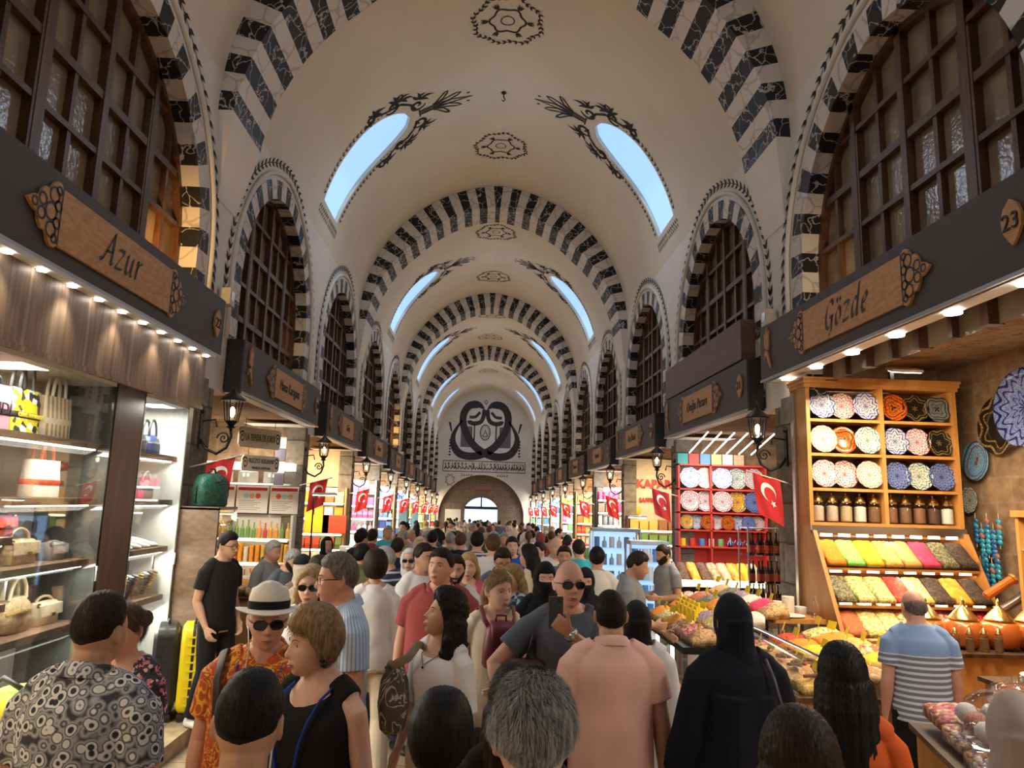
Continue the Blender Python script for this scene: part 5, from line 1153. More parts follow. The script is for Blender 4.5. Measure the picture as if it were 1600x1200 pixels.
def display(sg, k, back, wood_m, nshelf, palette, label, shapes=('box',), z_lo=.7, z_hi=2.7, strips=True, w=None, where='', n=8):
    """shelves on the far cross wall of a shop, facing back along the street"""
    y = PY(k+1)-.10; dz = dzy(PY(k)+PITCH/2); w = w or (1.45 if k < 2 else 1.2)
    xa = X0+sg*(HW+.06); xc = xa+sg*w/2
    t = thing('display_shelf', label, 'shelf', (xc, y, STEPH+dz))
    m = MB(); m.bx(-w/2, w/2, -.02, 0, 0, z_hi); m.build('back_panel', back, t)
    for s in (-1, 1):
        m = MB(); m.bx(s*w/2-.02, s*w/2+.02, -.3, 0, 0, z_hi); m.build('side_panel', wood_m, t)
    r = random.Random(k*7+sg*3+50); H = (z_hi-z_lo)/nshelf
    for i in range(nshelf):
        z = z_lo+i*H; m = MB(); m.bx(-w/2+.02, w/2-.02, -.3, -.02, z-.025, z); sh_ = m.build('shelf', wood_m, t)
        if strips: m = MB(); m.bx(-w/2+.05, w/2-.05, -.31, -.295, z-.045, z-.005); m.build('light_strip', led_w if palette is WARMG else led_m, sh_)
        shp = shapes[i % len(shapes)]; nn = n if shp != 'box' else max(4, n-2); cw = (w-.08)/nn; run = None
        for j in range(nn):
            if run is None or r.random() < .45: run = r.choice(palette)
            h = H*r.uniform(.62, .80); nm = {'box': 'goods_box', 'bottle': 'goods_bottle', 'tin': 'goods_tin', 'packet': 'goods_packet'}[shp]
            goods(nm, (xc-w/2+.04+cw*(j+.5), y-.16, STEPH+dz+z), (cw*.86, .16 if shp != 'bottle' else cw*.86, h), run, '%s %s, %s from left, %s shelf up, display %s' % (cname(run), {'box': 'box', 'bottle': 'bottle', 'tin': 'tin', 'packet': 'packet'}[shp], ORD[j], ORD[i], where), nm.split('_')[1], 'goods on the display '+where, 0, shp)
    return t
wpan = pm('white_laminate', (.80, .79, .76), .45, 0, .03, 4); redpan = pm('red_laminate', (.72, .06, .04), .45, 0, .04, 4); pine = wood('pine', (.55, .33, .14), (.68, .44, .20), (2, 2, .6), .5); tanpan = pm('tan_panel', (.62, .42, .24), .7, 0, .15, 3)
def shop_light(sg, k, e=40, c=COOL, z=2.95):
    lamp('stall_lamp', 'AREA', (X0+sg*(HW+.75), PY(k+1)-1.15, z+dzy(PY(k)+2.3)), e, c, 1.0, (math.radians(48), 0, 0), .5)
# ---- left second shop: menu posters, dispensers, honey bottles, hanging boards
k = 0; yb = PY(1)-.06; XL0 = X0-HW
display(-1, 0, wpan, wpan, 3, WARMG, 'white lit shelves of honey bottles and tins in the second shop on the left', ('bottle', 'tin', 'bottle'), .55, 1.72, True, 1.5, 'of the second left shop', 15)
for i, (x0, x1) in enumerate(((-3.50, -3.02), (-4.06, -3.53), (-4.58, -4.09))):
    p = thing('menu_poster', ['white menu poster with red fruit pictures, nearest the aisle', 'white menu poster with a round dish picture, in the middle', 'white menu poster partly behind the flag'][i], 'poster', ((x0+x1)/2-.1, yb-.13, 1.86+dzy(10)))
    w = x1-x0; m = MB(); m.bx(-w/2, w/2, -.006, .006, 0, .46); m.build('sheet', pm('poster_white', (.84, .82, .80), .4, 0, .01, 3), p)
    m = MB(); m.bx(-w/2+.02, w/2-.02, -.009, -.006, .38, .43); m.build('heading', flag_red, p)
    for j in range(6):
        m = MB(); m.bx(-w/2+.04, -w/2+.04+w*(.5+.3*((j*7+i) % 3)/3), -.008, -.006, .05+j*.03, .06+j*.03); m.build('text_line', pm('print_grey', (.35, .34, .36), .6), p)
    for j in range(3):
        m = MB(); m.lathe([(.045, 0), (.04, .004)], (-w*.2+j*.1, -.007, .29), 14, axis=(0, -1, 0)); m.build('picture', [pm('pic_red', (.75, .12, .06), .5), pm('pic_teal', (.45, .68, .75), .5), pm('pic_tan', (.70, .45, .22), .5)][(j+i) % 3], p)
o = simple('lit_ledge', MB().bx(-.72, .72, -.3, 0, 0, .12), emat('ledge_glow', (1, .95, .85), 3.2), 'bright white lit ledge above the menu posters in the second left shop', 'light', (-3.90, yb-.2, 2.58+dzy(10)))
o = simple('dispenser_shelf', MB().bx(-.72, .72, -.3, 0, 0, .03), wpan, 'white shelf carrying the grey dispensers in the second left shop', 'shelf', (-3.90, yb-.2, 2.33+dzy(10)))
for i in range(3):
    d = thing('dispenser', 'grey tea dispenser with small white label, %s from the aisle' % ORD[i], 'dispenser', (-3.50-.42*i, yb-.37, 2.362+dzy(10)), 0); m = MB(); m.lathe([(.13, 0), (.14, .02), (.14, .18), (.1, .2)], n=4, sx=1.2); m.build('body', pm('dispenser_grey', (.22, .21, .18), .4), d); m = MB(); m.bx(-.05, .05, -.125, -.118, .1, .15); m.build('label_card', white_paint, d)
def hang_board(loc, rz, w, h, lines, label, col):
    t = thing('hanging_board', label, 'sign', loc, rz); m = MB(); out = [(w/2+.03, h*.32), (w/2, h*.5), (-w/2, h*.5), (-w/2-.03, h*.32), (-w/2-.03, -h*.32), (-w/2, -h*.5), (w/2, -h*.5), (w/2+.03, -h*.32)]
    m.prism(out, lambda u, v, q: Vector((u, q-.012, v)), .024); m.build('board', pm('board_cream', (.80, .76, .62), .5, 0, .03, 5), t)
    for tx, sz, z in lines: text_obj('lettering', tx, sz, col, t, (0, -.016, z), 0, min(1, w*1.45/(len(tx)*sz)))
    for s in (-1, 1):
        m = MB(); m.tube([(s*w*.38, 0, h*.5), (s*w*.38, 0, h*.5+.14)], .004, 5); m.build('hanger', iron, t)
        m = MB(); m.stroke(spiral(s*w*.46, 0, .01, .05, 0, 9), .012, lambda u, v: Vector((u, -.0135, v*1.8))); m.build('scroll_mark', letter_m, t)
    return t
hang_board((-3.38, 11.0, 2.93), PI/2-.55, .74, .30, [('LA TIENDA DE JORDI', .15, 0)], 'cream hanging board with green lettering in the second left shop', pm('letter_olive', (.22, .24, .04), .6))
hang_board((-3.40, 11.2, 2.56), PI/2-.55, .66, .24, [('RIZZO KILIANI', .10, .035), ('TIENDA ESPAÑA', .05, -.07)], 'smaller cream hanging board with grey lettering below the green lettered one', pm('letter_grey', (.15, .15, .17), .6))
t = thing('hanging_leaflets', 'column of dark and white leaflets hanging in the second left shop', 'leaflets', (-3.30, 11.9, 2.25)); 
for j in range(4): m = MB(); m.bx(-.08, .08, -.01, .01, j*.2, j*.2+.18); m.build('leaflet', [pm('leaf_navy', (.10, .09, .14), .5), white_paint][j % 2], t)
cl_ = counter_top('tasting_counter', 'timber counter of sweets before the second left shop', -2.75, 10.3, 3.0, .8, PI/2, .92, pine)
heaps(cl_, -2.75, 10.3, PI/2, 2.9, .7, .93, 9, 2, ['nut', 'apricot', 'white', 'fig', 'candy', 'date', 'nut', 'rose', 'white'], 'the counter of the second left shop', False, .05, grp='sweets on the second left counter')
shop_light(-1, 0, 18, (1, .90, .75))
# ---- right second shop: red plate shelves, dried fruit racks, bottles, spice display
yb = PY(1)-.06; dz = dzy(10.4); t = thing('red_plate_shelf', 'red shelves of painted plates and bowls in the second shop on the right', 'shelf', (4.18, yb, dz)); W2 = .78
m = MB(); m.bx(-W2, W2, -.03, -.01, 1.2, 2.93); m.build('back_panel', redpan, t)
for z in (1.52, 1.80, 2.10, 2.50, 2.92):
    m = MB(); m.bx(-W2, W2, -.26, -.03, z-.025, z); m.build('shelf', redpan, t)
for x in (-W2, -.22, W2-.03):
    m = MB(); m.bx(x, x+.03, -.26, -.03, 1.2, 2.92); m.build('side_panel', redpan, t)
for r_, (z, r, n) in enumerate(((2.5, .185, 5), (2.10, .185, 5), (1.80, .125, 8))):
    st = [['blue', 'gold', 'blue', 'green', 'pink'], ['red', 'pink', 'red', 'yellow', 'cobalt'], ['yellow', 'blue', 'orange', 'pink', 'orange', 'blue', 'cobalt', 'red']][r_]
    for i in range(n):
        x = 4.18-W2+.03+r+i*(2*W2-2*r-.06)/(n-1); plate((x, yb-.22-.0+.05*(i % 2), z+dz+r), r, (0, -1, .15), st[i], '%s, %s from left on the %s red shelf' % (look.get(st[i], 'yellow rimmed painted plate').replace('white plate', 'painted plate'), ORD[i], ['top', 'middle', 'small plate'][r_]), 'plates on the red shelves', i)
for i in range(9):
    x = 4.18-W2+.1+i*.165; b = MB()
    if i < 5: goods('painted_mug', (x, yb-.16, 1.52+dz), (.10, .10, .13), MIXG[i % 6], 'painted mug, %s from left on the lowest red shelf' % ORD[i], 'mug', 'mugs on the lowest red shelf', 0, 'tin')
    else:
        q = MB(); q.lathe([(.03, 0), (.06, .03), (.065, .06), (.03, .1), (.03, .11), (.012, .13), (.015, .15), (.002, .16)], n=12); q.tube([(.055, 0, .05), (.09, 0, .09), (.1, 0, .11)], .01, 5); simple('teapot', q, PL['blue'], 'small white and blue teapot on the lowest red shelf, %s from left' % ORD[i-5], 'teapot', (x, yb-.16, 1.52+dz), 0, 'teapots on the lowest red shelf', True)
for i in range(6):
    o = goods('painted_tile', (3.52+.2*i, yb-.12, 2.92+dz), (.18, .03, .19), [pal((.05, .42, .45))[0], redpan, pal((.15, .38, .70))[0], pal((.72, .60, .25))[0], wpan, tanpan][i], '%s painted tile, %s of the row above the red shelves' % (['teal', 'red', 'blue', 'ochre', 'white', 'tan'][i], ORD[i]), 'tile', 'tiles above the red shelves')
for i in range(6):
    sl = thing('tube_lamp', 'thin white tube lamp on the slanting ceiling, %s from the near side' % ORD[i], 'lamp', (3.62+.22*i, yb-.2, 3.12+dz)); m = MB(); m.tube([(0, 0, 0), (.05, -.9, .28)], .012, 6); m.build('tube', emat('tube_glow', (1, .96, .90), 4), sl, True)
# dried fruit racks
for r_, (cols, z, y) in enumerate(((['fig', 'date', 'apricot', 'date', 'nut', 'fig', 'apricot', 'yellow', 'fig'], 1.32, 9.75), (['ochre', 'rose', 'white', 'kiwi', 'apricot', 'fig', 'nut', 'nut', 'fig'], .98, 9.35))):
    rk = thing('fruit_rack', 'sloping rack of dried fruit, the %s of two before the red shelves' % ['upper', 'lower'][r_], 'rack', (3.15, y, z+dz)); m = MB(); m.box((0, 0, -.05), (1.25, .42, .03), Matrix.Rotation(.5, 3, 'X')); m.build('board', iron, rk)
    m = MB(); m.bx(-.6, .6, .12, .2, -z+.1, -.05); m.build('stand', iron, rk); m = MB(); m.bx(-.6, .6, -.215, -.2, -.16, -.08); m.build('light_rail', led_w, rk)
    for i, c in enumerate(cols):
        b = thing('fruit_box', 'clear box of %s, %s from left on the %s dried fruit rack' % (names[c], ORD[i], ['upper', 'lower'][r_]), 'box', (3.15-.56+i*.14, y-.0, z+dz-.03), 0, 'dried fruit boxes'); o = heap_mesh(.125, .36, -.07, .14, .03, 6, i).build('fruit', SP[c], b, True); o['kind'] = 'stuff'
        q = MB(); q.bx(-.066, -.062, -.19, .19, -.1, .05); q.bx(-.066, .066, -.19, -.186, -.12, -.02); q.build('box', acryl, b)
lamp('rack_light', 'AREA', (3.0, 8.9, 2.3), 30, COOL, .9, (math.radians(30), 0, 0), .3)
# bottle rack by the pier
br = thing('bottle_rack', 'glass rack of dark bottles with red labels beside the right pier', 'rack', (3.52, 9.0, dz))
for z in (1.0, 1.28, 1.62, 1.95):
    m = MB(); m.bx(-.24, .24, -.16, .16, z-.012, z); m.build('shelf', vglass if z < 1.9 else steel, br)
for sx in (-1, 1):
    for sy in (-1, 1): m = MB(); m.bx(sx*.24-.008, sx*.24+.008, sy*.16-.008, sy*.16+.008, STEPH, 1.96); m.build('post', steel, br)
btl = pm('bottle_dark', (.03, .012, .010), .12, 0, .1, 20); lab = pm('bottle_label', (.55, .10, .05), .5)
for r_, z in enumerate((1.0, 1.28, 1.62)):
    for i in range(8):
        b = thing('sauce_bottle', 'dark bottle with red label, first from left, lowest shelf of the glass rack', 'bottle', (3.32+.057*i, 8.92+.03*(i % 2), z+dz), 0, 'dark bottles on the %s shelf of the glass rack' % ['lowest', 'middle', 'top'][r_]) if (r_, i) == (0, 0) else None
        if b is not None:
            m = MB(); m.lathe([(.024, 0), (.026, .01), (.026, .15), (.011, .2), (.010, .25), (.013, .255), (.012, .275)], n=10); m.build('bottle', btl, b, True); m = MB(); m.lathe([(.0268, .03), (.0268, .12)], n=10, cap=False); m.build('label_band', lab, b, True); proto_b = b
        else: dup(proto_b, (3.32+.057*i, 8.92+.03*(i % 2), z+dz), 0, 'dark bottle with red label, %s from left, %s shelf of the glass rack' % (ORD[i], ['lowest', 'middle', 'top'][r_]), 'dark bottles on the %s shelf of the glass rack' % ['lowest', 'middle', 'top'][r_])
# sloping spice display with a lit glass case below
dc = thing('spice_display', 'black framed spice display over a lit glass case, before the second right shop', 'counter', (2.42, 7.66, 0), -PI/2)
m = MB(); m.bx(-.95, .95, -.55, .45, .78, .84); m.build('top_board', iron, dc)
m = MB(); m.bx(-.95, .95, -.1, .38, .06, .78); m.build('body', dark_wood, dc)
for x in (-.93, -.3, .3, .93):
    m = MB(); m.bx(x-.02, x+.02, -.55, -.51, .06, .78); m.build('post', steel, dc)
m = MB(); m.bx(-.93, .93, -.55, .0, .05, .12); m.build('base', white_paint, dc)
for x in (-.88, -.27, .33):
    m = MB(); m.bx(x-.012, x+.012, -.50, -.47, .14, .74); m.build('light_tube', led_m, dc)
m = MB(); m.bx(-.93, .93, -.553, -.55, .12, .78); m.build('glass_front', vglass, dc)
lamp('case_lamp', 'AREA', (2.0, 7.5, .74), 10, COOL, .3, (0, 0, 0), 1.6)
for i in range(12):
    goods('cheese_tub', (2.03+.1*(i % 2), 6.75+.14*i, .12), (.12, .12, .1+.05*(i % 3)), [WARMG[4], WARMG[1], COOLG[2]][i % 3], 'small tub, %s from the near end, lit case below the spice display' % ORD[i], 'tub', 'tubs in the lit glass case', 0, 'tin')
COLS = ['orange', 'cham', 'apricot', 'mix', 'rose', 'nut', 'orange', 'yellow', 'yellow', 'purple', 'herb', 'white', 'brick', 'sage', 'orange', 'cham', 'chili', 'white', 'tan', 'sage', 'purple', 'white', 'pink', 'nut']
heaps(dc, 2.42, 7.66, -PI/2, 1.84, .92, .87, 6, 4, COLS[::1], 'the black spice display', True, .085, grp='spice heaps on the black display')
for i in range(14):
    m = MB(); R = Matrix.Rotation(.5, 3, 'Y'); m.bx(-.03, .03, -.010, .010, 0, .10); simple('sachet', m, tag_m, 'yellow sachet, %s from the near end, among the heaps of the black display' % ORD[i], 'sachet', (2.12+.03*(i % 3), 7.2+.05*i, 1.0+.03*(i % 3)), -PI/2+.2*(i % 3), 'yellow sachets on the black display')
# counter of soap boxes with a timber end
sb = thing('soap_counter', 'timber ended glass counter of pale green soap boxes by the right pier', 'counter', (3.10, 7.28, 0), 0)
m = MB(); m.bx(-.27, .25, -.2, .2, .06, .62); m.build('body', honey_wood, sb); m = MB(); m.bx(-.27, .27, -.25, .25, 1.02, 1.06); m.build('top_board', honey_wood, sb)
for x in (-.27, .23):
    m = MB(); m.bx(x, x+.02, -.2, .2, .62, 1.02); m.build('glass_end', vglass, sb)
m = MB(); m.bx(.25, .28, -.25, .25, .06, 1.02); m.build('end_panel', honey_wood, sb); m = MB(); m.bx(-.27, .25, -.21, -.205, .62, 1.02); m.build('glass_front', vglass, sb)
soap = pm('soap_box_green', (.66, .68, .50), .6, 0, .06, 20); seal = pm('soap_seal', (.20, .24, .08), .6)
for r_ in range(4):
    for i in range(4):
        z = .622+.075*r_
        if r_ == 3 and i < 2: continue
        b = goods('soap_box', (2.93+.105*i, 7.18, z), (.10, .11, .07), soap, 'pale green soap box, %s from left in the %s layer of the stack' % (ORD[i], ORD[r_]), 'box', 'pale green soap boxes'); q = MB(); q.bx(-.05, .05, -.515, -.505, .2, .7); q.build('seal', seal, b)
for i in range(4):
    goods('cream_tin', (2.90+.125*i, 7.42, 1.06), (.12, .12, .07+.05*(i % 3)), [wpan, soap, pal((.80, .76, .64))[0]][i % 3], 'pale round tin on the soap counter, %s from left' % ORD[i], 'tin', 'tins on the soap counter', 0, 'tin')
m = MB(); m.lathe([(.10, 0), (.15, .012), (.155, .018), (.1, .008)], n=20); simple('white_plate', m, white_paint, 'flat white plate on the end of the soap counter', 'plate', (3.06, 7.2, 1.06))
m = MB(); m.lathe([(.035, 0), (.035, .12), (.015, .17), (.015, .2)], n=12); simple('water_bottle', m, dome_m, 'clear water bottle standing on the soap counter by the pier', 'bottle', (3.30, 7.15, 1.06), 0, None, True)
shop_light(1, 0, 14, COOL)
# ---- third shops
display(-1, 1, wpan, pine, 5, WARMG, 'pine shelves of boxes and bowls in the third shop on the left', ('box', 'packet', 'tin', 'box', 'box'), .6, 2.35, True, None, 'of the third left shop'); shop_light(-1, 1, 34, WARM)
o = simple('cork_panel', MB().bx(-.6, .6, -.03, 0, 0, .85), tanpan, 'plain tan panel above the shelves of the third left shop', 'panel', (X0-HW-.68, PY(2)-.1, 2.5+dzy(15)))
for i in range(2):
    m = MB(); m.bx(-.27, .27, -.01, .01, -.2, .2); simple('plastic_bag', m, [pal((.85, .10, .05))[0], pal((.90, .68, .05))[0]][i], ['red', 'yellow'][i]+' patterned bag hanging in the third left shop', 'bag', (-3.35-.4*i, PY(2)-.5, 1.65+dzy(15)))
display(1, 1, pm('pale_stone', (.66, .54, .36), .8, 0, .12, 4), wood('mahogany', (.12, .03, .02), (.2, .06, .04)), 4, WARMG, 'mahogany shelves of sweets boxes in the third shop on the right', ('box', 'packet', 'box', 'box'), .6, 1.9, True, None, 'of the third right shop'); shop_light(1, 1, 16, WARM)
ws = thing('wall_lettering', 'red raised shop lettering on the pale wall of the third right shop', 'sign', (X0+HW+.62, PY(2)-.14, 2.78+dzy(15))); text_obj('word', 'KAPAR', .27, pm('letter_red', (.42, .02, .01), .5), ws, (.10, -.03, 0), 0, 1, .012); text_obj('word', 'SAFFRON', .13, MATS['letter_red'], ws, (.02, -.03, -.38), 0, 1, .006)
m = MB(); m.lathe([(.10, 0), (.10, .02), (.02, .03)], n=18, axis=(0, -1, 0)); o = simple('round_sticker', m, pal((.90, .45, .04))[0], 'orange round sticker under the red lettering', 'sticker', (X0+HW+.32, PY(2)-.13, 2.16+dzy(15)))
pd_ = pm('back_pale', (.66, .54, .36), .8); o = simple('pale_wall_panel', MB().bx(-.62, .62, 0, .03, 0, 1.35), MATS['pale_stone'], 'pale textured wall panel behind the red lettering', 'panel', (X0+HW+.68, PY(2)-.12, 2.03+dzy(15)))
def desk_lamp(loc, label, rz):
    t = thing('counter_lamp', label, 'lamp', loc, rz); m = MB(); m.tube([(0, 0, 0), (0, 0, 1.15), (.05, 0, 1.2)], .012, 6); m.lathe([(.08, 0), (.08, .02)], n=12); m.build('stand', iron, t); m = MB(); m.box((.16, 0, 1.2), (.36, .16, .035)); h = m.build('head', white_paint, t); m = MB(); m.box((.16, 0, 1.178), (.33, .13, .012)); m.build('diffuser', led_m, h)
desk_lamp((-2.6, 11.4, .93), 'flat white counter lamp before the second left pier', 0); desk_lamp((2.98, 14.5, .86+dzy(15.5)), 'flat white counter lamp before the second right pier', 0)
# ---- farther shops
spec = [(2, -1, wpan, wpan, PINKG, ('packet', 'box', 'bottle', 'packet', 'box')), (2, 1, wpan, iron, JARG, ('tin', 'bottle', 'packet', 'tin', 'box')), (3, -1, wpan, pine, COOLG, ('box', 'packet', 'box', 'bottle', 'box')), (3, 1, tanpan, pine, WARMG, ('box', 'tin', 'packet', 'box', 'box')),
        (4, -1, wpan, wpan, COOLG, ('packet', 'packet', 'box', 'box', 'packet')), (4, 1, wpan, pine, MIXG, ('box', 'bottle', 'box', 'packet', 'box')), (5, -1, tanpan, pine, MIXG, ('box', 'box', 'packet', 'box', 'box')), (5, 1, wpan, wpan, COOLG, ('box', 'packet', 'box', 'box', 'box')),
        (6, -1, tanpan, pine, WARMG, ('box',)), (6, 1, wpan, pine, MIXG, ('box',)), (7, -1, wpan, wpan, MIXG, ('box',)), (7, 1, wpan, wpan, COOLG, ('box',)), (8, -1, tanpan, wpan, WARMG, ('box',)), (8, 1, wpan, wpan, MIXG, ('box',))]
nth = ['', '', '', 'fourth', 'fifth', 'sixth', 'seventh', 'eighth', 'ninth', 'tenth']
for k, sg, back, wm, palt, shp in spec:
    sd = 'left' if sg < 0 else 'right'
    display(sg, k, back, wm, 6 if k < 6 else 5, palt, 'lit shelves of goods in the %s shop on the %s' % (nth[k+1], sd), shp, .5, 2.75, True, None, 'of the %s %s shop' % (nth[k+1], sd), 7 if k < 6 else 6); shop_light(sg, k, 55, COOL if back is wpan else WARM)
# counters and blue lit cases standing out into the street
for k in range(1, 7):
    for sg in (-1, 1):
        sd = 'left' if sg < 0 else 'right'; y = PY(k)+2.75; x = X0+sg*(HW-.35)
        c_ = counter_top('stall_counter', 'goods counter standing before the %s shop on the %s' % ((['', 'second', 'third']+nth[3:])[k+1], sd), x, y, 2.6, .7, PI/2 if sg < 0 else -PI/2, .85+dzy(y), pine if (k+sg) % 3 else wpan)
        c_.location.z = 0; 
        pl_ = [WARMG, MIXG, COOLG, PINKG][(k*2+(sg > 0)) % 4]; r = random.Random(k*5+sg)
        for i in range(9):
            bm_ = r.choice(pl_)
            goods('stall_box', (x+r.uniform(-.15, .15), y-1.15+i*.28, .85+dzy(y)), (.26, .22, r.uniform(.14, .42)), bm_, '%s box, %s from the near end, counter of the %s %s shop' % (cname(bm_), ORD[i], (['', 'second', 'third']+nth[3:])[k+1], sd), 'box', 'boxes on the counter of the %s %s shop' % ((['', 'second', 'third']+nth[3:])[k+1], sd))
for i, (x, y, w_) in enumerate(((2.55, 13.75, .9), (2.62, 11.4, .6))):
    t = thing('lit_glass_case', ['tall blue-white lit glass case standing before the third right shop', 'short blue-white lit glass case beside the bearded stallholder'][i], 'cabinet', (x, y, dzy(y))); h = 1.75 if i == 0 else 1.6
    for sx in (-1, 1):
        for sy in (-1, 1): m = MB(); m.bx(sx*w_/2-.015, sx*w_/2+.015, sy*.2-.015, sy*.2+.015, 0, h); m.build('post', steel, t)
    m = MB(); m.bx(-w_/2, w_/2, .19, .2, .5, h); m.build('lit_back', emat('case_blue_glow', (.45, .68, 1), .9), t); m = MB(); m.bx(-w_/2, w_/2, -.2, .2, 0, .5); m.build('base', wpan, t); m = MB(); m.bx(-w_/2, w_/2, -.2, .2, h, h+.06); m.build('top', pm('case_top', (.35, .42, .5), .4), t)
    for j in range(4): m = MB(); m.bx(-w_/2, w_/2, -.19, .19, .5+(h-.5)*j/4, .512+(h-.5)*j/4); m.build('shelf', vglass, t)
    for j in range(4):
        for q in range(6): goods('glass_vase', (x-w_/2+.1+q*(w_-.2)/5, y-.05, dzy(y)+.515+(h-.5)*j/4), (.1, .1, .2), [COOLG[1], COOLG[2], COOLG[5], COOLG[0]][(q+j) % 4], 'pale glass ornament, %s from left, %s shelf up, %s lit case' % (ORD[q], ORD[j], ['tall', 'short'][i]), 'ornament', 'ornaments in the %s lit case' % ['tall', 'short'][i], 0, ['bottle', 'tin'][(q+j) % 2])
# hanging blue and white cloth far down on the left, poster and board at the gate
for i in range(2):
    m = MB(); m.loft([[(x, .03*math.sin(14*x+z), z) for x in [-.16+.04*j for j in range(9)]]+[(x, .03*math.sin(14*x+z)+.01, z) for x in [.16-.04*j for j in range(9)]] for z in (0, .6, 1.2, 1.5)]); m.tube([(0, 0, 1.49), (-.26, 0, 1.50)], .012, 6); m.tube([(-.15, 0, 1.5), (.15, 0, 1.5)], .012, 6); simple('hanging_cloth', m, pal((.30, .62, .72))[0], 'long turquoise cloth hanging at a far left shop front, the %s one' % ['nearer', 'farther'][i], 'cloth', (X0-HW+.24, PY(4+i)+.10, .85+dzy(PY(4+i))), 0, None, True)
m = MB(); m.bx(-.55, .55, -.03, 0, -.0, .9); simple('notice_board', m, wpan, 'white notice board on the stone gate wall left of the door', 'notice', (X0-2.1, YEND+.47, .55))
for k in (2, 4, 5):
    for sg in (-1, 1): pass
# ---------------------------------------------------------------- people
def fuse(mb, voxel, smooth=2, name='m'):
    me = bpy.data.meshes.new(name); me.from_pydata([tuple(v) for v in mb.v], [], mb.f); me.update()
    o = bpy.data.objects.new(name, me); COL.objects.link(o)
    r = o.modifiers.new('r', 'REMESH'); r.mode = 'VOXEL'; r.voxel_size = voxel; r.adaptivity = 0
    if smooth: s = o.modifiers.new('s', 'SMOOTH'); s.iterations = smooth; s.factor = .5
    dg = bpy.context.evaluated_depsgraph_get(); out = bpy.data.meshes.new_from_object(o.evaluated_get(dg))
    bpy.data.objects.remove(o); bpy.data.meshes.remove(me); out.name = name; out.shade_smooth(); return out
def vget(me): a = np.empty(len(me.vertices)*3); me.vertices.foreach_get('co', a); return a.reshape(-1, 3)
def vset(me, a): me.vertices.foreach_set('co', a.ravel()); me.update()
def nget(me): a = np.empty(len(me.vertices)*3); me.vertices.foreach_get('normal', a); return a.reshape(-1, 3)
def wrinkle(me, amp, seed=0, fz=1.0):
    v = vget(me); n = nget(me); r = np.random.default_rng(seed); d = np.zeros(len(v))
    for _ in range(9):
        k = r.normal(size=3)*np.array([22, 22, 9*fz])*r.uniform(.4, 1.4); d += np.sin(v@k+r.uniform(0, 6.3)+1.5*np.sin(v@(k[::-1]*.4)))
    d = d/9*2; d = np.where(d > 0, np.abs(d)**1.3, -np.abs(d)**.8*.7); vset(me, v+n*(amp*d)[:, None])
def G(x, s): return np.exp(-(x/s)**2)
def head_arr(X, Y, Z, male=True):
    """unit direction arrays -> head surface, front is -y, metres"""
    x = X*.0755; y = np.where(Y > 0, Y*.100, Y*.089); z = Z*.119
    dn = np.clip(-z/.119, 0, 1); fr = np.clip(-Y*1.6+.2, 0, 1)
    x = x*(1-(.26 if male else .32)*dn**1.7); y = np.where(Y > 0, y*(1-.42*dn**1.2), y-.034*dn**1.15*fr)
    x = x*(1+.05*G(z-.05, .04)*(Y > 0))
    front = (Y < 0)
    N = np.clip((.020-z)/.048, 0, 1)**1.1*np.clip((z+.043)/.010, 0, 1); sg = .0085+.006*np.clip((.01-z)/.05, 0, 1)
    dy = -.023*G(x, sg)*N+.010*G(np.abs(x)-.031, .015)*G(z-.004, .011)-.004*G(np.abs(x)-.028, .022)*G(z-.024, .008)
    dy += -.0065*G(x, .022)*G(z+.064, .010)-.006*G(x, .020)*G(z+.103, .013)+.003*G(x, .03)*G(z+.083, .007)-.003*G(np.abs(x)-.042, .016)*G(z+.022, .018)
    return x, y+np.where(front, dy, 0), z
def sphere_dirs(nu, nv):
    th = np.linspace(.03, PI-.03, nv); ph = np.linspace(0, 2*PI, nu, endpoint=False); T, P = np.meshgrid(th, ph, indexing='ij')
    return np.sin(T)*np.cos(P), np.sin(T)*np.sin(P), np.cos(T)
def add_grid(mb, x, y, z, M, mi=0):
    nv, nu = x.shape; pts = np.stack([x.ravel(), y.ravel(), z.ravel(), np.ones(x.size)], 1) @ np.array(M).T
    vs = [tuple(p) for p in pts[:, :3]]; fs = [(i*nu+j, (i+1)*nu+j, (i+1)*nu+(j+1) % nu, i*nu+(j+1) % nu) for i in range(nv-1) for j in range(nu)]
    mb.add(vs, fs+[tuple(range(nu)), tuple(range((nv)*nu-1, (nv-1)*nu-1, -1))], mi)
def front_y(x, z, male=True):
    zz = z/.119; xx = x/(.0755*(1-.3*max(0, -zz)**1.7)); yy = -math.sqrt(max(.01, 1-min(.95, xx*xx+zz*zz)))
    l = math.sqrt(xx*xx+yy*yy+zz*zz); a = head_arr(np.array([xx/l]), np.array([yy/l]), np.array([zz/l]), male); return float(a[1][0])
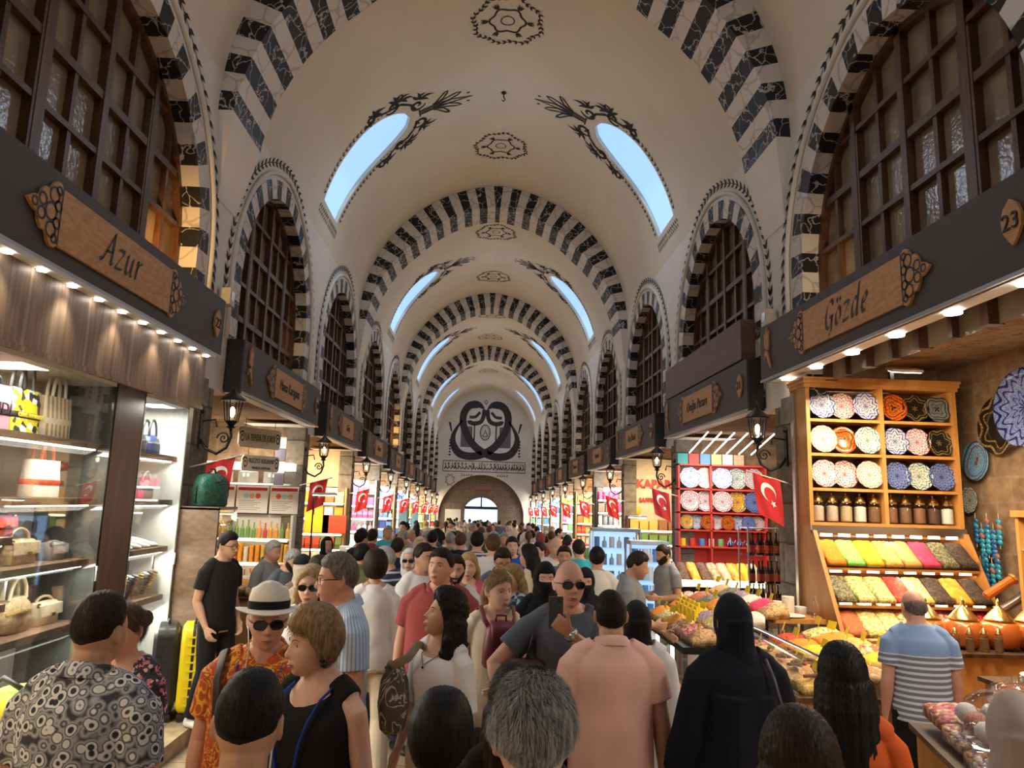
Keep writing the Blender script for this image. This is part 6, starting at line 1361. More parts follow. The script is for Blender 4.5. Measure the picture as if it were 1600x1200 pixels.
def hair_thick(X, Y, Z, style):
    """thickness of the hair over the skull for each direction (negative where skin shows)"""
    az = np.degrees(np.arctan2(np.abs(X), -Y)); z = Z
    if style == 'bald': line = np.interp(az, [0, 70, 95, 115, 180], [2, 2, -.1, -.3, -.62]); top = np.interp(az, [0, 80, 110, 140, 180], [-1, .15, .40, .50, .52]); a = np.minimum((z-line)*7, (top-z)*4); return np.clip(a, -1, 1)*.0035-.0008
    hl = {'short': [.56, .52, .50, .06, -.16, -.60], 'fade': [.56, .52, .50, .20, -.08, -.24], 'buzz': [.52, .50, .48, 0, -.28, -.6], 'long': [.62, .50, .30, -.2, -.6, -.8], 'recede': [.74, .74, .50, .02, -.30, -.62], 'fringe': [.42, .42, .38, -.25, -.62, -.75], 'tied': [.60, .50, .34, .02, -.30, -.62]}[style]
    line = np.interp(az, [0, 30, 55, 82, 108, 180], hl); a = np.clip((z-line)*(4 if style == 'fade' else 8), -1, 1)
    t = {'short': .017, 'fade': .016, 'buzz': .006, 'long': .022, 'recede': .012, 'fringe': .026, 'tied': .009}[style]
    return a*t*np.interp(z, [-.7, -.3, .1, .5, .9, 1], ([.12, .22, .55, .9, 1.1, 1.0] if style in ('short', 'buzz', 'recede') else [.1, .1, .30, .75, 1.1, 1.0] if style == 'fade' else [.4, .5, .65, .85, 1.1, 1.0]))
def strands(mb, M, style, n, length, male, seed, flow=(0, .5, -.7), lift=.45, th=.0011):
    r = np.random.default_rng(seed); d = r.normal(size=(n*3, 3)); d /= np.linalg.norm(d, axis=1)[:, None]
    t = hair_thick(d[:, 0], d[:, 1], d[:, 2], style); kp = t > (.0002+.0024*r.random(len(t)) if style == 'bald' else .001); d = d[kp][:n]; t = t[kp][:n]; n = len(d)
    x, y, z = head_arr(d[:, 0], d[:, 1], d[:, 2], male); p = np.stack([x, y, z], 1)+d*(t*.55)[:, None]
    f = np.array(flow)[None]+d*np.array([.9, .0, 0])+r.normal(size=(n, 3))*.28+(.55*np.stack([np.sin(d[:, 1]*9+d[:, 2]*6), np.sin(d[:, 0]*8+2), np.sin(d[:, 0]*7-d[:, 2]*8)], 1) if style == 'short' else 0); f -= d*(f*d).sum(1)[:, None]; f /= np.linalg.norm(f, axis=1)[:, None]+1e-6
    L_ = (length*r.uniform(.6, 1.3, n)*(np.clip(t/.012, .22, 1) if style in ('short', 'recede', 'fade') else 1))[:, None]; m_ = p+(d*lift+f*.7)*L_*.55+d*.002; e = p+(d*lift*.75+f)*L_
    s = np.cross(f, d); s /= np.linalg.norm(s, axis=1)[:, None]+1e-6; s *= th
    P_ = np.concatenate([p+s, p-s, m_+s*.8, m_-s*.8, e, p-d*.002], 0); A = np.array(M); P_ = P_@A[:3, :3].T+A[:3, 3]
    b = len(mb.v); mb.v += [tuple(q) for q in P_]; i = np.arange(n)
    for q in ((i, i+n, i+3*n, i+2*n), (i+2*n, i+3*n, i+4*n)):
        q = np.stack(q, 1)+b; mb.f += [tuple(w) for w in q.tolist()]; mb.m += [0]*n
SKIN = {}
def skin(name, c):
    if name in SKIN: return SKIN[name]
    m, t, b = nt('skin_'+name); b.inputs['Roughness'].default_value = .48; b.inputs['Specular IOR Level'].default_value = .35
    nz = node(t, 'ShaderNodeTexNoise', i_Scale=7.0, i_Detail=3.0); L(t, coords(t), nz.inputs['Vector'])
    L(t, ramp(t, nz.outputs[0], [(.3, (c[0]*.93, c[1]*.84, c[2]*.80)), (.7, (min(1, c[0]*1.05), c[1]*1.06, c[2]*1.06))]), b.inputs['Base Color'])
    n2 = node(t, 'ShaderNodeTexNoise', i_Scale=220.0); L(t, coords(t), n2.inputs['Vector']); bump(t, b, n2.outputs[0], .08, .002); SKIN[name] = m; return m
skin('fair', (.68, .42, .31)); skin('tan', (.54, .31, .20)); skin('warm', (.60, .35, .24)); skin('red', (.62, .33, .235))
def hairm(name, c, c2=None):
    if 'hair_'+name in MATS: return MATS['hair_'+name]
    m, t, b = nt('hair_'+name); b.inputs['Roughness'].default_value = .5; b.inputs['Specular IOR Level'].default_value = .14; c2 = c2 or sc(c, 1.9)
    nz = node(t, 'ShaderNodeTexNoise', i_Scale=1.0, i_Detail=3.0); L(t, coords(t, (170, 60, 14)), nz.inputs['Vector']); L(t, ramp(t, nz.outputs[0], [(.35, c), (.65, c2)]), b.inputs['Base Color']); bump(t, b, nz.outputs[0], .5, .004); MATS['hair_'+name] = m; return m
hairm('black', (.008, .007, .007)); hairm('darkbrown', (.018, .011, .008)); hairm('brown', (.07, .038, .02), (.13, .075, .04)); hairm('blonde', (.30, .19, .09), (.50, .36, .19)); hairm('sandy', (.15, .09, .045), (.34, .22, .11)); hairm('grey', (.13, .13, .13), (.44, .43, .41)); hairm('silver', (.26, .25, .24), (.46, .45, .43)); hairm('greybrown', (.08, .065, .055), (.24, .21, .18))
def cloth(name, c, rough=.85, var=.08):
    if name in MATS: return MATS[name]
    m, t, b = nt(name); b.inputs['Roughness'].default_value = rough; b.inputs['Specular IOR Level'].default_value = .2; b.inputs['Sheen Weight'].default_value = .04
    nz = node(t, 'ShaderNodeTexNoise', i_Scale=5.0, i_Detail=4.0); L(t, coords(t), nz.inputs['Vector']); L(t, ramp(t, nz.outputs[0], [(.3, sc(c, 1-var)), (.7, sc(c, 1+var))]), b.inputs['Base Color'])
    n2 = node(t, 'ShaderNodeTexNoise', i_Scale=240.0); L(t, coords(t), n2.inputs['Vector']); bump(t, b, n2.outputs[0], .12, .002); MATS[name] = m; return m
eye_w = pm('eye_white', (.52, .47, .43), .25, 0, .02, 30); eye_d = pm('eye_dark', (.03, .018, .012), .15, 0, .1, 60); lens_d = pm('sunglass_lens', (.012, .010, .010), .08, 0, .05, 10); frame_d = pm('glasses_frame', (.02, .018, .018), .3, 0, .05, 10); lips_m = pm('lips', (.42, .16, .13), .45, 0, .06, 30)
def bodydef(P):
    """joints of a figure facing -y, for a standing height of 1.75; scaled by the root"""
    f = P.get('sex', 'm') == 'f'; b = P.get('build', 1.0); J = {}
    if f: T = [(.83, .09, .08, .01), (.90, .168, .118, .012), (.96, .172, .122, .01), (1.05, .140, .103, 0), (1.13, .124, .094, -.002), (1.22, .136, .104, -.008), (1.29, .146, .122, -.014), (1.36, .142, .108, -.006), (1.415, .125, .085, .004), (1.455, .075, .062, .006), (1.49, .05, .052, .004)]; sw, ar = .150, .86
    else: T = [(.83, .10, .09, .008), (.90, .163, .118, .008), (.97, .166, .122, .004), (1.06, .152, .114, 0), (1.16, .152, .115, -.002), (1.27, .168, .124, -.004), (1.36, .172, .116, .002), (1.42, .152, .094, .008), (1.462, .092, .07, .010), (1.495, .06, .06, .006)]; sw, ar = .172, 1.0
    belly = P.get('belly', 0)
    T = [(z, a*(b if z < 1.44 else 1+(b-1)*.4)+belly*.25*G(z-1.05, .14), d*(b if z < 1.44 else 1)+belly*.5*G(z-1.05, .14), y-belly*.4*G(z-1.05, .14)) for z, a, d, y in T]
    A_ = np.array(T); zz = np.append(np.arange(A_[0, 0], A_[-1, 0], .022), A_[-1, 0]); Q = np.stack([np.interp(zz, A_[:, 0], A_[:, i]) for i in (1, 2, 3)], 1)
    for _ in range(5): Q[1:-1] = Q[:-2]*.25+Q[1:-1]*.5+Q[2:]*.25
    T = [(z, *q) for z, q in zip(zz, Q)]
    J['T'] = T; J['sw'] = sw*(.5+.5*b); J['ar'] = ar*(.6+.4*b); J['f'] = f; J['b'] = b
    arms = P.get('arms', (None, None)); J['arm'] = []
    for s, a in zip((1, -1), arms):       # left (+x) then right (-x)
        if a is None: a = ((.16, .03, -1), (.02, -.22, -1))
        u = Vector((a[0][0]*s, a[0][1], a[0][2])).normalized(); w = Vector((a[1][0]*s, a[1][1], a[1][2])).normalized()
        S_ = Vector((s*J['sw'], .008, 1.388)); E_ = S_+u*.285; W_ = E_+w*.245
        J['arm'].append((s, S_, E_, W_, u, w, a[2] if len(a) > 2 else {}))
    st = P.get('stride', .06); lw = .09*(.6+.4*b); J['leg'] = []
    for s in (1, -1):
        k = st*s; J['leg'].append((s, Vector((s*lw, 0, .90)), Vector((s*(lw+.005), -.03-k*.6, .49)), Vector((s*(lw+.005), .02-k*1.4, .085))))
    hy, hp, hr = P.get('head', (0, 0, 0)); J['HM'] = Matrix.Translation((0, -.004, 1.472)) @ Matrix.Rotation(math.radians(hy), 4, 'Z') @ Matrix.Rotation(math.radians(hp), 4, 'X') @ Matrix.Rotation(math.radians(hr), 4, 'Y') @ Matrix.Translation((0, -.022, .131))
    return J
UPT = (0, -1, 0)
def add_hand(mb, W_, w, s, opt, k=1.0):
    n = Vector(opt.get('palm', (-s, 0, 0))); n = (n-w*n.dot(w)).normalized(); l = w.cross(n).normalized(); c = opt.get('curl', .35)
    mb.tube([W_-w*.02, W_+w*.02, W_+w*.055, W_+w*.092], [.026*k, .030*k, .039*k, .036*k], 10, 0, True, up=n, rad2=[.020*k, .017*k, .015*k, .011*k])
    tdir = opt.get('thumb', 1 if (l.y < 0) else -1)
    for i in range(4):
        p = W_+w*.086+l*(.0285-.019*i)*k*tdir; d = w.copy(); q = [p-w*.02, p]
        for j, sl in enumerate((.036, .026, .020)):
            a = c*(1.0, 1.25, .9)[j]*(1+.12*i); d = Matrix.Rotation(a if True else -a, 3, l) @ d if d.cross(n).dot(l) > -9 else d
            # bend towards the palm normal
            q.append(q[-1]+d*sl*k*(.92, 1.05, 1.0, .8)[i])
        mb.tube(q, [.0095*k, .0092*k, .0088*k, .0082*k, .0068*k], 8)
    tp = W_+w*.022+l*.026*k*tdir; d = (w*.75+l*tdir*.65+n*opt.get('tn', .3)).normalized(); d2 = (w*(.9-c*.3)+l*tdir*(.25)+n*(.35+c*.3)).normalized() if not opt.get('thumb_up') else Vector(opt['thumb_up']).normalized()
    mb.tube([tp-d*.015, tp+d*.032*k, tp+d*.032*k+d2*.030*k, tp+d*.032*k+d2*.052*k], [.014*k, .0118*k, .0105*k, .0075*k], 8)
def head_into(mb, M, male, n=(72, 54)):
    X, Y, Z = sphere_dirs(*n); x, y, z = head_arr(X, Y, Z, male); add_grid(mb, x, y, z, M)
    for s in (-1, 1):
        e = MB(); e.ball((0, 0, 0), (.010, .019, .031), 12); R = Matrix.Translation((s*.0745, .016, -.006)) @ Matrix.Rotation(s*-.35, 4, 'Z') @ Matrix.Rotation(-.2, 4, 'X'); mb.add([M @ (R @ Vector(v)) for v in e.v], e.f)
        e = MB(); e.tube([(s*.006+.012*math.cos(a)*0, .017*math.cos(a), .029*math.sin(a)) for a in [2*PI*i/14 for i in range(15)]], .0042, 6, cap=False); mb.add([M @ (R @ Vector(v)) for v in e.v], e.f)
def torso_rings(J, infl, z0, z1, loose=0.0, tilt=0.0, vneck=0.0, n=28, flare=0.0):
    T = J['T']; zs = [z0]+[t[0] for t in T if z0+.012 < t[0] < z1-.012]+[z1]
    A = np.array(T); rings = []; ch = np.interp(1.27, A[:, 0], A[:, 1]); chd = np.interp(1.27, A[:, 0], A[:, 2])
    for z in zs:
        ring = []; tl = tilt*min(1, max(0, (z-1.30)/.14))
        for j in range(n):
            cs, sn = math.cos(2*PI*j/n), math.sin(2*PI*j/n); ze = z+tl*sn-vneck*min(1, max(0, (z-1.36)/.08))*max(0, -sn)**6; zq = max(ze, .93) if z < .9 else ze
            a, d, y = (float(np.interp(zq, A[:, 0], A[:, i])) for i in (1, 2, 3))
            if loose: lw_ = loose*min(1, max(0, (1.33-ze)/.14)); a = a+(ch-a)*lw_ if a < ch else a; d = d+(chd-d)*lw_ if d < chd else d
            e = infl*(1.0 if ze < 1.40 else .85)+flare*max(0, 1.1-ze); ring.append(((a+e)*cs, y+(d+e)*sn, ze))
        rings.append(ring)
    return rings
def traps(mb, J, infl, zcut=9):
    for s in (-1, 1):
        w = J['sw']/.172; pts = [(s*.030, .020, 1.478), (s*.075*w, .016, 1.452), (s*.125*w, .012, 1.425), (s*.160*w, .010, 1.405)]
        if zcut < 9: pts = [p for p in pts if abs(p[0]) > .05]
        mb.tube(pts, [r+infl for r in ([.040, .042, .042, .040] if zcut == 9 else [.042, .042, .040])], 12)
def arm_tube(mb, arm, ar, infl, frac, flat_end=True, loose=0.0, n=14):
    """sleeve or bare arm: frac 0..1 upper arm, 1..2 forearm"""
    s, S_, E_, W_, u, w, o = arm; root = Vector((s*.09, .01, 1.385)); pts = [root, S_+Vector((-s*.022, 0, .002))]; rad = [.050, .054]
    prof_u = [(.10, .0545), (.3, .052), (.55, .048), (.8, .043), (1.0, .040)]; prof_f = [(.12, .0415), (.3, .042), (.55, .036), (.8, .029), (1.0, .026)]
    for f, r in prof_u:
        if f <= min(1, frac)+1e-6: pts.append(S_+u*.285*f); rad.append(r)
    if frac < 1 and frac-max([f for f, r in prof_u if f <= frac+1e-6], default=0) > .02: pts.append(S_+u*.285*frac); rad.append(float(np.interp(frac, [f for f, r in prof_u], [r for f, r in prof_u])))
    if frac > 1:
        for f, r in prof_f:
            if f <= frac-1+1e-6: pts.append(E_+w*.245*f); rad.append(r)
    k = len(pts); mb.tube(pts, [(r*ar+infl+loose*max(0, i-1)/max(1, k-2)) for i, r in enumerate(rad)], n)
def leg_tube(mb, leg, infl, z_end, b=1.0, wide=0.0, n=14):
    s, Hp, K, A_ = leg; pts = [Hp+Vector((-s*.01, 0, .06)), Hp, Hp.lerp(K, .45), K, K.lerp(A_, .3), K.lerp(A_, .7), A_]; r = [.088*b, .094*b, .079*b, .056, .054, .042, .036]
    out, ro = [], []
    for i, (p, q) in enumerate(zip(pts, r)):
        if p.z >= z_end-1e-6: out.append(p); ro.append(max(q, .05 if wide else 0)+infl+wide*max(0, i-2)/4)
    if out[-1].z > z_end+.015 and len(out) < len(pts):
        p, q = out[-1], pts[len(out)]; t = (p.z-z_end)/(p.z-q.z); out.append(p.lerp(q, t)); ro.append(ro[-1]+(max(r[len(out)-1], .05 if wide else 0)+infl+wide-ro[-1])*t)
    mb.tube(out, ro, n, up=UPT)
def eyewear(root, M, kind, male):
    m = MB(); l = MB(); dk = kind == 'sun'
    for s in (-1, 1):
        out = [(s*(.033+.026*math.copysign(abs(math.cos(a))**.7, math.cos(a))), 0, -.001+.018*math.copysign(abs(math.sin(a))**.75, math.sin(a))) for a in [2*PI*i/20 for i in range(20)]]
        y = -.097; P_ = [Vector((x, y+abs(x)*.22, z)) for x, _, z in out]; m.tube(P_+[P_[0]], .0026 if dk else .0018, 5, cap=False)
        if dk: l.add([tuple(p) for p in P_]+[tuple(p+Vector((0, .003, 0))) for p in P_], [tuple(range(20)), tuple(range(39, 19, -1))])
        m.tube([(s*.058, -.083, .006), (s*.074, -.045, .008), (s*.080, .01, .004)], .0024, 5)
    m.tube([(-.009, -.096, .004), (0, -.099, .008), (.009, -.096, .004)], .0022, 5)
    for q, nm, mt in ((m, 'glasses_frame', frame_d), (l, 'glasses_lens', lens_d)):
        if q.v: q.v = [tuple(M @ Vector(v)) for v in q.v]; o = q.build(nm, mt, root, True)
def face(root, M, male, hair_mat, eyes=True):
    if eyes:
        for s in (-1, 1):
            fy = front_y(s*.031, .004, male)
            m = MB(); m.ball((s*.031, fy+.0065, .004), (.0125, .0112, .0076), 12); m.v = [tuple(M @ Vector(v)) for v in m.v]; e = m.build('eye', eye_w, root, True)
            m = MB(); m.ball((s*.031, fy+.0005, .004), (.0062, .0062, .0062), 10); m.v = [tuple(M @ Vector(v)) for v in m.v]; m.build('iris', eye_d, e, True)
            m = MB(); m.tube([(s*.031+.0135*math.cos(a), fy-.0015+.006*abs(math.cos(a)), .0045+.009*math.sin(a)) for a in [PI*.02+PI*.96*i/8 for i in range(9)]], .0017, 5); m.v = [tuple(M @ Vector(v)) for v in m.v]; m.build('eyelid', frame_d, e, True)
    m = MB()
    for s in (-1, 1): b = MB(); b.tube([(s*x, front_y(s*x, z, male)-.001, z) for x, z in ((.013, .0215), (.024, .0275), (.036, .028), (.047, .022))], [.0026, .0036, .0032, .0014] if male else [.0018, .0026, .0022, .001], 6, flat=.7); b.v = [tuple(M @ Vector(v)) for v in b.v]; b.build('eyebrow', hair_mat, root, True)
    m = MB()
    m.tube([(x, front_y(x, z, male)-.0005, z) for x, z in ((-.024, -.0655), (-.012, -.0625), (0, -.0638), (.012, -.0625), (.024, -.0655))], [.001, .0036, .0036, .0036, .001], 6)
    m.tube([(x, front_y(x, z, male)-.0005, z) for x, z in ((-.022, -.0668), (-.010, -.0715), (0, -.0725), (.010, -.0715), (.022, -.0668))], [.001, .0042, .0048, .0042, .001], 6)
    m.v = [tuple(M @ Vector(v)) for v in m.v]; m.build('lips', lips_m, root, True)
def hair_build(root, J, P, vox, near):
    st = P.get('hair', 'short'); M = J['HM']; male = not J['f']; hm = MATS['hair_'+P.get('haircol', 'black')]; m = MB(); X, Y, Z = sphere_dirs(64, 48)
    base = {'short': 'short', 'fade': 'fade', 'buzz': 'buzz', 'recede': 'recede', 'bald': 'bald', 'long': 'long', 'curly': 'long', 'pony': 'tied', 'bob': 'fringe', 'bun': 'tied'}.get(st)
    if base is None: return None
    t = hair_thick(X, Y, Z, base); r = np.random.default_rng(hash(P['label']) % 1000 if False else len(P['label']))
    t = t+np.where(t > .002, .0022*np.sin(X*37+Z*21)*np.sin(Y*33-Z*18), 0)*(0 if st in ('bald', 'buzz') else 1)
    if st == 'curly': t = np.where(t > 0, t*1.9+.008*np.sin(X*29+1)*np.sin(Y*31)*np.sin(Z*27+2), t)
    if st == 'bald': t = t*0-.006
    if st == 'bob': t = np.where(t > 0, t*1.35, t)
    x, y, z = head_arr(X, Y, Z, male); add_grid(m, x+X*t, y+Y*t, z+Z*t, M)
    n_l = P.get('hairlen', .36)
    if st in ('long', 'curly'):
        q = MB()
        for a in np.linspace(-1.45, 1.45, 9):
            px, py = .078*math.sin(a), .020+.075*math.cos(a); L_ = n_l*(1-.12*abs(a)); w = .030 if st == 'long' else .044
            pts = [Vector((px*.6, py*.6, .05)), Vector((px*1.05, py*1.02, -.02)), Vector((px*1.12, py+.02, -.10)), Vector((px*1.18, py+.03, -.10-L_*.45)), Vector((px*1.05, py+.026, -.10-L_*.8)), Vector((px*.9, py+.02, -.10-L_))]
            q.tube(pts, [w*.6, w, w*1.05, w, w*.8, w*.3], 10)
            if st == 'curly':
                for b in range(11): c = pts[0].lerp(pts[4], b/10.0) if b < 3 else pts[2].lerp(pts[4], (b-3)/7.0); q.ball(c+Vector((.030*math.sin(b*2.1+a*5), .026*math.cos(b*1.7+a*3)+.008, .01*math.sin(b*3.3+a))), .026+.008*math.sin(b*4.7+a*9), 8)
        m.add([tuple(M @ Vector(v)) for v in q.v], q.f); me = fuse(m, max(.006, vox), 1)
        v = vget(me); nn = nget(me); vset(me, v+nn*(.0028*np.sin(v[:, 0]*420+6*np.sin(v[:, 2]*14))*np.cos(v[:, 1]*330+5*np.sin(v[:, 2]*11)))[:, None])
        me.materials.clear(); me.materials.append(hm); h = link('hair', me, root)
    else:
        if st == 'pony': q = MB(); q.tube([(0, .09, .04), (0, .135, .03), (0, .155, -.05), (0, .14, -.16), (0, .13, -.22-n_l*.3)], [.022, .026, .034, .028, .006], 10); m.add([tuple(M @ Vector(v)) for v in q.v], q.f)
        if st == 'bun': q = MB(); q.ball((0, .115, .03), (.042, .038, .042), 12); m.add([tuple(M @ Vector(v)) for v in q.v], q.f)
        h = None
    if near and st not in ('curly',):
        s_ = MB() if h else m; ln = {'short': .019, 'fade': .014, 'buzz': .006, 'recede': .018, 'bald': .008, 'bob': .036}.get(st, .03)
        strands(s_, M, base, P.get('strands', 2600), P.get('strand_len', ln), male, len(P['label']), P.get('flow', (0, .45, -.75)), P.get('lift', .35 if st != 'buzz' else .6))
        if h: s_.build('hair_strands', hm, h)
    if h is None: h = m.build('hair', hm, root, True)
    if P.get('beard'):
        tb = np.where((Y < .22) & (Z < -.40+.75*np.clip(np.abs(X)-.42, 0, 1)), .0035, -.004); tb = np.where((np.abs(X) < .28) & (Z > -.66) & (Z < -.50) & (Y < 0), -.003, tb); m = MB(); add_grid(m, x+X*tb, y+Y*tb, z+Z*tb, M); m.build('beard', MATS['hair_'+P.get('beardcol', P.get('haircol', 'black'))], root, True)
    return h
def scarf_build(root, J, P, mat, drape=.30, niqab=False):
    """cloth wound round head and neck, open at the face"""
    M = J['HM']; m = MB(); X, Y, Z = sphere_dirs(56, 44); x, y, z = head_arr(X, Y, Z, False)
    t = np.where((Y < -.2) & (np.abs(X) < .62) & (Z < .66) & (Z > (-.05 if niqab else -1.0)), -.008, .016); 
    if niqab: t = np.where((Y < -.2) & (np.abs(X) < .72) & (Z < .42) & (Z > -.08), -.008, np.where((Y < 0) & (Z <= -.08), .012, .016))
    add_grid(m, x+X*t, y+Y*t*1.15, z+Z*t, M)
    q = MB(); n = 22
    rings = []
    for zz, a, d, yo in ((1.60, .080, .092, .012), (1.55, .083, .090, .006), (1.50, .090, .090, .004), (1.455, .112, .10, .004), (1.41, .155, .118, 0), (1.34, .180, .142, 0), (1.34-drape*.5, .172, .15, 0)):
        if zz < 1.43 and drape < .05: continue
        rings.append([((a+.004*math.sin(5*2*PI*j/n+zz*30))*math.cos(2*PI*j/n), yo+(d+.004*math.sin(4*2*PI*j/n+zz*22))*math.sin(2*PI*j/n), zz+(.03*math.sin(2*PI*j/n) if zz > 1.5 else 0)) for j in range(n)])
    m.loft(rings[::-1]); me = fuse(m, .008, 2); wrinkle(me, .0045, 5, 1.2); me.materials.clear(); me.materials.append(mat); return link('headscarf', me, root)
def person(P):
    """P: label, loc, yaw, H, sex, build, skin, hair, top, bottom ... -> Empty 'person' with body, clothes, hair as children"""
    J = bodydef(P); male = not J['f']; near = P.get('near', False); vox = P.get('vox', .0055 if near else .008); sk = SKIN['skin'] if False else SKIN[P.get('skin', 'fair')]
    k = P.get('H', 1.722)/1.722; x, y = P['loc'][:2]; z0 = P['loc'][2] if len(P['loc']) > 2 else dzy(y)
    root = thing('person', P['label'], 'person', (x, y, z0), math.radians(P.get('yaw', 0)), P.get('group'), k)
    M = J['HM']; ar = J['ar']
    b = MB(); b.loft(torso_rings(J, 0, .83, 1.495, n=22)); hb = M @ Vector((0, .025, -.075)); nr = .058 if male else .046; nr *= (.6+.4*J['b'])
    b.tube([(0, .008, 1.42), (0, .006, 1.485), hb.lerp(Vector((0, .006, 1.485)), .4), hb, M @ Vector((0, .012, -.02))], [nr*1.25, nr*1.02, nr*.98, nr, nr*.9], 14)
    traps(b, J, 0)
    head_into(b, M, male, (72, 54) if near else (48, 36))
    for a in J['arm']: arm_tube(b, a, ar, 0, 2.0); add_hand(b, a[3], a[5], a[0], a[6], 1.0 if male else .88)
    for l in J['leg']: leg_tube(b, l, 0, .085, .6+.4*J['b']); s, _, _, A_ = l; b.tube([A_+Vector((0, .03, -.045)), A_+Vector((0, -.05, -.05)), A_+Vector((s*.01, -.15, -.065))], [.03, .036, .03], 10)
    me = fuse(b, vox, 2, 'body'); me.materials.clear(); me.materials.append(sk); link('body', me, root)
    hm = MATS['hair_'+P.get('haircol', 'black')]
    if P.get('face', near or P.get('showface', False)): face(root, M, male, MATS['hair_'+P.get('browcol', P.get('haircol', 'black'))], P.get('eyewear') != 'sun')
    if P.get('eyewear'): eyewear(root, M, P['eyewear'], male)
    if P.get('scarf'): scarf_build(root, J, P, P['scarf'], P.get('drape', .3), P.get('niqab', False))
    else: hair_build(root, J, P, vox, near)
    # clothes
    tk = P.get('top', 'tee'); tm = P.get('topmat') or cloth('cloth_grey', (.2, .2, .2)); inf = P.get('infl', .016); g = MB(); loose = P.get('loose', .55); hem = P.get('hem', .86)
    zt, tilt, vn, sl = {'tee': (1.478, .026, 0, .62), 'polo': (1.480, .022, .04, .62), 'shirt': (1.480, .022, .06, .66), 'tank': (1.456, .045, .05, .13), 'scoop': (1.444, .060, 0, .60), 'blouse': (1.458, .04, .06, .30), 'long': (1.466, .026, 0, 1.92), 'robe': (1.47, .02, 0, 1.85), 'roll': (1.474, .022, .06, 1.15)}[tk]
    sl = P.get('sleeve', sl); wv = max(vox, .0065)
    if tk == 'robe':
        g.loft(torso_rings(J, .03, .92, zt, .9, tilt, vn)); n = 30; rg = []
        for zz, a, d in ((1.30, .20, .17), (1.1, .215, .185), (.9, .235, .20), (.5, .29, .25), (.06, .34, .30)): rg.append([((a+.012*math.sin(7*2*PI*j/n+zz))*math.cos(2*PI*j/n), (d+.012*math.sin(6*2*PI*j/n+1))*math.sin(2*PI*j/n), zz) for j in range(n)])
        g.loft(rg[::-1])
        traps(g, J, .02, 1)
        for a in J['arm']: arm_tube(g, a, ar, .026, sl, True, .03)
    else:
        g.loft(torso_rings(J, inf, hem, zt, loose, tilt, vn, 28, P.get('flare', 0)))
        traps(g, J, inf*.8, 1)
        for a in J['arm']:
            if sl > .15: arm_tube(g, a, ar, inf*.75, sl, True, P.get('cuff', .012))
            else: pass
    me = fuse(g, wv, 9, 'top'); wrinkle(me, P.get('wrinkle', .0038), len(P['label']), .6); me.materials.clear(); me.materials.append(tm)
    nm_ = {'tee': 't_shirt', 'polo': 'polo_shirt', 'shirt': 'shirt', 'tank': 'sleeveless_top', 'scoop': 't_shirt', 'blouse': 'blouse', 'long': 'long_sleeved_top', 'robe': 'robe', 'roll': 'shirt'}[tk]
    top = link(nm_, me, root)
    if tk in ('polo', 'shirt', 'roll'):
        c = MB(); n = 24; r0 = nr+.010; q = []
        for dz_, dr in ((-.012, .010), (.030, .004), (.033, .008), (.012, .022), (-.012, .030)): q.append([((r0+dr)*math.cos(2*PI*j/n), .004+(r0+dr*1.05)*math.sin(2*PI*j/n), 1.475+dz_+.026*math.sin(2*PI*j/n)-.030*max(0, -math.sin(2*PI*j/n))**5) for j in range(n)])
        c.loft(q, 0, False); c.v = [(x, y, z-.006) for x, y, z in c.v]; c.build('collar', P.get('collarmat', tm), top, True)
        if P.get('yaw_front', True):
            A = np.array(J['T']); bt = MB()
            for zz in (1.40, 1.33) if tk == 'polo' else (1.40, 1.31, 1.22, 1.13, 1.04): yy = float(np.interp(zz, A[:, 0], A[:, 3]))-float(np.interp(zz, A[:, 0], A[:, 2]))-inf-.004; bt = MB(); bt.ball((0, yy, zz), (.006, .003, .006), 8); bt.build('button', white_paint, top, True)
    bk = P.get('bottom', 'trousers'); bmat = P.get('botmat') or cloth('cloth_navy', (.03, .035, .06))
    if tk != 'robe' and bk:
        g = MB(); ze = {'trousers': .10, 'shorts': .52, 'crop': .22, 'wide': .07}[bk]; g.loft(torso_rings(J, .008, .845, P.get('waist', 1.02), .2, 0, 0, 24))
        for l in J['leg']: leg_tube(g, l, .013, ze, .6+.4*J['b'], {'trousers': .012, 'shorts': .02, 'crop': .02, 'wide': .045}[bk])
        me = fuse(g, max(wv, .008), 2, 'trousers'); wrinkle(me, .004, 3, .5); me.materials.clear(); me.materials.append(bmat); link('shorts' if bk == 'shorts' else 'trousers', me, root)
    for s, _, _, A_ in J['leg']:
        c = MB(); c.loft([[(A_.x+s*.008*i/5+w*math.cos(2*PI*j/14), A_.y+yy, max(.0, h*(.5+.5*math.sin(2*PI*j/14)))) for j in range(14)] for i, (yy, w, h) in enumerate(((.075, .022, .06), (.06, .036, .085), (.0, .042, .095), (-.07, .046, .075), (-.14, .046, .055), (-.185, .024, .04)))])
        c.build('shoe', P.get('shoemat', blackl), root, True)
    root['_'] = 0; del root['_']
    return root, J
def on_person(root, mb, name, mat, smooth=True): return mb.build(name, mat, root, smooth)
def lanyard(root, J, mat, zb=1.06, spread=1.0):
    A = np.array(J['T']); m = MB()
    def yf(z, x): a, d, y = (float(np.interp(z, A[:, 0], A[:, i])) for i in (1, 2, 3)); return y-(d+.026)*math.sqrt(max(.1, 1-min(.9, (x/(a+.02))**2)))
    for s in (-1, 1):
        pts = [(s*.02, .085, 1.475), (s*.075, .045, 1.478), (s*.088*spread, -.015, 1.455)]+[(s*.085*spread*(1-(1.42-z)/(1.42-zb))+s*.004, yf(z, .06*(z-zb)/(1.42-zb)), z) for z in np.linspace(1.42, zb, 7)]
        q = MB(); q.tube(pts, .009, 6, flat=.25, up=(0, -1, 0)); m.v += []; b = len(m.v); m.v += q.v; m.f += [tuple(i+b for i in f) for f in q.f]; m.m += q.m
    return m.build('lanyard', mat, root, True)
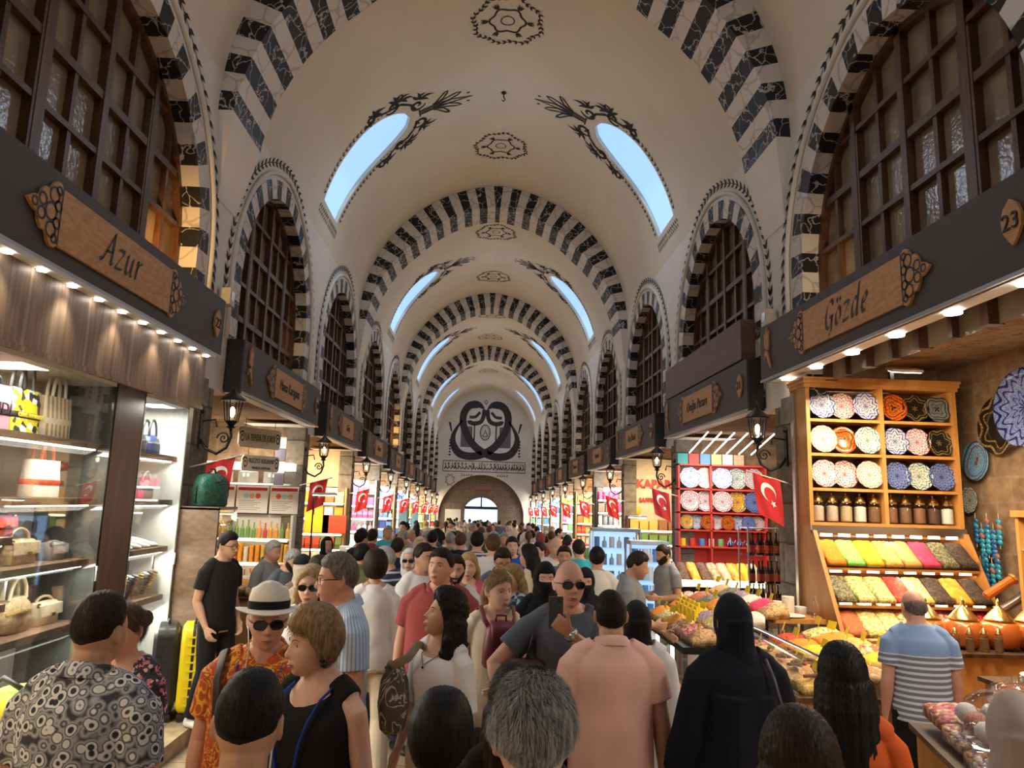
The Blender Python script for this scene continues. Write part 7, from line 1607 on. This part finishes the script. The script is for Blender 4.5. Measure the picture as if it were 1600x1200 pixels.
# ---------------------------------------------------------------- who stands where
def vor(name, fn, scale, bg=None):
    m, t, b = nt(name); b.inputs['Roughness'].default_value = .8; b.inputs['Specular IOR Level'].default_value = .2
    nz = node(t, 'ShaderNodeTexNoise', i_Scale=scale*.5); v = coords(t); L(t, v, nz.inputs['Vector']); mx = node(t, 'ShaderNodeMix', data_type='VECTOR'); mx.inputs[0].default_value = .018; L(t, v, mx.inputs[4]); L(t, nz.outputs['Color'], mx.inputs[5])
    vo = node(t, 'ShaderNodeTexVoronoi', i_Scale=scale); L(t, mx.outputs[1], vo.inputs['Vector']); L(t, ramp(t, vo.outputs['Distance'], fn), b.inputs['Base Color']); return m
circles_m = vor('circle_print', [(0, (.05, .06, .09)), (.20, (.02, .03, .05)), (.26, (.10, .08, .06)), (.30, (.60, .60, .58)), (.44, (.68, .68, .66)), (.50, (.03, .03, .04)), (.6, (.40, .41, .42)), (.8, (.05, .05, .06))], 27)
floral_m = grains('floral_print', [(.02, .02, .03), (.02, .02, .03), (.03, .03, .05), (.55, .16, .20), (.65, .40, .42), (.08, .06, .18)], 70, .8, .05)
def batik(name, c1, c2):
    m, t, b = nt(name); b.inputs['Roughness'].default_value = .8; v = coords(t); nz = node(t, 'ShaderNodeTexNoise', i_Scale=9.0, i_Detail=2.0, i_Distortion=1.6); L(t, v, nz.inputs['Vector'])
    L(t, ramp(t, nz.outputs[0], [(.38, c1), (.455, c1), (.475, c2), (.50, c2), (.52, c1), (.60, sc(c1, .7)), (.625, c2), (.64, c2), (.66, c1)]), b.inputs['Base Color']); return m
batik_m = batik('orange_batik', (.52, .085, .015), (.80, .40, .05))
camo_m = batik('camo_print', (.10, .08, .05), (.55, .45, .35))
def angstripe(name, c1, c2, n, width):
    m, t, b = nt(name); b.inputs['Roughness'].default_value = .85; sp = node(t, 'ShaderNodeSeparateXYZ'); L(t, coords(t), sp.inputs[0]); an = node(t, 'ShaderNodeMath', operation='ARCTAN2'); L(t, sp.outputs[0], an.inputs[0]); L(t, sp.outputs[1], an.inputs[1])
    mu = node(t, 'ShaderNodeMath', operation='MULTIPLY'); L(t, an.outputs[0], mu.inputs[0]); mu.inputs[1].default_value = n/6.2832; fr = node(t, 'ShaderNodeMath', operation='FRACT'); L(t, mu.outputs[0], fr.inputs[0]); L(t, ramp(t, fr.outputs[0], [(0, c1), (width, c2)], 'CONSTANT'), b.inputs['Base Color']); return m
bluestripe_m = angstripe('fine_blue_stripe', (.52, .62, .76), (.24, .36, .56), 90, .62)
navystripe_m = striped('navy_stripe', (.02, .03, .07), (.50, .55, .62), 16, 2, .8, .72)
bwstripe_m = striped('black_white_stripe', (.65, .65, .63), (.03, .03, .035), 24, 2, .8, .5)
def tee_band():
    m, t, b = nt('banded_blue_shirt'); b.inputs['Roughness'].default_value = .85; sp = node(t, 'ShaderNodeSeparateXYZ'); L(t, coords(t), sp.inputs[0]); mu = node(t, 'ShaderNodeMath', operation='MULTIPLY'); L(t, sp.outputs[2], mu.inputs[0]); mu.inputs[1].default_value = 26
    fr = node(t, 'ShaderNodeMath', operation='FRACT'); L(t, mu.outputs[0], fr.inputs[0]); st = ramp(t, fr.outputs[0], [(0, (.16, .19, .26)), (.55, (.62, .64, .68))], 'CONSTANT')
    gt = node(t, 'ShaderNodeMath', operation='GREATER_THAN'); L(t, sp.outputs[2], gt.inputs[0]); gt.inputs[1].default_value = 1.30; mx = node(t, 'ShaderNodeMix', data_type='RGBA'); L(t, gt.outputs[0], mx.inputs[0]); L(t, st, mx.inputs[6]); mx.inputs[7].default_value = (.22, .34, .56, 1); L(t, mx.outputs[2], b.inputs['Base Color']); return m
band_m = tee_band()
plaid_m = grains('plaid_print', [(.02, .03, .05), (.06, .20, .30), (.03, .10, .18), (.4, .5, .55)], 26, .8, .05)
C = lambda n, *c: cloth('cloth_'+n, c)
black_c, white_c, cream_c, grey_c, dgrey_c, navy_c, pink_c, red_c = C('black', .010, .010, .011), C('white', .72, .70, .68), C('cream', .66, .56, .42), C('midgrey', .24, .245, .25), C('slate', .085, .095, .115), C('navy2', .018, .022, .045), C('salmon', .80, .47, .39), C('brickred', .29, .055, .055)
jean_c, khaki_c, olive_c, beige_c, cyan_c, hotpink_c, orange_c, lav_c, brownc = C('jean', .06, .09, .16), C('khaki', .38, .30, .20), C('olive', .14, .13, .07), C('beige', .50, .41, .32), C('cyan', .05, .42, .52), C('hotpink', .62, .10, .20), C('vermilion', .62, .10, .02), C('lavender', .45, .42, .55), C('taupe', .26, .20, .16)
HANG = ((.14, .05, -1), (.04, -.20, -1)); BENT = ((.20, .05, -1), (-.35, -.95, -.05)); PHONE = ((.15, -.25, -1), (-.25, -.8, .45), {'curl': .7})
def pp(px, topy, D, label, extra=.012, **k):
    p = at(px, topy, D); z0 = k.pop('z0', dzy(D)); P = dict(label=label, loc=(p.x, D, z0), H=p.z-z0-extra); P.update(k); return person(P)
# --- nearest row, seen from behind
r, J = pp(156, 925, 2.6, 'dark haired man in a shirt printed with circles, seen from behind, lower left', near=True, yaw=172, hair='fade', haircol='darkbrown', skin='tan', top='shirt', topmat=circles_m, build=1.12, belly=.03, loose=.8, head=(-4, 0, 0), strands=4000, botmat=black_c, infl=.022)
r, J = pp(208, 937, 3.35, 'woman with curly brown hair in a dark floral dress beside the circle printed shirt', near=True, sex='f', yaw=-10, hair='bun', haircol='brown', skin='fair', top='blouse', topmat=floral_m, head=(-14, 4, 0), sleeve=.6, build=.82, botmat=floral_m, bottom='wide')
r, J = pp(391, 1049, 1.84, 'man with cropped black hair seen from behind at the bottom edge, left of centre', near=True, yaw=178, hair='fade', haircol='black', skin='tan', top='tee', topmat=dgrey_c, strands=6000, vox=.005, head=(6, 6, 0), lift=.25, build=.95)
r, J = pp(836, 1056, 1.6, 'man with thick grey hair seen from behind at the bottom edge, in the middle', near=True, yaw=186, hair='short', haircol='grey', skin='fair', top='polo', topmat=navy_c, strands=14000, strand_len=.030, vox=.005, lift=.6, eyewear='clear', head=(-8, 8, 0))
r, J = pp(684, 1088, 2.1, 'child with smooth black hair seen from behind at the bottom edge', near=True, yaw=188, hair='bob', haircol='black', skin='warm', top='tee', topmat=dgrey_c, strands=5000, build=.85, head=(-25, 10, 0), lift=.1)
r, J = pp(806, 1040, 2.4, 'woman with long dark hair hidden behind the grey haired man', near=True, sex='f', yaw=182, hair='long', haircol='darkbrown', skin='warm', top='tee', topmat=black_c)
r, J = pp(748, 1138, 2.95, 'girl with dark ponytail in a lavender top between the two foreground heads', near=True, sex='f', yaw=176, hair='pony', haircol='darkbrown', skin='warm', top='tee', topmat=lav_c, build=.85)
r, J = pp(1250, 1112, 1.68, 'woman with smooth dark brown hair seen from behind at the bottom edge, right of centre', near=True, sex='f', yaw=170, hair='long', hairlen=.3, haircol='darkbrown', skin='warm', top='tee', topmat=black_c, strands=5000, lift=.08)
r, J = pp(1316, 1006, 2.7, 'woman with long straight black hair in an orange top with a dark bag strap', near=True, sex='f', yaw=165, hair='long', hairlen=.46, haircol='black', skin='warm', top='tee', topmat=orange_c, strands=5000, lift=.08, botmat=jean_c)
m = MB(); m.tube([(.16, .06, 1.46), (.10, .14, 1.36), (-.05, .175, 1.18), (-.17, .14, 1.0)], .024, 8, flat=.2, up=(0, 1, 0)); on_person(r, m, 'bag_strap', blackl)
r, J = pp(1588, 1084, 2.15, 'woman in a taupe headscarf at the bottom right corner', near=True, sex='f', yaw=150, scarf=cloth('scarf_taupe', (.40, .31, .26)), top='long', topmat=C('scarf_dress', .30, .24, .21), skin='fair')
# --- the couple
r, J = pp(508, 940, 2.85, 'woman with short sandy hair in a black sleeveless top with a blue lanyard', near=True, sex='f', vox=.005, yaw=-28, build=1.12, hair='bob', haircol='sandy', skin='fair', top='tank', topmat=black_c, botmat=black_c, head=(-30, 4, 0), arms=(((.20, .08, -1), (.05, -.25, -1)), ((.20, .02, -1), (-.1, -.5, -.8))), strands=6000, lift=.25, flow=(.2, .4, -.7), belly=.05, extra=.03)
lanyard(r, J, pm('lanyard_blue', (.02, .07, .42), .6), 1.02)
m = MB(); m.lathe([(.012, -.006), (.012, .006)], J['HM'] @ Vector((.078, .01, -.05)), 10, axis=(1, 0, 0)); m.lathe([(.013, -.006), (.013, .006)], J['HM'] @ Vector((.078, .012, -.066)), 10, axis=(1, 0, 0)); on_person(r, m, 'earring', iron)
m = MB(); m.tube([(-.03, -.17, 1.34), (-.05, -.175, 1.25), (-.055, -.18, 1.1), (-.045, -.185, 1.0)], .004, 6); on_person(r, m, 'earphone_cord', white_paint)
m = MB(); m.box((-.03, -.195, .99), (.045, .02, .075)); on_person(r, m, 'audio_receiver', frame_d, None)
r, J = pp(424, 902, 3.22, 'older man in a white hat, sunglasses and an orange patterned shirt', near=True, vox=.005, yaw=4, build=1.12, hair='bald', haircol='silver', skin='red', top='shirt', topmat=batik_m, eyewear='sun', head=(14, 3, 0), belly=.07, loose=.8, infl=.022, extra=.055, arms=(HANG, ((.22, .08, -1), (.02, -.3, -1))))
M_ = J['HM']; h = MB(); n = 36
R_ = lambda a, k: (a*(1+k*.0), a)
prof = [(.082, .100, .045), (.086, .104, .07), (.083, .100, .10), (.074, .092, .135), (.060, .078, .150), (.03, .05, .146), (.005, .01, .140)]
h.loft([[(a*math.cos(2*PI*j/n), .008+d*math.sin(2*PI*j/n), z-.012*(1 if i > 3 else 0)*math.cos(2*2*PI*j/n)) for j in range(n)] for i, (a, d, z) in enumerate(prof)])
h.loft([[(a*math.cos(2*PI*j/n), .008+d*math.sin(2*PI*j/n), z+.020*abs(math.cos(2*PI*j/n))**2*(a > .1)-.012*(a > .1)) for j in range(n)] for a, d, z in ((.080, .098, .044), (.135, .150, .044), (.137, .152, .048), (.082, .100, .052))])
h.v = [tuple(M_ @ Matrix.Rotation(-.10, 4, 'X') @ Vector(v)) for v in h.v]; hat = on_person(r, h, 'hat', pm('hat_white', (.78, .74, .64), .7, 0, .04, 60, .1), 50)
h = MB(); h.loft([[(a*math.cos(2*PI*j/n), .008+d*math.sin(2*PI*j/n), z) for j in range(n)] for a, d, z in ((.0875, .1055, .052), (.0885, .1065, .085))], 0, False); h.v = [tuple(M_ @ Matrix.Rotation(-.10, 4, 'X') @ Vector(v)) for v in h.v]; h.build('hat_band', black_c, hat, True)
lanyard(r, J, MATS['lanyard_blue'], 1.12)
m = MB(); m.tube([M_ @ Vector((-.078, -.01, -.02)), M_ @ Vector((-.07, -.06, -.09)), (-.05, -.14, 1.36), (-.03, -.18, 1.22)], .003, 5); on_person(r, m, 'earphone_cord', white_paint)
m = MB(); m.tube([(-.15, .10, 1.44), (-.165, -.02, 1.475), (-.16, -.12, 1.38), (-.14, -.16, 1.2)], .022, 8, flat=.25, up=(0, -1, 0)); on_person(r, m, 'shoulder_strap', pm('strap_dark', (.035, .025, .02), .6))
# --- second rank, facing us
r, J = pp(541, 862, 3.9, 'tall man with grey-brown hair and glasses in a pale blue striped shirt, looking left', near=True, yaw=-62, hair='short', haircol='greybrown', skin='red', top='shirt', topmat=bluestripe_m, eyewear='clear', head=(-14, 4, 0), botmat=khaki_c, loose=.7, strands=3000, belly=.02)
lanyard(r, J, pm('lanyard_navy', (.02, .03, .12), .6), 1.08)
r, J = pp(489, 882, 4.6, 'woman with long blonde hair and sunglasses beside the man in the striped shirt', near=True, sex='f', yaw=2, hair='long', hairlen=.22, haircol='blonde', skin='fair', top='shirt', topmat=angstripe('white_pin', (.74, .70, .66), (.42, .40, .40), 50, .8), eyewear='sun', browcol='sandy'); lanyard(r, J, MATS['lanyard_navy'], 1.15)
r, J = pp(690, 856, 5.1, 'heavy man in a brick red polo shirt looking up to the left', near=True, yaw=-8, build=1.16, belly=.07, hair='short', haircol='darkbrown', skin='red', top='polo', topmat=red_c, head=(-14, -8, 0), botmat=jean_c, loose=.7, infl=.022, strands=2500, arms=(((.22, .1, -1), (.05, -.15, -1)), ((.25, .1, -1), (.05, -.2, -1))))
r, J = pp(693, 916, 3.85, 'woman with curly black hair and white top, looking up to the left', near=True, sex='f', vox=.005, yaw=-40, hair='curly', hairlen=.20, haircol='black', skin='warm', top='scoop', topmat=C('white_knit', .76, .73, .70), botmat=cream_c, bottom='trousers', head=(-34, -16, 0), sleeve=.92, waist=1.04, hem=.93, arms=(((.18, .02, -1), (.03, -.12, -1)), ((.22, .05, -1), (.10, -.35, -1))), extra=.035)
m = MB(); A_ = [(-.075, .0, 1.462), (-.055, -.09, 1.41), (0, -.135, 1.365), (.055, -.09, 1.41), (.075, .0, 1.462)]; m.tube(A_, .0022, 5); m.ball((0, -.138, 1.355), (.008, .004, .008), 8); on_person(r, m, 'necklace', iron)
pos = r.location; bg = thing('shoulder_bag', 'patterned brown and olive shoulder bag on the hip of the woman in the white top', 'bag', (pos.x-.225, pos.y-.02, .26), 0)
m = MB(); n = 16; m.loft([[(a*math.cos(2*PI*j/n), d*math.sin(2*PI*j/n)+.01*math.sin(3*2*PI*j/n), z) for j in range(n)] for z, a, d in ((.68, .03, .04), (.71, .062, .07), (.82, .080, .08), (.93, .07, .07), (1.02, .04, .04))]); m.build('body', camo_m, bg, True)
m = MB(); m.tube([(-.04, 0, .98), (.0, -.06, 1.02), (.07, -.085, 1.06), (.115, -.03, 1.115), (.13, .06, 1.09)], .022, 8, flat=.22, up=(0, -1, 0)); m.build('strap', pm('strap_olive', (.28, .24, .14), .8), bg, True)
r, J = pp(776, 886, 4.6, 'woman in a cream blouse and cream trousers wearing a burgundy rucksack on her front', near=True, sex='f', vox=.005, yaw=10, hair='pony', hairlen=.2, haircol='sandy', browcol='brown', skin='fair', top='blouse', topmat=C('cream_blouse', .66, .56, .42), botmat=C('cream_trouser', .68, .60, .47), head=(22, 4, 0), sleeve=.35, hem=.80, flare=.08, arms=(((.16, -.0, -1), (-.75, -.70, -.22), {'curl': .45, 'palm': (0, 1, 0)}), ((.28, .1, -1), (-.1, -.4, -.8))), extra=.02)
burg = leather('leather_burgundy', (.13, .012, .022)); pos = r.location; rz_ = r.rotation_euler.z; bp_ = thing('rucksack', 'burgundy leather rucksack worn on the front of the woman in cream', 'bag', (pos.x, pos.y, .11), rz_, None, r.scale.x)
n = 20; q = lambda a, d, z, y: [(a*math.copysign(abs(math.cos(2*PI*j/n))**.6, math.cos(2*PI*j/n)), y+d*math.copysign(abs(math.sin(2*PI*j/n))**.6, math.sin(2*PI*j/n)), z) for j in range(n)]
m = MB(); m.loft([q(.10, .05, 1.06, -.19), q(.112, .06, 1.08, -.195), q(.108, .062, 1.18, -.195), q(.09, .055, 1.28, -.19), q(.065, .04, 1.31, -.185)]); m.build('body', burg, bp_, True)
m = MB(); m.loft([q(.065, .01, 1.20, -.260), q(.07, .012, 1.27, -.25), q(.066, .05, 1.325, -.19)]); m.build('flap', burg, bp_, True); m = MB(); m.tube([(-.035, -.18, 1.31), (-.03, -.19, 1.36), (.03, -.19, 1.36), (.035, -.18, 1.31)], .008, 6); m.build('handle', burg, bp_, True)
for s in (-1, 1): m = MB(); m.tube([(s*.06, -.18, 1.27), (s*.095, -.14, 1.33), (s*.105, -.05, 1.395), (s*.12, .05, 1.36)], .015, 8, flat=.3, up=(0, -1, 0)); m.build('strap', burg, bp_, True)
m = MB(); W_ = J['arm'][0][3]; f_ = J['arm'][0][5]; m.lathe([(.034, -.011), (.034, .011)], W_-f_*.01, 14, axis=tuple(f_)); on_person(r, m, 'watch', blackl)
r, J = pp(889, 874, 4.05, 'bald man in sunglasses and a dark grey t-shirt holding up a phone', near=True, vox=.005, yaw=6, build=1.1, belly=.03, hair='bald', haircol='silver', browcol='grey', skin='red', top='tee', topmat=dgrey_c, eyewear='sun', head=(2, -2, 0), botmat=black_c, loose=.75, infl=.022, extra=.006,
          arms=(((-.22, -.85, -.48), (-1.0, -.30, .85), {'curl': 1.15, 'palm': (-.3, 1, .35), 'thumb_up': (0, -.1, 1)}), ((.80, -.12, -.72), (-.30, -.72, -.75), {'curl': .9})))
W_ = r.matrix_basis @ (J['arm'][0][3]+J['arm'][0][5]*.09+Vector((0, -.0, .0))); ph = thing('phone', 'black phone held upright in the fist of the bald man', 'phone', (W_.x-.0, W_.y+.012, W_.z-.02), .15); m = MB(); m.bx(-.037, .037, -.005, .005, -.02, .135); m.build('body', frame_d, ph); m = MB(); m.ball((.018, -.007, .115), (.008, .003, .008), 8); m.build('camera_lens', lens_d, ph, True)
m = MB(); W_ = J['arm'][0][3]; f_ = J['arm'][0][5]; m.lathe([(.036, -.012), (.036, .012)], W_-f_*.02, 14, axis=tuple(f_)); m.lathe([(.022, 0), (.022, .012)], W_-f_*.02+Vector((.0, -.034, 0)), 14, axis=(0, -1, 0)); on_person(r, m, 'watch', steel)
m = MB(); W_ = J['arm'][1][3]; f_ = J['arm'][1][5]; m.lathe([(.033, -.004), (.033, .004)], W_-f_*.02, 14, axis=tuple(f_)); on_person(r, m, 'bracelet', steel)
pos = r.location; bk = thing('rucksack', 'dark red and black rucksack hanging on the front of the bald man', 'bag', (pos.x-.24, pos.y-.10, 0), .1); m = MB(); m.loft([q(.11, .05, .92, -.05), q(.125, .07, .95, -.05), q(.12, .07, 1.2, -.05), q(.08, .04, 1.29, -.04)]); m.build('body', pm('ruck_darkred', (.06, .012, .016), .7), bk, True); m = MB(); m.tube([(0, -.03, 1.27), (.04, -.0, 1.40), (.08, .08, 1.46)], .02, 8, flat=.3); m.build('strap', blackl, bk, True)
# --- backs, right of centre
r, J = pp(955, 920, 3.6, 'broad man in a salmon pink polo shirt seen from behind', near=True, vox=.005, yaw=180, build=1.12, hair='buzz', haircol='darkbrown', skin='warm', top='polo', topmat=pink_c, botmat=C('stone_grey', .30, .29, .28), loose=.85, infl=.024, strands=8000, yaw_front=False, arms=(((.24, .06, -1), (.06, -.1, -1)), ((.24, .06, -1), (.06, -.1, -1))))
r, J = pp(996, 939, 4.2, 'woman in a black headscarf and loose white shirt half hidden behind the pink polo shirt', near=True, sex='f', yaw=176, scarf=black_c, drape=.0, top='long', topmat=white_c, build=1.1, infl=.04, hem=.72, loose=1, botmat=lav_c, bottom='wide')
r, J = pp(1147, 929, 3.45, 'woman in dark headscarf and long black robe, from behind, with thin bag strap', near=True, sex='f', yaw=184, scarf=cloth('abaya_navy', (.006, .007, .014)), drape=.16, top='robe', topmat=cloth('abaya_navy', (.006, .007, .014)), build=1.2, skin='warm', arms=(((.26, .0, -1), (.10, -.3, -1)), ((.26, .0, -1), (.10, -.3, -1))))
m = MB(); m.tube([(-.10, .10, 1.46), (-.115, .155, 1.38), (-.16, .20, 1.16), (-.20, .22, .95), (-.21, .21, .80)], .010, 6, flat=.3, up=(0, 1, 0)); on_person(r, m, 'bag_strap', blackl); m = MB(); m.box((-.155, .207, 1.17), (.03, .008, .03)); m.box((-.205, .225, .86), (.03, .008, .03)); on_person(r, m, 'strap_buckle', steel, None)
r, J = pp(1430, 921, 4.74, 'balding man in a blue t-shirt with white stripes looking at the spice racks', near=True, yaw=168, build=1.03, belly=.02, hair='bald', haircol='greybrown', skin='red', top='tee', topmat=band_m, botmat=black_c, loose=.8, infl=.022, extra=.004, strands=7000, head=(6, 8, 0))
r, J = pp(352, 829, 6.6, 'young man in black t-shirt and black trousers standing on the left step, hand in pocket', near=True, yaw=62, hair='short', haircol='black', skin='tan', top='tee', topmat=black_c, botmat=black_c, eyewear='clear', head=(12, 8, 0), shoemat=shoe_w, z0=STEPH, strands=1500, build=.96, arms=(((.16, .12, -1), (-.18, -.55, -.85)), ((.16, .12, -1), (-.10, -.45, -.88))))
# --- third rank
T3 = [(985, 858, 6.6, 'young man in a grey polo shirt reaching over the counter on the right', dict(yaw=75, haircol='darkbrown', skin='tan', top='polo', topmat=grey_c, botmat=black_c, arms=(((.1, -.3, -1), (-.1, -.9, -.5)), BENT), head=(0, 18, 0))),
 (1041, 850, 8.95, 'bearded stallholder in a grey polo shirt behind the spice display', dict(yaw=-70, haircol='darkbrown', skin='tan', top='polo', topmat=grey_c, botmat=olive_c, beard=True, arms=(BENT, BENT), head=(0, 10, 0))),
 (933, 854, 7.6, 'person in a white printed t-shirt seen from behind, right of the aisle', dict(yaw=168, haircol='black', skin='tan', topmat=white_c, botmat=jean_c)),
 (905, 843, 9.2, 'person in a turquoise t-shirt seen from behind in the aisle', dict(yaw=185, haircol='darkbrown', topmat=cyan_c)),
 (851, 877, 5.4, 'woman in a black face veil left of the bald man', dict(sex='f', yaw=5, scarf=cloth('veil_black', (.006, .006, .008)), niqab=True, top='robe', topmat=cloth('veil_black', (.006, .006, .008)), face=True)),
 (914, 886, 5.95, 'woman in a navy face veil right of the bald man', dict(sex='f', yaw=-5, scarf=cloth('veil_navy', (.010, .011, .022)), niqab=True, top='robe', topmat=cloth('veil_navy', (.010, .011, .022)), face=True)),
 (806, 881, 6.15, 'woman with loose sandy hair in a dark plaid shirt', dict(sex='f', yaw=-55, hair='long', hairlen=.14, haircol='sandy', topmat=plaid_m, top='shirt', face=True)),
 (784, 851, 7.0, 'man with a moustache and glasses in a blue-grey shirt looking down', dict(yaw=8, haircol='darkbrown', skin='tan', top='shirt', topmat=C('bluegrey', .10, .14, .24), eyewear='clear', head=(0, 22, 0), face=True)),
 (712, 866, 5.9, 'bearded man in a white t-shirt behind the red polo shirt', dict(yaw=4, haircol='darkbrown', skin='tan', topmat=white_c, beard=True, face=True)),
 (733, 863, 6.5, 'woman with long blonde hair in a bright pink top', dict(sex='f', yaw=-4, hair='long', hairlen=.2, haircol='blonde', browcol='brown', topmat=hotpink_c, top='scoop', face=True)),
 (660, 848, 6.5, 'man with short dark hair in a white t-shirt looking left', dict(yaw=40, haircol='darkbrown', skin='tan', topmat=white_c, face=True, head=(10, 0, 0))),
 (640, 856, 7.6, 'woman in a white headscarf and sunglasses', dict(sex='f', yaw=0, scarf=white_c, eyewear='sun', top='long', topmat=black_c, face=True)),
 (612, 852, 6.8, 'grey haired man in a navy polo shirt with pale stripes', dict(yaw=-105, haircol='silver', skin='red', top='polo', topmat=navystripe_m, botmat=navy_c, arms=(BENT, BENT), head=(0, 14, 0))),
 (588, 861, 5.7, 'woman with dark hair in a white blouse seen from behind', dict(sex='f', yaw=190, hair='bob', haircol='darkbrown', topmat=white_c, top='long', botmat=cream_c, skin='tan')),
 (565, 849, 7.6, 'man with dark hair in an olive shirt behind the white blouse', dict(yaw=150, haircol='black', skin='tan', top='shirt', topmat=olive_c)),
 (422, 842, 8.2, 'grey haired stallholder in a grey shirt at the left sweets counter', dict(yaw=70, haircol='silver', skin='red', topmat=C('stallgrey', .20, .20, .21), top='shirt', botmat=black_c, head=(0, 12, 0))),
 (452, 853, 7.7, 'man with grey hair and dark beard bending over the left sweets counter', dict(yaw=50, haircol='grey', skin='tan', topmat=dgrey_c, beard=True, beardcol='darkbrown', head=(0, 26, 0), arms=(BENT, BENT))),
 (474, 868, 6.7, 'person in a beige hood and black cap at the left counter', dict(sex='f', yaw=200, scarf=beige_c, drape=.2, top='long', topmat=C('drab', .17, .15, .10))),
 (500, 872, 6.3, 'person with dark curly hair before the left counter', dict(sex='f', yaw=205, hair='curly', hairlen=.06, haircol='darkbrown', topmat=brownc, top='long')),
 (511, 838, 10.2, 'woman in a black headscarf and white top at the third left shop', dict(sex='f', yaw=30, scarf=black_c, drape=0, top='long', topmat=white_c, face=True)),
 (621, 840, 9.0, 'man in a dark navy shirt walking away on the left', dict(yaw=170, haircol='darkbrown', topmat=navy_c)),
 (746, 830, 9.2, 'person in a black and white striped top seen from behind in mid aisle', dict(yaw=180, haircol='black', topmat=bwstripe_m, top='long')),
 (771, 834, 8.2, 'person in a white top with a dark diagonal strap seen from behind', dict(yaw=178, haircol='brown', topmat=white_c)),
 (830, 850, 7.7, 'woman with long dark hair in a pale floral top', dict(sex='f', yaw=-120, hair='long', hairlen=.3, haircol='black', topmat=cream_c)),
 (845, 846, 9.8, 'child in a red top in the crowd', dict(yaw=-60, haircol='darkbrown', topmat=red_c)),
 (868, 838, 8.8, 'bald man in a white shirt farther down the aisle', dict(yaw=10, hair='bald', haircol='grey', topmat=white_c, top='shirt', face=True)),
 (882, 852, 8.2, 'man with short dark hair in a blue-grey shirt beside the veiled women', dict(yaw=-6, haircol='darkbrown', skin='tan', top='shirt', topmat=C('steelblue', .14, .19, .27), face=True)),
 (676, 829, 11.2, 'man in a black shirt with dark hair, left of the striped top', dict(yaw=175, haircol='black', topmat=black_c, build=1.1)),
 (656, 838, 9.7, 'person in a cream headscarf in the middle of the aisle', dict(sex='f', yaw=10, scarf=cream_c, top='long', topmat=cream_c, face=True)),
 (720, 832, 10.5, 'man in a navy t-shirt with a child beside him', dict(yaw=170, haircol='brown', topmat=navy_c)),
 (800, 838, 9.5, 'man in a bright blue t-shirt in the aisle', dict(yaw=5, haircol='darkbrown', topmat=C('royal', .03, .10, .40), face=True))]
for px_, tp, D, lb, kw in T3:
    r, J = pp(px_, tp, D, lb, vox=.009 if D > 6.4 else .0075, **kw)
    if 'black cap' in lb:
        c = MB(); X, Y, Z = sphere_dirs(28, 20); x, y, z = head_arr(X, Y, Z, True); t = np.where(Z > .25, .03, -.02); add_grid(c, x+X*t, y+Y*t, z+Z*t, J['HM']); c.tube([J['HM'] @ Vector((-.05, -.11, .04)), J['HM'] @ Vector((0, -.16, .035)), J['HM'] @ Vector((.05, -.11, .04))], .03, 8, flat=.2); c.build('cap', black_c, r, True)
    if 'diagonal strap' in lb: m = MB(); m.tube([(-.12, .09, 1.46), (-.03, .15, 1.3), (.14, .13, 1.05)], .02, 8, flat=.3); on_person(r, m, 'strap', blackl)
# --- the far crowd: a few figures, copied with other colours
tops = [white_c, black_c, navy_c, grey_c, cream_c, dgrey_c, red_c, lav_c, khaki_c, cyan_c, beige_c, white_c, black_c]; tn_ = ['white', 'black', 'navy', 'grey', 'cream', 'charcoal', 'red', 'lavender', 'khaki', 'turquoise', 'beige', 'white', 'black']
hcs = ['black', 'darkbrown', 'brown', 'grey', 'black', 'blonde', 'darkbrown', 'silver']; protos = []
base_top = cloth('cloth_crowd', (.3, .3, .3)); base_bot = cloth('cloth_crowd_low', (.05, .06, .08))
for i in range(7):
    f = i % 2; kw = dict(label='distant person in the far crowd', loc=(0, 60, -1.2), H=1.72-.08*f, sex='mf'[f], yaw=0, hair=['short', 'long', 'short', 'bob', 'recede', 'pony', 'buzz'][i], haircol='black', topmat=base_top, botmat=base_bot, top=['tee', 'tee', 'shirt', 'long', 'polo', 'scoop', 'tee'][i], vox=.014, arms=[(HANG, HANG), (BENT, HANG), (HANG, BENT)][i % 3], stride=.14, face=(i in (0, 1, 4)))
    if i == 3: kw['scarf'] = base_top
    r, J = person(kw); protos.append(r)
rr = random.Random(11); placed = [(at(q[0], q[1], q[2]).x, q[2]) for q in T3]; cnt = 0; num = {}; D = 8.9
while D < 46:
    D += .36 if D < 22 else .55
    for _ in range(2):
        x = rr.uniform(-1.95, 2.1 if D > 15 else 1.75); y = D+rr.uniform(-.3, .3)
        if D < 10.5 and -1.4 < x < 1.6: continue
        if any((x-a)**2+(y-b)**2 < .56**2 for a, b in placed): continue
        placed.append((x, y)); c = rr.randrange(len(tops)); pr = protos[cnt % 7] if cnt >= 7 else protos[cnt]; hc = rr.choice(hcs)
        mats = {base_top.name: tops[c], base_bot.name: rr.choice([jean_c, black_c, khaki_c, navy_c, cream_c]), 'hair_black': MATS['hair_'+hc], 'skin_fair': SKIN[rr.choice(['fair', 'tan', 'warm', 'red'])]}
        num[tn_[c]] = num.get(tn_[c], 0)+1; lb = 'distant person in a %s top, %s nearest of the %s tops in the crowd' % (tn_[c], ORD[num[tn_[c]]-1], tn_[c]); yw = math.radians(rr.choice([0, 180, 180, 170, 190, 20, -20, 150, -150, 90, -90]))
        q = dup(pr, (x, y, dzy(y)), yw, lb, 'far crowd walking through the bazaar', mats); q.scale = tuple(s*rr.uniform(.95, 1.05) for s in [pr.scale.x])*3; cnt += 1
def remove_tree(o):
    for ch in KIDS.get(o.name, []): remove_tree(ch)
    bpy.data.objects.remove(o)
for p_ in protos: remove_tree(p_)
